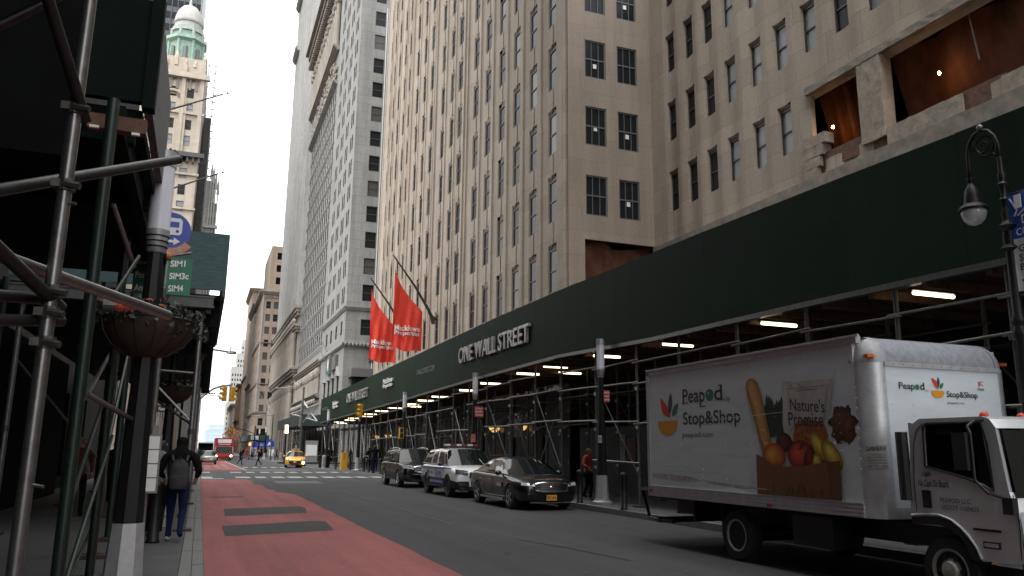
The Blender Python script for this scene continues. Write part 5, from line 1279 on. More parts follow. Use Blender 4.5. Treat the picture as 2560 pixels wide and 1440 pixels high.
# distant skyline
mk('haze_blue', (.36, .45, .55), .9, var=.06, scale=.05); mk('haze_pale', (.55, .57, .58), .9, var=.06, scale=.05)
def distant(label, x0, x1, y, z1, mat, steps=((1, 1),)):
    t = thing('distant_tower', label, 'building', ((x0+x1)/2, y, 0)); b = MB(); w = (x1-x0)/2; c = (x0+x1)/2
    for i, (f, g) in enumerate(steps): b.box(c-w*f, c+w*f, y+i, y+40-i, 0 if i == 0 else z1*steps[i-1][1], z1*g, mat)
    b.build('wall', t); b = MB()
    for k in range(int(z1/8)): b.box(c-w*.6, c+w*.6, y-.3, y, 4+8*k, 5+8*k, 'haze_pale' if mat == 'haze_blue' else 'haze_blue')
    b.build('window_bands', t)['kind'] = 'stuff'
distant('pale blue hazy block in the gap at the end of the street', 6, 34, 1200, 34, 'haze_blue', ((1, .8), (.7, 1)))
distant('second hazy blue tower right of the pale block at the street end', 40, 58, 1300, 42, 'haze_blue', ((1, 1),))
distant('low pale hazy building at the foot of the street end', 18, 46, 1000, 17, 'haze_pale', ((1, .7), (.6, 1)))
t = thing('low_white_hall', 'low white roofed hall below the white stepped tower', 'building', (24, 420, 0)); b = MB(); b.box(15, 24, 470, 500, 0, 11.5, 'stone_white'); b.ext([(13.8, 11.5), (25, 11.5), (22, 14), (16, 14)], lambda a, c, d: (a, d, c), 468, 500, 'haze_pale'); b.build('wall', t); b = MB(); [b.box(15.3+k*1.3, 16.1+k*1.3, 469.8, 470, 5, 9, 'sash_grey') for k in range(6)]; b.build('windows', t)['kind'] = 'stuff'
# bare reddish street trees far down
mk('twig_brown', (.24, .14, .10), .9, var=.3); mk('leaf_rust', (.32, .17, .11), .8, var=.3, scale=.6)
def tree(x, y, h, lb, seed):
    t = thing('street_tree', lb, 'tree', (x, y, .1), 0, 'rusty trees far down the street'); q = random.Random(seed); m = MB(); m.path([(x, y, .1), (x+.1, y, h*.35), (x+.2, y, h*.6)], .2, 'twig_brown', 6, [.25, .18, .08]); 
    for k in range(9): a = q.uniform(0, 6.28); m.tube((x+.1, y, h*q.uniform(.3, .5)), (x+math.cos(a)*h*.3, y+math.sin(a)*h*.3, h*q.uniform(.6, .95)), .09, 'twig_brown', 5, .02)
    m.build('trunk', t); m = MB()
    for k in range(420):
        a, e, r_ = q.uniform(0, 6.28), q.uniform(-1, 1), q.random()**.5; p = Vector((x+h*.42*r_*math.cos(a)*(1-.3*e), y+h*.42*r_*math.sin(a), h*.68+h*.34*e*r_)); d = Vector((q.uniform(-1, 1), q.uniform(-1, 1), q.uniform(-1, 1))).normalized(); s = d.orthogonal()*.16; m.face([p, p+d*.22+s, p+d*.5, p+d*.22-s], 'leaf_rust')
    m.build('crown', t)
tree(12.2, 330, 10.5, 'rusty leafed tree left of the others behind the bus', 3); tree(16, 345, 11, 'rusty leafed tree nearer the white tower behind the bus', 5); tree(13.6, 300, 8, 'smallest rusty tree right of the bus roof', 6)
# ---------------------------------------------------------------- vehicles
glassy('car_glass', (.008, .010, .011), .03)
mk('tail_red', (.4, .02, .015), .3, var=0); mk('plate_orange', (.62, .30, .03), .5, var=.05); glassy('headlight', (.38, .4, .42), .12); mk('amber', (.6, .12, .01), .3, var=0)
mk('plastic_black', (.014, .014, .015), .55, var=.1)
mk('rim_alloy', (.42, .42, .43), .3, metal=.8, var=.05); mk('rim_dark', (.03, .03, .032), .4, metal=.3, var=0)
glow('headlamp_on', (1, .8, .5), 7)
def paint(name, col, metal=0.0, rough=.28, ct=.6): mk(name, col, rough, metal, var=.06, scale=3, coat=ct)
paint('paint_black', (.004, .004, .005), 0, .22, .08); M['paint_black'].node_tree.nodes['Principled BSDF'].inputs['Specular IOR Level'].default_value = .3; paint('paint_grey', (.0085, .009, .0105), .1, .24, .35); paint('paint_white', (.70, .71, .72)); paint('paint_taxi', (.66, .30, .012)); paint('paint_silver', (.22, .23, .235), .4); paint('paint_red', (.42, .018, .014)); paint('police_blue', (.03, .10, .45))
def subdiv(mb, name, parent, lv=2, auto=50, cutters=()):
    """smooth a coarse cage (and cut wheel wells), keep it as one plain mesh"""
    me = mb.mesh(name, True, merge=True); o = bpy.data.objects.new(name, me); COL.objects.link(o)
    md = o.modifiers.new('s', 'SUBSURF'); md.levels = lv; md.render_levels = lv
    cs = []
    for (p, q, r) in cutters:
        c = MB(); c.tube(p, q, r, 'plastic_black', 28); co = link('cut', c.mesh('cut')); cs.append(co)
        bo = o.modifiers.new('b', 'BOOLEAN'); bo.operation = 'DIFFERENCE'; bo.object = co; bo.solver = 'EXACT'; bo.material_mode = 'TRANSFER'
    dg = bpy.context.evaluated_depsgraph_get(); me2 = bpy.data.meshes.new_from_object(o.evaluated_get(dg)); me2.name = name
    for c in cs: bpy.data.objects.remove(c)
    o.modifiers.clear(); o.data = me2; me2.shade_smooth(); me2.set_sharp_from_angle(angle=R(auto)); o.parent = parent
    return o
def wheel(par, x, y, r, w, side, spokes=5, rim='rim_alloy', double=True):
    """side: -1 left / +1 right (outer face)"""
    o = bpy.data.objects.new('wheel', None); COL.objects.link(o); o.parent = par; o.location = (x, y, r)
    m = MB(); e = side
    m.lathe([(r*.66, -w/2*e), (r*.92, -w/2*e), (r, -w*.3*e), (r, w*.3*e), (r*.93, w/2*e), (r*.68, w/2*e), (r*.66, w*.4*e)], (0, 0, 0), 'rubber', 28, axis='x'); m.build('tyre', o, local=True, auto=40)
    m = MB(); m.lathe([(r*.67, w*.3*e), (r*.69, w*.49*e), (r*.63, w*.47*e), (r*.60, w*.2*e), (.02, w*.18*e)], (0, 0, 0), lambda i, j: rim if i < 3 else 'rim_dark', 28, axis='x')
    if spokes:
        for k in range(spokes):
            for off in ((-.10, .10) if double else (0,)):
                a = 2*PI*k/spokes+off; ca, sa = math.cos(a), math.sin(a); tw = r*(.05 if double else .1)
                p = [(w*.47*e, r*.1*ca-tw*sa, r*.1*sa+tw*ca), (w*.49*e, r*.64*ca-tw*sa, r*.64*sa+tw*ca), (w*.49*e, r*.64*ca+tw*sa, r*.64*sa-tw*ca), (w*.47*e, r*.1*ca+tw*sa, r*.1*sa-tw*ca)]
                m.face(p, rim); q = [(v[0]-.05*e, v[1], v[2]) for v in p]
                for i in range(4): m.face([p[i], p[(i+1) % 4], q[(i+1) % 4], q[i]], rim)
        m.lathe([(r*.16, w*.36*e), (r*.15, w*.5*e), (.0, w*.52*e)], (0, 0, 0), rim, 14, axis='x')
    m.build('rim', o, local=True, auto=35)
    return o
def car(name, label, cat, loc, L, W, H, pnt, prof, green, wheels, wr, rotz=0.0, group=None, scale=1.0, clad=False, rim='rim_alloy', spokes=5, gh_w=.80, pillars=(), plate='HKT 2914', rails=False, lit=None, sill=.2):
    """front bumper at local y = 0 facing -y. prof: (y, z of the upper edge, half width) lower body; green: roofline"""
    t = thing(name, label, cat, loc, rotz, group); t.scale = (scale,)*3
    hw = W/2; m = MB(); rows = []
    for (y, zt, k, zb) in prof:
        w = hw*k; zm = zb+(zt-zb)*.45
        half = [(w*.82, zb), (w*.97, zb+.07), (w, zm), (w*.985, zt-.13), (w*.93, zt-.02), (w*.6, zt+.025), (0, zt+.04)]
        rows.append([(x, y, z) for x, z in half]+[(-x, y, z) for x, z in half[-2::-1]])
    mats = lambda i, j: ('plastic_black' if (clad and (j in (0, 1, 10, 11) )) or j in (0, 11) and False else pnt)
    m.grid(rows, mats); m.face(rows[0][::-1], pnt); m.face(rows[-1], pnt)
    m.grid([[rows[i][0] for i in range(len(rows))], [rows[i][-1] for i in range(len(rows))]], 'plastic_black')
    cut = []
    for wy in wheels: cut += [((-hw-.3, wy, wr), (-hw+.34, wy, wr), wr*1.13), ((hw-.34, wy, wr), (hw+.3, wy, wr), wr*1.13)]
    subdiv(m, 'body', t, 2, 45, cut)
    # cabin: (y at belt, z belt, y at roof, z roof, half-width belt, half-width roof)
    m = MB(); gr = MB()
    yb0, zb0, yr0, zr0, yr1, zr1, yb1, zb1 = green
    ks = [0, .12, .34, .37, .62, .65, .9, 1.0] if not pillars else pillars
    N = 9
    def zroof(f): return zr0+(zr1-zr0)*f+.05*math.sin(PI*min(1, f*1.1+.05))
    prow = []
    roofy = [yr0+(yr1-yr0)*f for f in ks]; belty = [yb0+(yb1-yb0)*f for f in ks]
    for f, ry, by in zip(ks, roofy, belty):
        wb, wt = hw*.93*(1-.05*abs(f-.45)*2), hw*gh_w*(1-.06*abs(f-.4)*2); zb = zb0+(zb1-zb0)*f; zt = zroof(f)
        prow.append([(wb, by, zb), (wb+(wt-wb)*.5+.015, (by*.5+ry*.5), zb+(zt-zb)*.52), (wt, ry, zt-.06), (wt*.86, ry, zt), (wt*.45, ry, zt+.02), (0, ry, zt+.028)])
    full = [r_+[(-x, y, z) for x, y, z in r_[-2::-1]] for r_ in prow]
    def gm(i, j):
        if j in (0, 1, 9, 8): return pnt
        return pnt
    m.grid(full, gm); 
    wsh = 10
    def endcap(r_, yb, zb, mat, k):
        pass
    # windscreen and rear screen bulge forward
    def screen(r_, cy, cz, mat):
        n_ = 10; top = r_[2:9]; w = r_[0][0]; rowsS = []
        for a in range(6):
            f = a/5; xs = []
            for k in range(7):
                u = k/6*2-1; x_top = top[k][0]; x = (-u*w*.985)*(1-f)+x_top*f; z = (zb_*(1-f))+(top[k][2])*f; yb_ = r_[0][1]+cy*(1-u*u); y = yb_*(1-f)+(top[k][1]+cy*.55*(1-u*u))*f
                xs.append((x, y, z))
            rowsS.append(xs)
        return rowsS
    zb_ = zb0-.02; fr = screen(full[0], -.22, 0, 'car_glass'); m2 = MB(); m2.grid(fr, 'car_glass'); m2.build('windscreen', t, smooth=True, local=True)
    zb_ = zb1-.02; rr_ = screen(full[-1], .12, 0, 'car_glass'); m2 = MB(); m2.grid(rr_, 'car_glass'); m2.build('rear_window', t, smooth=True, local=True)
    # close roof front and back edges to the screens
    m.grid([[p for p in full[0][2:9]], fr[-1]], pnt); m.grid([[p for p in full[-1][2:9]], rr_[-1]], pnt)
    m.build('cabin', t, smooth=True, local=True, merge=True)
    # side glass as separate panes set 4 mm proud, following the cabin side
    for sgn in (1, -1):
        for i in range(len(ks)-1):
            if ks[i+1]-ks[i] < .06: continue
            a, c = prow[i], prow[i+1]; P_ = []
            def pt(r0_, r1_, f, g):
                lo = Vector(r0_[0]).lerp(Vector(r1_[0]), f); mi_ = Vector(r0_[1]).lerp(Vector(r1_[1]), f); hi = Vector(r0_[2]).lerp(Vector(r1_[2]), f)
                v = lo.lerp(mi_, g*2) if g < .5 else mi_.lerp(hi, g*2-1)
                return ((v.x+.006)*sgn, v.y, v.z)
            f0 = .04 if i else .1; f1 = .97 if i < len(ks)-2 else .85
            g1 = [.9, .9]
            m2 = MB(); m2.grid([[pt(a, c, f0+(f1-f0)*s/3, g) for g in (.07, .5, .9)] for s in range(4)], 'car_glass'); m2.build('side_window', t, smooth=True, local=True)
    for wy in wheels:
        wheel(t, -hw+.125, wy, wr, .235, -1, spokes, rim); wheel(t, hw-.125, wy, wr, .235, 1, spokes, rim)
    m = MB()
    for s in (-1, 1): m.blob((s*(hw+.06), yb0+.42, zb0+.05), (.11, .07, .075), pnt if not clad else 'plastic_black', 10, 8); m.box(min(s*(hw-.1), s*(hw+.02)), max(s*(hw-.1), s*(hw+.02)), yb0+.4, yb0+.46, zb0-.01, zb0+.03, 'plastic_black')
    m.build('wing_mirror', t, local=True, smooth=True)
    m = MB()
    for s in (-1, 1):
        for f in (.43, .73): y = yb0+(yb1-yb0)*f; m.box(min(s*(hw*.985), s*(hw+.015)), max(s*hw*.985, s*(hw+.015)), y-.1, y+.1, zb0-.17, zb0-.14, 'chrome' if not clad else pnt)
    m.build('door_handle', t, local=True)
    m = MB()
    for s in (-1, 1):
        for f in (.06, .36, .635): y = yb0+(yb1-yb0)*f; m.path([(s*(hw+.001), y, sill+.2), (s*(hw+.003), y, sill+.36), (s*(hw*.99), y+.01, zb0-.1)], .0045, 'trim_black', 4)
        m.box(min(s*hw*.97, s*(hw+.012)), max(s*hw*.97, s*(hw+.012)), wheels[0]+wr*1.2, wheels[1]-wr*1.2, sill+.03, sill+.1, 'plastic_black' if clad else 'chrome')
    m.build('door_seam', t, local=True)
    if rails:
        m = MB()
        for s in (-1, 1): m.path([(s*hw*gh_w*.9, yr0+(yr1-yr0)*f, zroof(f)+.05-.05*(abs(f-.5) > .42)) for f in (.02, .08, .3, .6, .9, .98)], .018, 'chrome', 6)
        m.build('roof_rail', t, local=True)
    return t
def front(t, hw, zt, y0, plate, lamp, grille, lampmat='headlight', plate_z=.5, plate_x=0.0):
    """head lamps, grille, bumper opening and plate on the nose. lamp: (x0, x1, z0, z1, sweep); grille: (half width, z0, z1, bars)"""
    x0, x1, z0, z1, sw = lamp
    for s in (-1, 1):
        m = MB(); A = []
        n_ = 6
        lo = [(s*(x0+(x1-x0)*k/n_), y0(x0+(x1-x0)*k/n_)-.012, z0+sw*k/n_*.5) for k in range(n_+1)]; hi = [(s*(x0+(x1-x0)*k/n_), y0(x0+(x1-x0)*k/n_)+.06, z1+sw*k/n_) for k in range(n_+1)]
        m.grid([lo, hi], lampmat); m.path(lo, .012, 'trim_black', 4); m.path(hi, .01, 'trim_black', 4); m.tube(Vector(lo[2]).lerp(Vector(hi[2]), .5)+Vector((0, -.01, 0)), Vector(lo[2]).lerp(Vector(hi[2]), .5)+Vector((0, -.002, 0)), .05, 'rim_dark', 12); m.build('headlight', t, local=True)
    gw, g0, g1, bars, frame = grille
    m = MB(); N = 12
    def gx(k): return -gw+2*gw*k/N
    def gy(k, e=0): return y0(abs(gx(k)))-.02-e
    taper = lambda k: 1-.35*abs(k/N*2-1)**4
    m.grid([[(gx(k), gy(k), (g0+g1)/2+(g-(g0+g1)/2)*taper(k)) for k in range(N+1)] for g in (g0, g1)], 'trim_black')
    for bz in bars:
        z = g0+(g1-g0)*bz; m.grid([[(gx(k)*.96, gy(k, .018), (g0+g1)/2+(z+d-(g0+g1)/2)*taper(k)) for k in range(N+1)] for d in (-.028, .022)], frame)
    if frame == 'chrome': m.path([(gx(k), gy(k, .012), (g0+g1)/2+(g1-g0)/2*taper(k)) for k in range(N+1)]+[(gx(k), gy(k, .012), (g0+g1)/2-(g1-g0)/2*taper(k)) for k in range(N, -1, -1)]+[(gx(0), gy(0, .012), (g0+g1)/2+(g1-g0)/2*taper(0))], .022, 'chrome', 6)
    m.blob((0, gy(6, .03), (g0+g1)/2), (.09, .02, .04), 'chrome', 12, 6)
    m.build('grille', t, local=True)
    if plate:
        m = MB(); yy = y0(abs(plate_x))-.04; m.box(plate_x-.16, plate_x+.16, yy, yy+.015, plate_z-.08, plate_z+.08, 'plate_orange'); p = m.build('number_plate', t, local=True)
        m = MB(); write(m, plate, lambda a, c, d: (plate_x-.135+.27*a, yy-.003-d, plate_z-.035+.075*c), 'ink_dark', .03); m.build('lettering', p, local=True)
# dark grey saloon
nose = lambda x: .0+.22*(x/.86)**3
sal = [(.02, .62, .72, .28), (.1, .74, .86, .2), (.45, .86, .97, .19), (1.0, .93, 1.0, .2), (1.55, .99, 1.0, .2), (2.4, 1.0, 1.0, .2), (3.3, 1.01, 1.0, .2), (4.2, 1.04, .98, .22), (4.75, 1.04, .93, .26), (5.0, .97, .85, .34), (5.06, .8, .78, .4)]
t = car('grey_saloon', 'dark grey saloon car with chrome barred grille and ticket under its windscreen', 'car', (9.52, 21.45, 0), 5.06, 1.9, 1.53, 'paint_grey', sal, (1.3, .96, 2.25, 1.4, 3.3, 1.44, 4.3, 1.02), (1.0, 3.92), .345, group='cars parked along the right kerb', gh_w=.68)
front(t, .95, .9, nose, 'HKT 2914', (.47, .86, .66, .74, .06), (.5, .52, .78, (.12, .35, .6, .85), 'chrome'), plate_z=.36, plate_x=-.02)
m = MB(); m.box(-.62, .62, .1, .14, .2, .24, 'chrome'); m.box(-.8, -.55, .2, .26, .3, .36, 'plastic_black'); m.build('bumper_trim', t, local=True)
m = MB(); m.ext([(-.05, .0), (.18, .05), (.2, .1), (-.02, .06)], lambda a, c, d: (a, 1.48+c*1.2, 1.035+c*.5+d), 0, .003, 'plate_orange'); o = m.build('folded_ticket', None); o.location = (9.7, 21.45, 0); tag(o, 'small orange folded ticket lying at the foot of the grey saloon windscreen', 'ticket')
m = MB()
for (y, s) in ((1.7, -1),): m.box(-.98, -.95, 1.55, 1.95, .62, .72, 'chrome')
m.build('wing_badge', t, local=True)
# police 4x4 and black 4x4 share a shape
suv = [(.02, .78, .8, .34), (.08, .95, .92, .24), (.4, 1.04, .99, .23), (.95, 1.08, 1.0, .26), (1.5, 1.12, 1.0, .26), (2.5, 1.13, 1.0, .26), (3.4, 1.14, 1.0, .26), (4.3, 1.15, 1.0, .26), (4.8, 1.13, .97, .3), (4.96, 1.05, .9, .38), (5.0, .8, .85, .45)]
noseS = lambda x: -.01+.15*(x/.93)**4
SV = dict(wheels=(.98, 3.84), wr=.385, clad=True, rails=True, gh_w=.74, pillars=[0, .1, .33, .36, .6, .63, .9, 1.0], sill=.3)
t = car('police_car', 'white police car with blue stripes and roof light bar', 'police car', (9.52, 27.65, 0), 5.0, 2.0, 1.78, 'paint_white', suv, (1.25, 1.1, 1.95, 1.68, 4.45, 1.68, 4.85, 1.14), group='cars parked along the right kerb', rim='rim_dark', spokes=0, **{**SV, 'rails': False})
front(t, 1.0, 1, noseS, None, (.5, .93, .82, .94, .05), (.46, .66, .93, (.2, .5, .8), 'rim_dark'), 'rim_dark')
m = MB()
for s in (-1, 1): m.ext([(.45, .42), (.82, .42), (.86, .58), (.5, .58)], lambda a, c, d: (s*a, noseS(a)-.03-d, c), 0, .02, 'plastic_black'); m.ext([(.52, .87), (.68, .86), (.68, .92), (.52, .93)], lambda a, c, d: (s*a, noseS(a)-.02-d, c), 0, .01, 'headlight')
m.box(-.8, .8, .02, .1, .25, .4, 'plastic_black'); m.build('bumper_trim', t, local=True)
m = MB()
for s in (-1, 1):
    X1 = s*1.012
    m.face([(X1*.985, .5, .98), (X1*.99, 1.4, .99), (X1*.985, 1.4, 1.06), (X1*.97, .45, 1.03)], 'police_blue')
    m.box(min(X1*.97, X1*.999), max(X1*.97, X1*.999), 1.4, 4.6, .96, 1.04, 'police_blue'); m.box(min(X1*.985, X1), max(X1*.985, X1), 1.5, 3.3, .46, .56, 'police_blue'); m.box(min(X1*.985, X1*1.0), max(X1*.985, X1*1.0), 4.3, 4.7, .62, .7, 'police_blue')
m.build('blue_stripe', t, local=True)
m = MB(); write(m, 'NYPD', lambda a, c, d: (-1.013-d, 2.55-.85*a, .62+.27*c), 'police_blue', .05); write(m, 'POLICE', lambda a, c, d: (-1.013-d, 3.35-.5*a, .78+.07*c), 'ink_dark', .03); m.build('lettering', t, local=True)
m = MB(); m.ext([(-.14, -.12), (.0, -.17), (.14, -.12), (.15, .1), (0, .16), (-.15, .1)], lambda a, c, d: (-1.012-d, 3.6+a, .76+c), 0, .002, 'paper_grey'); m.build('crest', t, local=True)
lb_ = bpy.data.objects.new('light_bar', None); COL.objects.link(lb_); lb_.parent = t
mk('dome_white', (.6, .62, .65), .25, var=0); mk('dome_red', (.22, .04, .03), .25, var=0)
m = MB(); m.box(-.68, .68, 2.35, 2.75, 1.775, 1.83, 'trim_black'); m.build('bar', lb_, local=True)
m = MB()
for k in range(6): x = -.56+k*.225; m.box(x-.095, x+.095, 2.4, 2.7, 1.83, 1.9, 'dome_white' if k % 2 == 0 else 'dome_red')
m.build('beacon', lb_, local=True)
t = car('black_four_by_four', 'black sport utility car with bright headlights parked behind the police car', 'car', (9.5, 35.45, 0), 5.0, 2.0, 1.76, 'paint_black', suv, (1.25, 1.1, 1.95, 1.66, 4.45, 1.66, 4.85, 1.14), group='cars parked along the right kerb', rim='rim_alloy', **SV)
front(t, 1.0, 1, noseS, 'GTR 402', (.5, .93, .82, .94, .06), (.48, .68, .95, (.15, .45, .8), 'chrome'), 'headlight', plate_z=.52, plate_x=.34)
m = MB(); m.box(-.55, .55, .03, .07, .3, .34, 'chrome'); m.box(-.5, .5, .02, .05, .58, .61, 'chrome'); m.build('bumper_trim', t, local=True)
m = MB()
for s in (-1, 1): m.ext([(.5, .8), (.56, .8), (.56, .93), (.93, .97), (.93, 1.0), (.5, .96)], lambda a, c, d: (s*a, noseS(a)-.01-d, c), 0, .015, 'dome_white')
m.build('light_strip', t, local=True)
# taxi
t = car('yellow_taxi', 'yellow taxi with roof sign and one lit fog lamp', 'taxi', (8.05, 74.3, 0), 4.85, 1.83, 1.5, 'paint_taxi', sal, (1.35, .96, 2.3, 1.38, 3.3, 1.42, 4.4, 1.02), (1.0, 3.8), .33, rotz=R(-6), gh_w=.68)
front(t, .9, .9, nose, 'T60', (.45, .84, .66, .74, .06), (.52, .36, .62, (.5,), 'rim_dark'), plate_z=.55)
m = MB(); m.box(-.32, .32, 2.6, 2.9, 1.47, 1.68, 'box_yellow'); m.box(-.3, .3, 2.59, 2.6, 1.5, 1.66, 'stone_white'); m.box(-.12, .12, 2.5, 3.0, 1.68, 2.0, 'paper_grey'); m.build('roof_sign', t, local=True)
m = MB(); m.blob((.72, .02, .45), (.1, .04, .1), 'headlamp_on', 8, 6); m.build('fog_lamp', t, local=True)
# silver 4x4 facing us in the red lane and the dark van behind
t = car('silver_car', 'silver sport utility car driving beside the red double decker bus', 'car', (.98, 88.5, 0), 5.0, 2.0, 1.78, 'paint_silver', suv, (1.25, 1.1, 1.95, 1.66, 4.45, 1.66, 4.85, 1.14), scale=.8, **SV)
front(t, 1.0, 1, noseS, 'J41', (.5, .93, .82, .94, .06), (.48, .66, .95, (.15, .5, .8), 'chrome'), 'headlight', plate_z=.52)
t = thing('dark_van', 'dark van seen just above the roof of the silver car', 'van', (.7, 101, 0)); m = MB(); m.ext([(101, .3), (101, 1.3), (101.9, 2.2), (107, 2.3), (107, .3)], lambda a, c, d: (d, a, c), -.15, 1.55, 'paint_black'); m.build('body', t); m = MB(); m.ext([(-.02, 1.35), (1.42, 1.35), (1.3, 2.05), (.1, 2.05)], lambda a, c, d: (a, 101.03+(c-1.3)*.98-d, c), .02, .03, 'car_glass'); m.build('windscreen', t)
m = MB(); m.box(-.1, 1.5, 100.98, 101.9, 2.18, 2.3, 'silver_paint'); m.build('roof_edge', t); wheel(t, -.05-.7+.7, .8, .33, .2, -1, 0)
# double decker bus
t = thing('red_double_decker', 'red open topped double decker tour bus with lit headlights coming down the street', 'bus', (3.2, 118, 0)); m = MB()
m.ext([(118.05, .35), (118, .55), (118, 1.0), (118.3, 1.9), (118.25, 2.0), (118.2, 3.0), (128, 3.0), (128, .35)], lambda a, c, d: (d, a, c), 2.0, 4.4, 'paint_red'); m.build('body', t)
m = MB(); m.ext([(2.1, 1.02), (4.3, 1.02), (4.25, 1.85), (2.15, 1.85)], lambda a, c, d: (a, 117.98+(c-1.0)*.333-d, c), .0, .02, 'pane'); m.build('windscreen', t)
m = MB(); m.box(2.35, 4.1, 118.15, 118.2, 2.35, 2.85, 'white_sign'); m.build('sign_panel', t); m = MB(); write(m, 'OPEN TOP TOURS', lambda a, c, d: (2.5+1.45*a, 118.14, 2.08+.16*c), 'white_sign', .03); m.build('lettering', t)
for x in (2.25, 4.15): m = MB(); m.blob((x, 117.98, .62), (.13, .05, .12), 'headlamp_on', 10, 8); m.build('headlight', t)
m = MB(); m.box(1.98, 4.42, 118, 118.1, .22, .36, 'plastic_black'); m.box(2.2, 2.5, 118.4, 119.4, 0, .5, 'rubber'); m.box(3.9, 4.2, 118.4, 119.4, 0, .5, 'rubber'); m.build('undertray', t)
m = MB(); m.tube((3.0, 119, 3.0), (3.0, 119, 3.15), .1, 'trim_black', 8); m.box(2.05, 4.35, 118.5, 127.9, 2.98, 3.02, 'trim_black'); m.build('top_deck', t)
# ---------------------------------------------------------------- delivery truck
paint('truck_white', (.62, .645, .66), .32); mk('panel_white', (.55, .60, .635), .42, var=.07, scale=1.6, stretch=(1, 1, 4), coat=.15)
mk('alu', (.5, .51, .53), .38, metal=.45, var=.14, scale=7); mk('alu_sheet', (.34, .36, .4), .5, metal=.55, var=.2, scale=12)
mk('ink_print', (.025, .03, .04), .5, var=0); mk('print_red', (.55, .045, .015), .45, var=.08); mk('print_green', (.015, .16, .09), .45, var=.1); mk('print_navy', (.03, .05, .075), .45, var=0); mk('print_orange', (.60, .25, .015), .45, var=.08)
mk('bread_print', (.47, .235, .075), .5, var=.25, scale=9); mk('bag_print', (.44, .43, .41), .5, var=.18, scale=4); mk('greens_print', (.012, .035, .018), .5, var=.5, scale=12); mk('lettuce_print', (.055, .018, .010), .5, var=.7, scale=11); mk('fruit_orange', (.55, .14, .006), .5, var=.2, scale=8); mk('tomato_print', (.36, .018, .008), .5, var=.35, scale=5); mk('pear_print', (.50, .36, .02), .5, var=.28, scale=8); mk('orange_hi', (.68, .27, .04), .5, var=.2, scale=9); mk('tomato_hi', (.55, .09, .04), .5, var=.2); mk('pear_shade', (.33, .22, .012), .5, var=.2); mk('bread_hi', (.6, .36, .15), .5, var=.2, scale=9); mk('carton_print', (.15, .062, .026), .5, var=.14, scale=6); mk('carton_leaf', (.085, .035, .016), .5, var=0); mk('snack_print', (.27, .08, .02), .5, var=.6, scale=16); mk('scuffed', (.36, .35, .33), .8, var=.4, scale=15); mk('dark_print', (.05, .012, .008), .5, var=.3)
def tinted():
    m, t, b, N, L = _nt('tinted_glass'); tr = N.new('ShaderNodeBsdfTransparent'); tr.inputs[0].default_value = (.42, .46, .46, 1); gl = N.new('ShaderNodeBsdfGlossy'); gl.inputs['Roughness'].default_value = .03; mx = N.new('ShaderNodeMixShader'); fr = N.new('ShaderNodeFresnel'); fr.inputs[0].default_value = 1.5
    L.new(fr.outputs[0], mx.inputs[0]); L.new(tr.outputs[0], mx.inputs[1]); L.new(gl.outputs[0], mx.inputs[2]); L.new(mx.outputs[0], N['Material Output'].inputs['Surface']); M['tinted_glass'] = m
tinted()
mk('alu_dull', (.3, .305, .32), .6, metal=.3, var=.2, scale=9)
tk = thing('box_truck', 'white grocery delivery box truck with a produce picture on its side', 'truck', (9.2, 9.8, 0))
TS = lambda a, c, d=0: (8.0-d, a, c)
b = MB(); b.box(8.0, 8.06, 8.19, 13.4, 1.05, 3.12, 'panel_white'); b.build('side_panel', tk)
b = MB(); b.box(10.52, 10.58, 8.15, 13.4, 1.0, 3.12, 'panel_white'); b.box(8.06, 10.52, 13.36, 13.42, 1.0, 3.15, 'panel_white'); b.box(8.06, 10.52, 8.25, 13.36, 1.0, 1.06, 'alu'); b.face([(8.06, 8.15, 3.19), (10.54, 8.15, 3.19), (10.54, 13.42, 3.19), (8.06, 13.42, 3.19)], 'alu_sheet'); b.build('box_shell', tk)
b = MB()
b.box(7.985, 8.07, 8.17, 13.47, .86, 1.05, 'alu')
for z in (.875, .93, .985, 1.03): b.box(7.97, 7.986, 8.17, 13.46, z, z+.02, 'alu')
b.build('bottom_rail', tk)
b = MB(); b.box(7.985, 8.07, 8.1, 13.47, 3.1, 3.2, 'alu'); b.box(7.965, 8.0, 8.05, 13.47, 3.18, 3.215, 'alu'); b.build('top_rail', tk)
b = MB(); b.box(7.985, 8.1, 13.4, 13.5, .86, 3.2, 'alu'); b.build('rear_post', tk)
b = MB(); n_ = 12; rr_ = .27
rows_ = [[(8.27-rr_*math.cos(a), 8.19-rr_*math.sin(a), z) for a in [PI/2*k/n_ for k in range(n_+1)]] for z in (.86, 2.84)]
b.grid(rows_, 'alu'); b.build('corner_post', tk, smooth=True)
b = MB(); rows_ = [[(10.31+rr_*math.cos(a), 8.19-rr_*math.sin(a), z) for a in [PI/2*k/n_ for k in range(n_+1)]] for z in (.86, 2.84)]; b.grid(rows_, 'alu'); b.build('corner_post', tk, smooth=True)
b = MB(); b.box(8.27, 10.31, 7.92, 7.97, .86, 2.84, 'panel_white'); b.box(8.27, 10.31, 7.915, 7.93, .86, 1.0, 'alu'); b.build('front_panel', tk)
b = MB(); rows_ = [[(8.3+1.98*j/6, 8.27-.35*math.sin(a), 2.84+.36*(1-math.cos(a)) if False else 2.84+.37*math.cos(PI/2-a)*0+.37*math.sin(PI/2-a)*0+.37*(1-(math.sin(a)))) for a in [PI/2*k/n_ for k in range(n_+1)]] for j in range(7)]
rows_ = [[(8.3+1.98*j/6, 8.27-.345*math.cos(a), 2.84+.37*math.sin(a)) for a in [PI/2*k/n_ for k in range(n_+1)]] for j in range(7)]
b.grid(rows_, 'alu_sheet'); b.build('roof_cap', tk, smooth=True)
b = MB(); b.box(8.25, 10.34, 7.90, 7.92, 2.79, 2.85, 'alu'); b.build('cap_strip', tk)
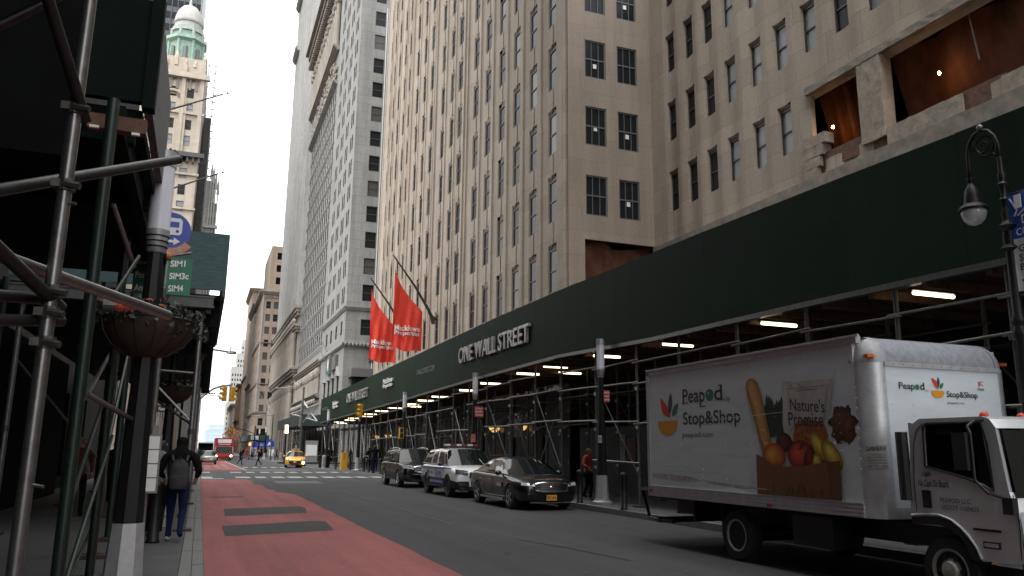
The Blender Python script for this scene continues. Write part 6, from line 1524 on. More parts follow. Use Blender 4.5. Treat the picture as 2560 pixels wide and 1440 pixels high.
for sx_ in (0, 1):
    b = MB(); rows_ = []
    for i in range(9):
        ph = PI/2*i/8; row = []
        for k in range(n_+1):
            a = PI/2*k/n_; cx = 8.3 if not sx_ else 10.28; s = -1 if not sx_ else 1
            row.append((cx+s*.305*math.cos(a)*math.cos(ph), 8.27-.355*math.sin(a)*math.cos(ph), 2.84+.375*math.sin(ph)))
        rows_.append(row)
    b.grid(rows_, 'alu_dull'); cpt = b.build('corner_casting', tk, smooth=True)
    b = MB(); X0 = 8.08 if not sx_ else 10.5; b.box(X0-.06, X0+.06, 7.95, 8.02, 2.9, 2.94, 'amber'); b.build('marker_lamp', cpt)
b = MB()
def rivets(pts, r_=.011):
    for (y, z) in pts: b.lathe([(r_, 0), (r_*.7, -.008), (.0, -.010)], (8.0, y, z), 'alu', 6, axis='x')
rivets([(y, 3.07) for y in [8.6+.145*k for k in range(33)]]); rivets([(13.33, z) for z in [1.1+.1*k for k in range(20)]]+[(8.5, z) for z in [1.1+.12*k for k in range(15)]], .008)
rivets([(y, z) for y in (12.95, 12.35, 11.7, 11.05, 10.4, 9.8, 9.2, 8.62) for z in (2.34, 2.2, 1.92, 1.8, 1.38, 1.24)]); 
for z in [.95+.13*k for k in range(14)]: b.lathe([(.009, 0), (.006, -.007), (0, -.008)], (7.998, 8.18, z), 'alu', 6, axis='x')
for y in [8.6+.2*k for k in range(24)]: b.lathe([(.008, 0), (0, -.006)], (7.97, y, .96), 'alu', 6, axis='x')
for x in [8.4+.17*k for k in range(11)]: b.lathe([(.008, 0), (0, -.006)], (x, 7.9, 2.82), 'trim_black', 6, axis='y')
for x in (8.33, 8.7, 9.1, 9.5, 9.9): 
    for z in (2.3, 2.16, 1.75, 1.62, 1.2): b.lathe([(.009, 0), (0, -.007)], (x, 7.92, z), 'alu', 6, axis='y')
b.build('rivet', tk)['kind'] = 'stuff'
# print on the side
def pic(nm, polys, d0=.003):
    m = MB()
    for k, (pts, mt) in enumerate(polys): m.face([TS(a, c, d0+.0005*k) for a, c in pts], mt)
    return m.build(nm, tk)
def ell(y, z, a, c, n=28, rot=0, f=0): return [(y+a*math.cos(t)*math.cos(rot)-c*math.sin(t)*math.sin(rot), z+a*math.cos(t)*math.sin(rot)+c*math.sin(t)*math.cos(rot)) for t in [2*PI*k/n for k in range(n)]]
def leaf(p, q, w, n=8, w2=None):
    p = Vector(p); q = Vector(q); d = q-p; nn = Vector((-d.y, d.x)).normalized(); w2 = w if w2 is None else w2
    L1 = [p+d*k/n+nn*w*math.sin(PI*k/n) for k in range(n+1)]; L2 = [p+d*k/n-nn*w2*math.sin(PI*k/n) for k in range(n-1, 0, -1)]
    return [(v.x, v.y) for v in L1+L2]
def bowl(y0, y1, zt, h, n=14): return [(y0, zt), (y1, zt)]+[((y0+y1)/2+(y1-y0)/2*math.cos(PI*k/n), zt-h*math.sin(PI*k/n)**.8) for k in range(1, n)]
pic('fruit_bowl_logo', [(bowl(13.12, 12.44, 2.225, .27), 'print_orange'), (leaf((13.0, 2.66), (12.67, 2.28), .13, w2=.05), 'print_red'), (leaf((12.64, 2.74), (12.70, 2.34), .07), 'print_navy'), (leaf((12.40, 2.53), (12.62, 2.3), .07), 'print_green')])
def tw(m, s, y0, y1, z0, z1, mt='ink_print', bold=.0, d0=.003, zs=0): write(m, s, lambda a, c, d: TS(y0+(y1-y0)*a, z0+zs*a+(z1-z0)*c, d0), mt, bold)
m = MB(); tw(m, 'Peap', 12.26, 11.58, 2.44, 2.765, bold=.012); tw(m, 'd', 11.31, 11.08, 2.52, 2.77, bold=.012)
for (y, z, w) in ((12.19, 2.52, .1), (12.19, 2.745, .05), (11.52, 2.44, .0), (11.65, 2.44, .09), (11.1, 2.525, .07), (11.13, 2.765, .06)): m.box(7.9965, 7.998, y-w, y+w, z-.008, z+.008, 'ink_print')
tw(m, 'by', 10.99, 10.87, 2.47, 2.575); tw(m, 'Stop&Shop', 12.27, 10.63, 2.07, 2.36, bold=.012); tw(m, 'peapod.com', 12.3, 11.37, 1.89, 2.01); tw(m, 'R', 10.6, 10.56, 2.28, 2.31)
m.build('lettering', tk)
pic('pea_dot', [(ell(11.44, 2.62, .115, .1), 'print_green'), (ell(11.47, 2.65, .03, .025), 'pear_print')])
q = random.Random(21)
asp = []
for k in range(9):
    y = 10.02-.055*k; h = 2.4+q.uniform(-.06, .24)*(1 if k in (2, 3, 7, 1) else .3); asp.append(([(y+.04, 1.9), (y-.045, 1.9), (y-.04, h-.08), (y-.005, h), (y+.03, h-.09)], 'greens_print'))
let = [(8.44+.27*math.cos(t)*(1+.1*math.sin(9*t)), 2.03+.28*math.sin(t)*(1+.1*math.cos(8*t))) for t in [2*PI*k/60 for k in range(60)]]
bread = [(10.45, 2.68), (10.43, 2.76), (10.35, 2.81), (10.25, 2.80), (10.17, 2.74), (10.1, 2.58), (10.04, 2.4), (9.97, 2.1), (9.9, 1.8), (9.9, 1.66), (10.0, 1.6), (10.12, 1.66), (10.19, 1.85), (10.26, 2.1), (10.35, 2.35), (10.42, 2.52)]
bag = [(9.58, 2.72), (9.3, 2.675), (9.0, 2.685), (8.56, 2.67), (8.62, 2.45), (8.68, 2.2), (8.76, 1.95), (9.0, 1.82), (9.3, 1.8), (9.6, 1.88), (9.63, 2.1), (9.6, 2.4)]
def lerp3(p, q, f): return tuple(p[i]+(q[i]-p[i])*f for i in range(3))
def printed(nm, base, hi, n=6):
    for k in range(n): mk('%s_%d' % (nm, k), lerp3(base, hi, k/(n-1)), .45, var=.14, scale=12)
printed('orange_ink', (.30, .05, .003), (.72, .30, .05)); printed('tomato_ink', (.13, .006, .004), (.58, .075, .03)); printed('pear_ink', (.22, .13, .006), (.66, .52, .08)); printed('bread_ink', (.24, .095, .022), (.62, .37, .15)); printed('plum_ink', (.018, .005, .004), (.13, .035, .022))
def shaded(nm, y, z, a, c, rot=0.0, n=6, oy=.25, oz=.25):
    """printed fruit: nested tones, lightest towards the upper left as on the poster"""
    return [(ell(y+oy*a*k/n, z+oz*c*k/n, a*(1-k/n*.95), c*(1-k/n*.95), 26, rot), '%s_%d' % (nm, k)) for k in range(n)]
def curled(y, z, a, c, ph, mt): return ([(y+a*math.cos(t)*(1+.16*math.sin(7*t+ph)+.06*math.sin(17*t)), z+c*math.sin(t)*(1+.14*math.cos(6*t+ph)+.06*math.cos(19*t))) for t in [2*PI*k/72 for k in range(72)]], mt)
mk('lettuce_mid', (.085, .025, .013), .5, var=.6, scale=14); mk('lettuce_hi', (.13, .045, .02), .5, var=.6, scale=18); mk('bag_fold', (.33, .32, .305), .5, var=.1); mk('bag_light', (.52, .51, .49), .5, var=.08); mk('carton_side', (.105, .042, .018), .5, var=.12, scale=6)
pic('produce_picture', [curled(8.44, 2.04, .24, .25, 0, 'lettuce_print'), curled(8.47, 2.1, .17, .17, 2, 'lettuce_mid'), curled(8.38, 2.0, .13, .14, 4, 'lettuce_mid'), curled(8.5, 2.13, .09, .08, 1, 'lettuce_hi'), curled(8.36, 2.05, .06, .07, 3, 'lettuce_hi')]+asp+[(bread, 'bread_ink_1'), ([(10.42, 2.67), (10.37, 2.77), (10.29, 2.77), (10.2, 2.66), (10.12, 2.45), (10.03, 2.1), (9.97, 1.8), (10.05, 1.72), (10.14, 1.9), (10.23, 2.2), (10.34, 2.5)], 'bread_ink_3'), ([(10.39, 2.67), (10.34, 2.73), (10.28, 2.71), (10.2, 2.5), (10.1, 2.15), (10.08, 1.95), (10.16, 2.15), (10.27, 2.45)], 'bread_ink_4'), (bag, 'bag_print'), (leaf((9.52, 2.66), (9.58, 1.95), .05), 'bag_light'), (leaf((8.66, 2.6), (8.82, 1.95), .035), 'bag_fold'), (leaf((9.3, 2.66), (9.1, 2.56), .02), 'bag_fold'), (leaf((9.45, 2.68), (9.36, 2.58), .02), 'bag_fold'), (leaf((8.8, 2.66), (8.86, 2.57), .02), 'bag_light'), (leaf((9.5, 1.95), (9.3, 2.1), .03), 'bag_fold'), ([(9.36, 2.06), (9.3, 2.12), (9.12, 2.14), (8.95, 2.1), (8.8, 2.1), (8.72, 1.9), (8.8, 1.7), (9.4, 1.7), (9.42, 1.9)], 'snack_print'), ]+shaded('plum_ink', 9.62, 1.82, .17, .14)+shaded('orange_ink', 9.86, 1.62, .255, .19)+shaded('pear_ink', 8.9, 1.76, .12, .24, -.7)+shaded('pear_ink', 8.66, 1.64, .13, .25, -.75)+shaded('pear_ink', 8.95, 1.56, .1, .1)+shaded('tomato_ink', 9.27, 1.635, .265, .215)+[(leaf((9.3, 1.7), (9.16, 1.82), .03), 'dark_print'),
    ([(10.24, 1.645), (10.1, 1.6), (9.9, 1.5), (9.6, 1.47), (9.3, 1.48), (9.0, 1.52), (8.7, 1.55), (8.52, 1.57), (8.52, 1.055), (10.26, 1.055)], 'carton_print')]
    +[(leaf((y, 1.06), (y+q.uniform(-.12, .12), 1.06+q.uniform(.1, .2)), .03), 'carton_leaf') for y in (10.05, 9.9, 9.6, 9.5, 9.4, 9.2, 9.05, 8.9, 8.75)]+[(leaf((9.2, 1.47), (9.12, 1.72), .03), 'dark_print'), ([(8.75, 1.545), (8.52, 1.57), (8.52, 1.055), (8.7, 1.055)], 'carton_side')]+[(leaf((10.33-.07*k, 2.62-.2*k), (10.2-.07*k, 2.6-.2*k), .02), 'bread_hi') for k in range(5)])
m = MB(); tw(m, "Nature's", 9.42, 8.73, 2.27, 2.45, d0=.034, bold=.008, zs=-.06); tw(m, 'Promise', 9.47, 8.77, 2.05, 2.25, d0=.034, bold=.008, zs=-.03); tw(m, 'NATURALS', 9.28, 8.85, 2.53, 2.56, d0=.034); m.box(7.965, 7.967, 8.64, 9.52, 2.58, 2.587, 'cornice_brown'); m.build('lettering', tk)
pic('side_scuff', [([(13.3, 1.27), (12.6, 1.27), (12.0, 1.25), (11.7, 1.19), (11.95, 1.16), (12.6, 1.16), (13.28, 1.2)], 'scuffed'), ([(11.7, 1.21), (10.9, 1.17), (9.9, 1.13), (10.6, 1.11), (11.5, 1.15)], 'scuffed'), ([(11.4, 2.2), (10.5, 2.215), (9.4, 2.26), (9.4, 2.265), (10.5, 2.228), (11.4, 2.207)], 'panel_white'), ([(12.8, 1.33), (11.2, 1.32), (11.2, 1.325), (12.8, 1.336)], 'scuffed'), ([(11.2, 1.62), (10.4, 1.6), (10.4, 1.605), (11.2, 1.625)], 'scuffed'), ([(13.0, 1.41), (12.0, 1.40), (12.0, 1.404), (13.0, 1.414)], 'scuffed')], .036)
for (y, z) in ((13.38, .96), (10.0, .9)): b = MB(); b.box(7.96, 7.97, y-.05, y+.05, z-.02, z+.02, 'tail_red'); b.build('marker_lamp', tk)
# writing on the front panel
FP = lambda a, c, d=0: (a, 7.915-d, c)
m = MB()
def tf(s, x0, x1, z0, z1, mt='ink_print', bold=0.0): write(m, s, lambda a, c, d: FP(x0+(x1-x0)*a, z0+(z1-z0)*c, .004), mt, bold)
tf('Peap', 8.472, 8.744, 2.474, 2.590, bold=.012); tf('d', 8.841, 8.918, 2.503, 2.600, bold=.012); tf('by', 8.938, 8.986, 2.474, 2.513); tf('Stop&Shop', 9.306, 9.878, 2.396, 2.503, bold=.012); tf('peapod.com', 9.306, 9.616, 2.319, 2.367); tf('SUPREME', 9.888, 10.014, 2.532, 2.561, 'ink_print', .02); tf('JC', 9.907, 10.004, 2.581, 2.658, 'print_red', .02)
m.build('lettering', tk)
m = MB()
for pts, mt in ((bowl(9.035, 9.265, 2.5, .097), 'print_orange'), (leaf((9.055, 2.67), (9.16, 2.52), .045, w2=.02), 'print_red'), (leaf((9.18, 2.69), (9.17, 2.54), .025), 'print_navy'), (leaf((9.265, 2.61), (9.19, 2.53), .025), 'print_green'), (ell(8.79, 2.535, .038, .036), 'print_green')): m.face([FP(a, c, .004) for a, c in pts], mt)
m.build('fruit_bowl_logo', tk)
m = MB(); CP = lambda t, z, d=.004: (8.27-(rr_+d)*math.cos(t), 8.19-(rr_+d)*math.sin(t), z)
m.grid([[CP(.35+.95*k/8, z) for k in range(9)] for z in (1.48, 1.78)], 'stone_white'); m.build('warning_label', tk)
m = MB()
write(m, 'WARNING', lambda a, c, d: CP(.40+.85*(1-a), 1.70+.06*c, .008), 'ink_print', .02)
for k, s in enumerate(('DO NOT PASS ON', 'THE RIGHT WHEN', 'TRUCK IS TURNING', 'KEEP BACK FROM', 'LIFT GATE')): write(m, s, lambda a, c, d: CP(.42+.8*(1-a), 1.645-.036*k+.022*c, .008), 'ink_print')
m.build('lettering', tk)
m = MB(); tw(m, 'JC', 8.64, 8.56, 1.09, 1.14, bold=.02); m.build('lettering', tk)
# chassis, rear bumper, wheels
b = MB(); b.box(8.55, 8.7, 6.2, 13.4, .55, .8, 'trim_black'); b.box(9.7, 9.85, 6.2, 13.4, .55, .8, 'trim_black'); b.box(8.3, 10.1, 11.6, 11.66, .3, .86, 'rubber'); b.box(8.12, 8.5, 8.9, 9.7, .38, .8, 'trim_black'); b.box(8.2, 10.2, 12.3, 12.36, .5, .86, 'trim_black'); b.tube((8.5, 10.95, .38), (9.9, 10.95, .38), .1, 'trim_black', 10); b.build('chassis', tk)
b = MB()
for x in (8.15, 10.2): b.path([(x, 13.4, .95), (x, 14.0, .95), (x, 13.75, .45), (x, 13.3, .42)], .035, 'trim_black', 6); b.box(x-.04, x+.04, 12.9, 13.4, .4, .46, 'trim_black')
b.box(8.1, 10.25, 13.42, 14.0, .93, .99, 'trim_black'); b.box(8.1, 10.25, 13.3, 13.4, .38, .48, 'trim_black'); b.box(8.09, 8.11, 13.5, 13.98, .94, .98, 'cornice_brown'); b.build('rear_step', tk)
def twheel(x, y, r, side):
    o = bpy.data.objects.new('wheel', None); COL.objects.link(o); o.parent = tk; o.location = Vector((x, y, r))-tk.location; s = side
    m = MB(); m.lathe([(r*.62, -.11*s), (r*.95, -.11*s), (r, -.08*s), (r, .08*s), (r*.95, .11*s), (r*.64, .11*s), (r*.62, .09*s)], (0, 0, 0), 'rubber', 30, axis='x'); m.build('tyre', o, local=True, auto=40)
    m = MB(); m.lathe([(r*.63, .08*s), (r*.645, .115*s), (r*.58, .11*s), (r*.53, .02*s if side < 0 and y > 9 else .07*s), (r*.28, .03*s if y > 9 else .10*s), (r*.25, .06*s if y > 9 else .14*s), (0, .07*s if y > 9 else .15*s)], (0, 0, 0), 'rim_paint', 30, axis='x')
    m.build('rim', o, local=True, auto=30); m = MB()
    for k in range(6): a = 2*PI*k/6; zz = .035 if y > 9 else .09; m.tube((zz*s, r*.41*math.cos(a), r*.41*math.sin(a)), ((zz+.02)*s, r*.41*math.cos(a), r*.41*math.sin(a)), r*.085, 'trim_black', 8)
    m.build('wheel_hole', o, local=True)
mk('rim_paint', (.32, .30, .27), .5, var=.25, scale=10); 
for x, s in ((8.17, -1), (10.2, 1)):
    twheel(x, 10.95, .385, s); twheel(x, 7.03, .375, s)
# cab
CS = lambda xx, sg: (lambda a, c, d: (xx+sg*d, a, c))
arch_pts = [(7.49, .93), (7.3, .95), (7.1, .96), (6.95, .92), (6.82, .84), (6.72, .74), (6.64, .63), (6.6, .53)]
P1 = [(7.5, .95), (7.49, 1.2), (7.455, 1.53), (7.23, 1.53), (7.0, 1.48), (6.69, 1.41), (6.5, 1.345), (6.38, 1.28), (6.2, 1.28), (6.14, 1.05), (6.1, .56)]+arch_pts[::-1]
P2 = [(7.455, 1.53), (7.42, 1.92), (7.38, 2.02), (7.27, 2.08), (7.18, 2.02), (7.215, 1.98), (7.23, 1.53)]
P3 = [(7.27, 2.08), (6.42, 2.08), (6.45, 2.02), (7.18, 2.02)]; P4 = [(6.42, 2.08), (6.34, 2.05), (6.28, 1.96), (6.2, 1.28), (6.38, 1.28), (6.45, 2.02)]
b = MB()
for xx, sg in ((8.05, 1), (10.15, -1)):
    for P_ in (P1, P2, P3, P4): b.ext(P_, CS(xx, sg), 0, .05, 'truck_white')
b.box(8.1, 10.1, 6.4, 7.3, 2.06, 2.085, 'truck_white'); b.box(8.1, 10.1, 7.42, 7.48, .95, 2.04, 'truck_white'); b.face([(8.1, 7.3, 2.083), (10.1, 7.3, 2.083), (10.1, 7.45, 1.95), (8.1, 7.45, 1.95)], 'truck_white')
ncols = 9
def fr_(t, y): return (8.05+.0+2.1*t, y-.16*math.sin(PI*t)**.6)
rows_ = [[(*fr_(k/ncols, y), z) for k in range(ncols+1)] for y, z in ((6.1, .5), (6.1, .75), (6.13, 1.05), (6.2, 1.28))]
b.grid(rows_, 'truck_white'); b.grid([[(*fr_(k/ncols, y), z) for k in range(ncols+1)] for y, z in ((6.27, 1.95), (6.34, 2.05), (6.45, 2.085))], 'truck_white')
b.build('cab', tk, auto=35)
b = MB(); b.grid([[(*fr_(.02+.96*k/ncols, y), z) for k in range(ncols+1)] for y, z in ((6.185, 1.22), (6.19, 1.3), (6.25, 1.8), (6.265, 1.93))], 'car_glass'); b.build('windscreen', tk, smooth=True)
b = MB(); b.ext([(7.22, 1.53), (7.2, 2.01), (6.45, 2.01), (6.38, 1.29), (6.69, 1.42)], CS(8.07, 1), 0, .008, 'tinted_glass'); b.build('side_window', tk)
mk('teal_pane', (.16, .25, .24), .3, var=0)
b = MB(); b.ext([(7.22, 1.53), (7.2, 2.01), (6.45, 2.01), (6.38, 1.29), (6.69, 1.42)], CS(10.12, 1), 0, .008, 'teal_pane'); b.build('side_window', tk)  # opaque teal tint, made bright for daylight through the far window
b2 = MB(); b2.path([(8.048, y, z) for y, z in ((7.235, 1.525), (7.22, 1.98), (7.18, 2.022), (6.45, 2.022), (6.40, 1.8), (6.375, 1.28), (6.69, 1.405), (7.0, 1.475), (7.235, 1.525))], .014, 'trim_black', 6); b2.build('window_seal', tk)
b = MB(); b.box(8.15, 10.05, 6.25, 7.4, .9, 1.0, 'trim_black'); b.box(8.2, 8.75, 7.1, 7.3, 1.0, 1.65, 'trim_black'); b.box(8.33, 8.62, 7.12, 7.26, 1.65, 1.9, 'trim_black'); b.box(9.4, 9.95, 7.1, 7.3, 1.0, 1.65, 'trim_black'); b.box(8.15, 10.05, 6.22, 6.45, 1.0, 1.3, 'trim_black'); b.build('seat', tk)
b = MB(); b.ext(arch_pts+[(6.72, .53), (6.76, .64), (6.84, .76), (6.95, .83), (7.12, .87), (7.49, .85)], CS(8.04, 1), 0, .1, 'plastic_black'); b.build('wheel_arch', tk)
b = MB(); b.path([(8.043, y, z+.02) for y, z in arch_pts], .014, 'truck_white', 6); b.build('arch_lip', tk)
b = MB()
rd = [(7.465, 1.0), (7.46, 1.4), (7.42, 1.8), (7.36, 1.96), (7.27, 2.035)]
b.path([(8.0485, y-.02-.03, z-.01) for y, z in rd], .005, 'trim_black', 4); b.path([(8.0485, 6.16, 1.25), (8.0485, 6.12, 1.0), (8.0485, 6.14, .6)], .005, 'trim_black', 4); b.build('door_seam', tk)
b = MB(); b.box(8.03, 8.05, 7.19, 7.3, 1.05, 1.25, 'trim_black'); b.box(8.02, 8.035, 7.21, 7.28, 1.07, 1.2, 'plastic_black'); b.build('door_handle', tk)
b = MB(); b.box(8.035, 8.05, 6.36, 6.56, .675, .745, 'plastic_black'); b.box(8.028, 8.036, 6.38, 6.54, .69, .73, 'headlight'); b.build('side_lamp', tk)
b = MB(); b.box(8.04, 8.05, 6.34, 6.67, .85, .875, 'trim_black'); write(b, 'N-CABIN', lambda a, c, d: (8.038, 6.56-.14*a, .856+.013*c), 'alu') if False else None; b.build('badge_strip', tk)
m = MB(); CT = lambda s, y0, y1, z0, z1, bd=0.0: write(m, s, lambda a, c, d: (8.046, y0+(y1-y0)*a, z0+(z1-z0)*c), 'ink_print', bd)
CT('1309', 7.29, 7.17, 1.405, 1.455, .015); CT('No Cash On Board', 7.35, 6.94, 1.29, 1.375, .01); CT('PEAPOD LLC', 7.07, 6.67, 1.125, 1.175); CT('USDOT 1100625', 7.07, 6.58, 1.045, 1.095); m.build('lettering', tk)
b = MB(); b.box(7.68, 7.78, 6.36, 6.53, 1.5, 1.9, 'plastic_black'); b.path([(7.75, 6.38, 1.96), (7.74, 6.34, 1.9), (7.74, 6.34, 1.4), (7.8, 6.25, 1.27), (8.04, 6.2, 1.2)], .016, 'trim_black', 8); b.path([(7.75, 6.38, 1.96), (7.9, 6.4, 2.03), (8.06, 6.42, 2.04)], .016, 'trim_black', 8); b.box(7.98, 8.06, 6.12, 6.24, 1.05, 1.22, 'plastic_black'); b.build('mirror', tk)
b = MB(); b.path([(8.02, 7.52, z) for z in (1.12, 1.2, 1.8, 1.93)], .07, 'plastic_black', 8); b.build('air_intake', tk)
for x in (8.13, 8.72, 9.1, 9.5, 10.07): b = MB(); b.lathe([(.05, 2.08), (.05, 2.1), (.035, 2.13), (0, 2.14)], (x, 6.46, 0), 'roof_amber' if 'roof_amber' in M else 'print_red', 12); b.build('roof_lamp', tk, smooth=True)
b = MB(); b.grid([[(*fr_(-.0+.17*k/5, y), z) for k in range(6)] for y, z in ((6.085, .72), (6.1, 1.08))], 'headlight'); b.build('headlight', tk, smooth=True)
b = MB(); b.box(8.06, 10.14, 5.93, 6.12, .4, .66, 'truck_white'); b.build('front_bumper', tk); b = MB(); b.box(8.06, 8.12, 6.55, 6.75, .5, .55, 'trim_black'); b.blob((8.05, 6.45, .52), (.02, .03, .015), 'amber', 8, 5); b.build('step_lamp', tk)

# ---------------------------------------------------------------- people
mk('skin', (.34, .19, .13), .6, var=.08); mk('hair_dark', (.015, .012, .01), .7, var=.2); mk('cloth_black', (.006, .006, .007), .95, var=.3, scale=14, spec=.08); mk('cloth_navy', (.009, .015, .042), .95, var=.35, scale=22, spec=.1); mk('cloth_grey', (.034, .035, .038), .9, var=.3, scale=10, spec=.15); mk('cloth_orange', (.24, .03, .009), .8, var=.2, scale=8); mk('cloth_orange_shaded', (.07, .016, .008), .9, var=.2); mk('cloth_camo', (.16, .16, .15), .9, var=.75, scale=7); mk('shoe_grey', (.1, .1, .1), .7, var=.3); mk('cloth_blue', (.06, .09, .16), .85, var=.3); mk('shoe_white', (.4, .4, .4), .6, var=0); mk('cloth_tan', (.22, .16, .11), .85, var=.3)
def person(label, loc, rotz, h=1.74, top='cloth_black', legs='cloth_black', shoes='cloth_black', hair='hair_dark', stride=.0, arms=(0, 0), hood=False, group=None, bulk=1.0, lv=2, seat=False):
    """one continuous body: joints with radii, skinned; facing local -y"""
    J = []; E_ = []
    def j(x, y, z, r, p=None, ry=None):
        J.append((x, y, z, r, ry or r)); i = len(J)-1
        if p is not None: E_.append((p, i))
        return i
    s_ = stride; B = bulk
    pel = j(0, 0, .94, .145*B, None, .115*B); wa = j(0, .0, 1.1, .135*B, pel, .105*B); ch = j(0, -.01, 1.3, .165*B, wa, .12*B); up_ = j(0, 0, 1.42, .13*B, ch, .09*B); nk = j(0, -.01, 1.5, .055 if not hood else .08, up_); hd0 = j(0, -.03, 1.57, .07 if not hood else .095, nk, .085); hd1 = j(0, -.03, 1.65, .083 if not hood else .11, hd0, .1); j(0, -.02, 1.72, .06 if not hood else .075, hd1)
    for sg, ar in ((-1, arms[0]), (1, arms[1])):
        sh = j(sg*.185*B, .0, 1.41, .07*B, up_); el = j(sg*(.25*B+.02), .04-.14*ar*.3, 1.15, .056*B, sh); fx = -.04-.22*ar; wr = j(sg*(.25*B-.06*abs(ar)), fx+.0, .95+.18*abs(ar), .036, el); hn = j(sg*(.245*B-.08*abs(ar)), fx-.03, .87+.2*abs(ar), .034, wr)
        j(sg*(.24*B-.08*abs(ar)), fx-.06, .80+.22*abs(ar), .016, hn); j(sg*(.215*B-.08*abs(ar)), fx-.075, .855+.2*abs(ar), .012, hn)
    for sg, st in ((-1, s_), (1, -s_)):
        hp = j(sg*.095, 0, .9, .1*B, pel); back = st > 0
        kn = j(sg*.1, -.06+st*.38, .5+(.02 if back else 0), .066, hp); an = j(sg*.1, .02+st*.85+(.06 if back else 0), .1+(.1 if back and s_ else 0), .042, kn); j(sg*.105, an and J[an][1]-.13, J[an][2]-.055+(-.03 if back and s_ else 0), .038, an, .03); j(sg*.1, J[an][1]+.05, J[an][2]-.05, .04, an)
    k = h/1.78; me = bpy.data.meshes.new('person'); me.from_pydata([(x*k, y*k, z*k) for x, y, z, r, ry in J], E_, []); o = bpy.data.objects.new('person', me); COL.objects.link(o)
    md = o.modifiers.new('skin', 'SKIN'); md.use_smooth_shade = True
    for i, v in enumerate(me.skin_vertices[0].data): v.radius = (J[i][3]*k, J[i][4]*k); v.use_root = (i == 0)
    sb = o.modifiers.new('s', 'SUBSURF'); sb.levels = lv; sb.render_levels = lv
    m2 = bpy.data.meshes.new_from_object(o.evaluated_get(bpy.context.evaluated_depsgraph_get())); m2.name = 'person'; o.modifiers.clear(); o.data = m2; bpy.data.meshes.remove(me)
    ms = [top, legs, shoes, 'skin', hair]
    for n in ms: m2.materials.append(M[n])
    for p in m2.polygons:
        c = p.center/k; i = 0
        if c.z < .1 or (c.z < .2 and False): i = 2
        elif c.z < .93 and abs(c.x) < .2*B: i = 1
        elif abs(c.x) > .12*B and c.z < .93+.2*max(abs(arms[0]), abs(arms[1])) and c.y < -.06 and c.z > .6: i = 3
        elif c.z > 1.53: i = 4 if (hood or c.y > -.03 or c.z > 1.69) else 3
        p.material_index = i
    m2.shade_smooth(); zmin = min(v.co.z for v in m2.vertices)
    o.location = (loc[0], loc[1], loc[2]-zmin); o.rotation_euler = (0, 0, rotz)
    if not hood and lv > 1:
        f = MB()
        for sx_ in (-.033, .033): f.blob((sx_*k, -.125*k, 1.655*k), (.011, .008, .008), 'stone_white', 6, 4); f.blob((sx_*k, -.132*k, 1.655*k), (.006, .004, .006), 'hair_dark', 6, 4)
        f.blob((0, -.138*k, 1.625*k), (.012, .02, .024), 'skin', 6, 5); f.blob((0, -.128*k, 1.585*k), (.026, .008, .007), 'print_red', 6, 4)
        for sx_ in (-1, 1): f.blob((sx_*.088*k, -.02*k, 1.63*k), (.012, .02, .03), 'skin', 6, 5)
        f.build('face', o, local=True)
    return tag(o, label, 'person', group)
person('person in black hooded jacket and blue jeans walking away with a backpack', (-.27, 14.6, .152), PI-.1, 1.77, 'cloth_black', 'cloth_navy', 'shoe_white', 'cloth_black', .12, (.55, .55), True, bulk=1.16)
t = thing('backpack', 'grey backpack on the back of the person in the black hood', 'backpack', (-.27, 14.42, 1.2))
m = MB(); rows_ = []
for z, w, d in ((.97, .13, .08), (1.0, .165, .13), (1.12, .175, .17), (1.28, .165, .16), (1.4, .13, .12), (1.46, .06, .07)):
    rows_.append([(-.275+w*math.cos(a)*(1 if abs(math.cos(a)) < .8 else .96), 14.44-.02-d*max(-.15, math.sin(a)), z) for a in [2*PI*k/16 for k in range(16)]])
m.grid(rows_, 'cloth_grey', closed=True); m.face(rows_[0], 'cloth_grey'); m.face(rows_[-1], 'cloth_grey'); bdy = m.build('bag_body', t, smooth=True)
m = MB(); rows_ = []
for z, w, d in ((1.0, .12, .04), (1.06, .135, .055), (1.18, .13, .055), (1.22, .11, .03)): rows_.append([(-.275+w*math.cos(a), 14.28-d*max(0, math.sin(a))-.01, z) for a in [PI*k/10 for k in range(11)]])
m.grid(rows_, 'cloth_grey'); m.build('pocket', t, smooth=True)
m = MB()
for s in (-1, 1): m.path([(-.275+s*.1, 14.42, 1.43), (-.275+s*.12, 14.5, 1.52), (-.275+s*.13, 14.62, 1.53)], .022, 'cloth_grey', 6)
m.path([(-.31, 14.33, 1.46), (-.275, 14.33, 1.5), (-.24, 14.33, 1.46)], .01, 'trim_black', 5); m.path([(-.41, 14.3, 1.3), (-.275, 14.275, 1.33), (-.14, 14.3, 1.3)], .005, 'trim_black', 4); m.build('strap', t)
person('person in grey camouflage jacket half hidden behind the timetable case', (-.62, 15.6, .152), PI, 1.72, 'cloth_camo', 'cloth_black', 'shoe_grey', 'hair_dark', .1, (.2, .2))
person('person in dark clothes with orange top standing in the shade of the left shed', (-2.45, 20.4, .152), .4, 1.76, 'cloth_orange_shaded', 'cloth_black', 'cloth_black', 'hair_dark', .05, (.3, .3))  # darkened copy of the orange cloth, shed shade put into its colour
person('person in black walking under the left shed between the green posts', (-2.1, 24.5, .152), PI, 1.75, 'cloth_black', 'cloth_black', 'shoe_grey', 'hair_dark', .2)
person('person in black nearest the lantern foot under the left shed', (-1.75, 21.6, .152), PI+.3, 1.72, 'cloth_black', 'cloth_black', 'shoe_grey', 'hair_dark', .15)
person('person in orange jacket standing behind the silver lantern foot by the saloon', (11.75, 23.6, .152), .5, 1.72, 'cloth_orange', 'cloth_black', 'shoe_grey', 'hair_dark', .04, (.7, .6))
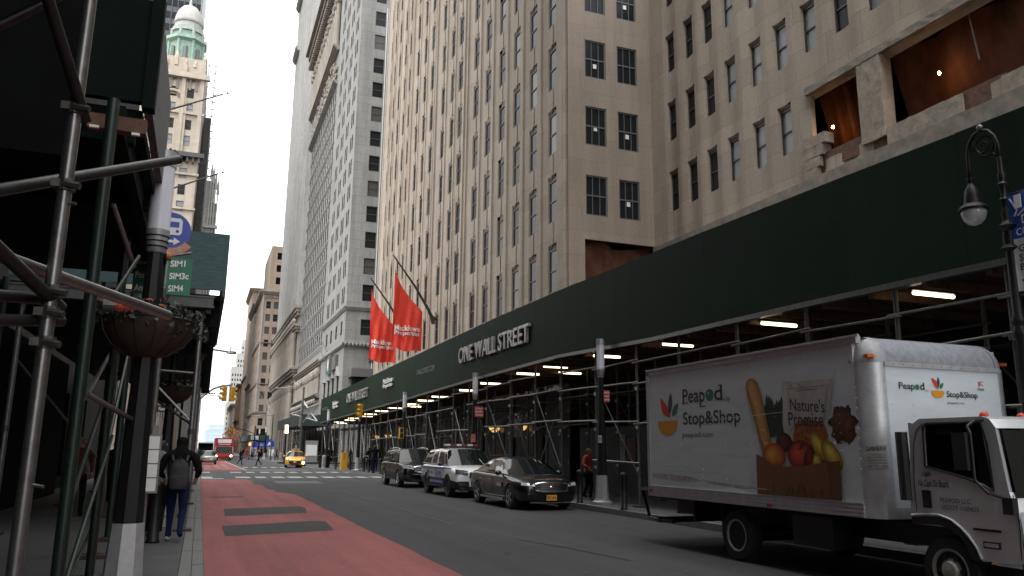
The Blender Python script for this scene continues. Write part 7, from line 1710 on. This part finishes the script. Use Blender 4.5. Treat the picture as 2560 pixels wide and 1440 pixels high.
t = thing('dark_shoulder_bag', 'black bag held at the waist of the person in the orange jacket', 'bag', (11.62, 23.36, .95)); m = MB(); m.blob((11.62, 23.36, .95), (.2, .12, .11), 'cloth_black', 12, 8); m.build('bag_body', t, smooth=True); m = MB(); m.path([(11.5, 23.36, 1.0), (11.62, 23.45, 1.3), (11.74, 23.36, 1.0)], .012, 'trim_black', 6); m.build('strap', t)
person('person in dark coat seen from behind at the kerb beyond the black car', (10.72, 52.5, .152), PI-.3, 1.9, 'cloth_black', 'cloth_navy', 'cloth_black', 'hair_dark', .04, (.1, .1), bulk=1.1)
for i, (x, y, tp, lb) in enumerate(((11.2, 64.5, 'cloth_black', 'person in black under the shed just left of the yellow news box'), (11.6, 57.5, 'cloth_grey', 'person in grey under the shed between the news box and traffic post'), (12.2, 62, 'cloth_black', 'person in black under the shed right of the news box'), (11.3, 49.5, 'cloth_black', 'person in black under the shed right beside the black car roof'), (10.6, 71.8, 'cloth_black', 'person in black at the corner behind the litter bin'))):
    person(lb, (x, y, .152), PI*.5+i*1.1, 1.72, tp, 'cloth_black', 'cloth_black', 'hair_dark', .12, lv=1)
person('person in dark coat striding left across the road in front of the bus', (4.05, 88.5, 0), PI*.5+.2, 1.62, 'cloth_black', 'cloth_navy', 'cloth_black', 'hair_dark', .3, (.3, -.2), lv=2)
person('person in black with bag striding across the road left of the taxi', (5.6, 84.2, 0), -PI*.5+.3, 1.6, 'cloth_black', 'cloth_black', 'cloth_black', 'cloth_tan', .36, (.3, -.3), lv=2, bulk=1.15)
for i, (x, y, tp, lg, lb) in enumerate(((6.6, 126, 'cloth_orange', 'cloth_orange', 'person in orange near the crossing behind the striding man'), (7.2, 124, 'cloth_blue', 'cloth_navy', 'person in blue near the crossing beside the orange figure'), (8.7, 126, 'cloth_black', 'cloth_black', 'person in black at the far kerb under the blue awning'), (9.6, 130, 'cloth_grey', 'cloth_blue', 'person in grey on the far pavement under the blue awning'), (6.1, 127, 'cloth_black', 'cloth_navy', 'person in black beside the right side of the bus'), (8.0, 133, 'cloth_blue', 'cloth_blue', 'person in pale blue between awning and bus'), (10.2, 118, 'cloth_black', 'cloth_black', 'person in black on the pavement behind the white notice board'))):
    person(lb, (x, y, .02 if x < 7.9 else .16), i*1.3, 1.75, tp, lg, 'cloth_black', 'hair_dark', .15, lv=1)
t = thing('hand_signal', 'small glowing red walk light above the figures behind the striding man', 'walk signal', (6.75, 122, 2)); m = MB(); m.box(6.55, 6.95, 122, 122.2, 2.0, 2.5, 'trim_black'); m.tube((6.75, 122.1, 0), (6.75, 122.1, 2.0), .06, 'trim_black', 6); m.build('housing', t); m = MB(); m.box(6.6, 6.9, 121.97, 122, 2.05, 2.45, 'lens_red_lit'); m.build('lens', t)
glow('lit_white', (1, .88, .65), 2.6)
t = thing('lit_sign', 'bright lit upright sign panel with yellow edge over the taxi', 'sign', (9.2, 95, 4)); m = MB(); m.tube((9.1, 95.2, .15), (9.1, 95.2, 4.4), .1, 'black_iron', 8); m.box(8.85, 8.98, 95, 95.3, 3.35, 4.35, 'signal_yellow'); m.build('housing', t); m = MB(); m.box(8.98, 9.3, 95, 95.2, 3.4, 4.3, 'lit_white'); m.build('panel', t)
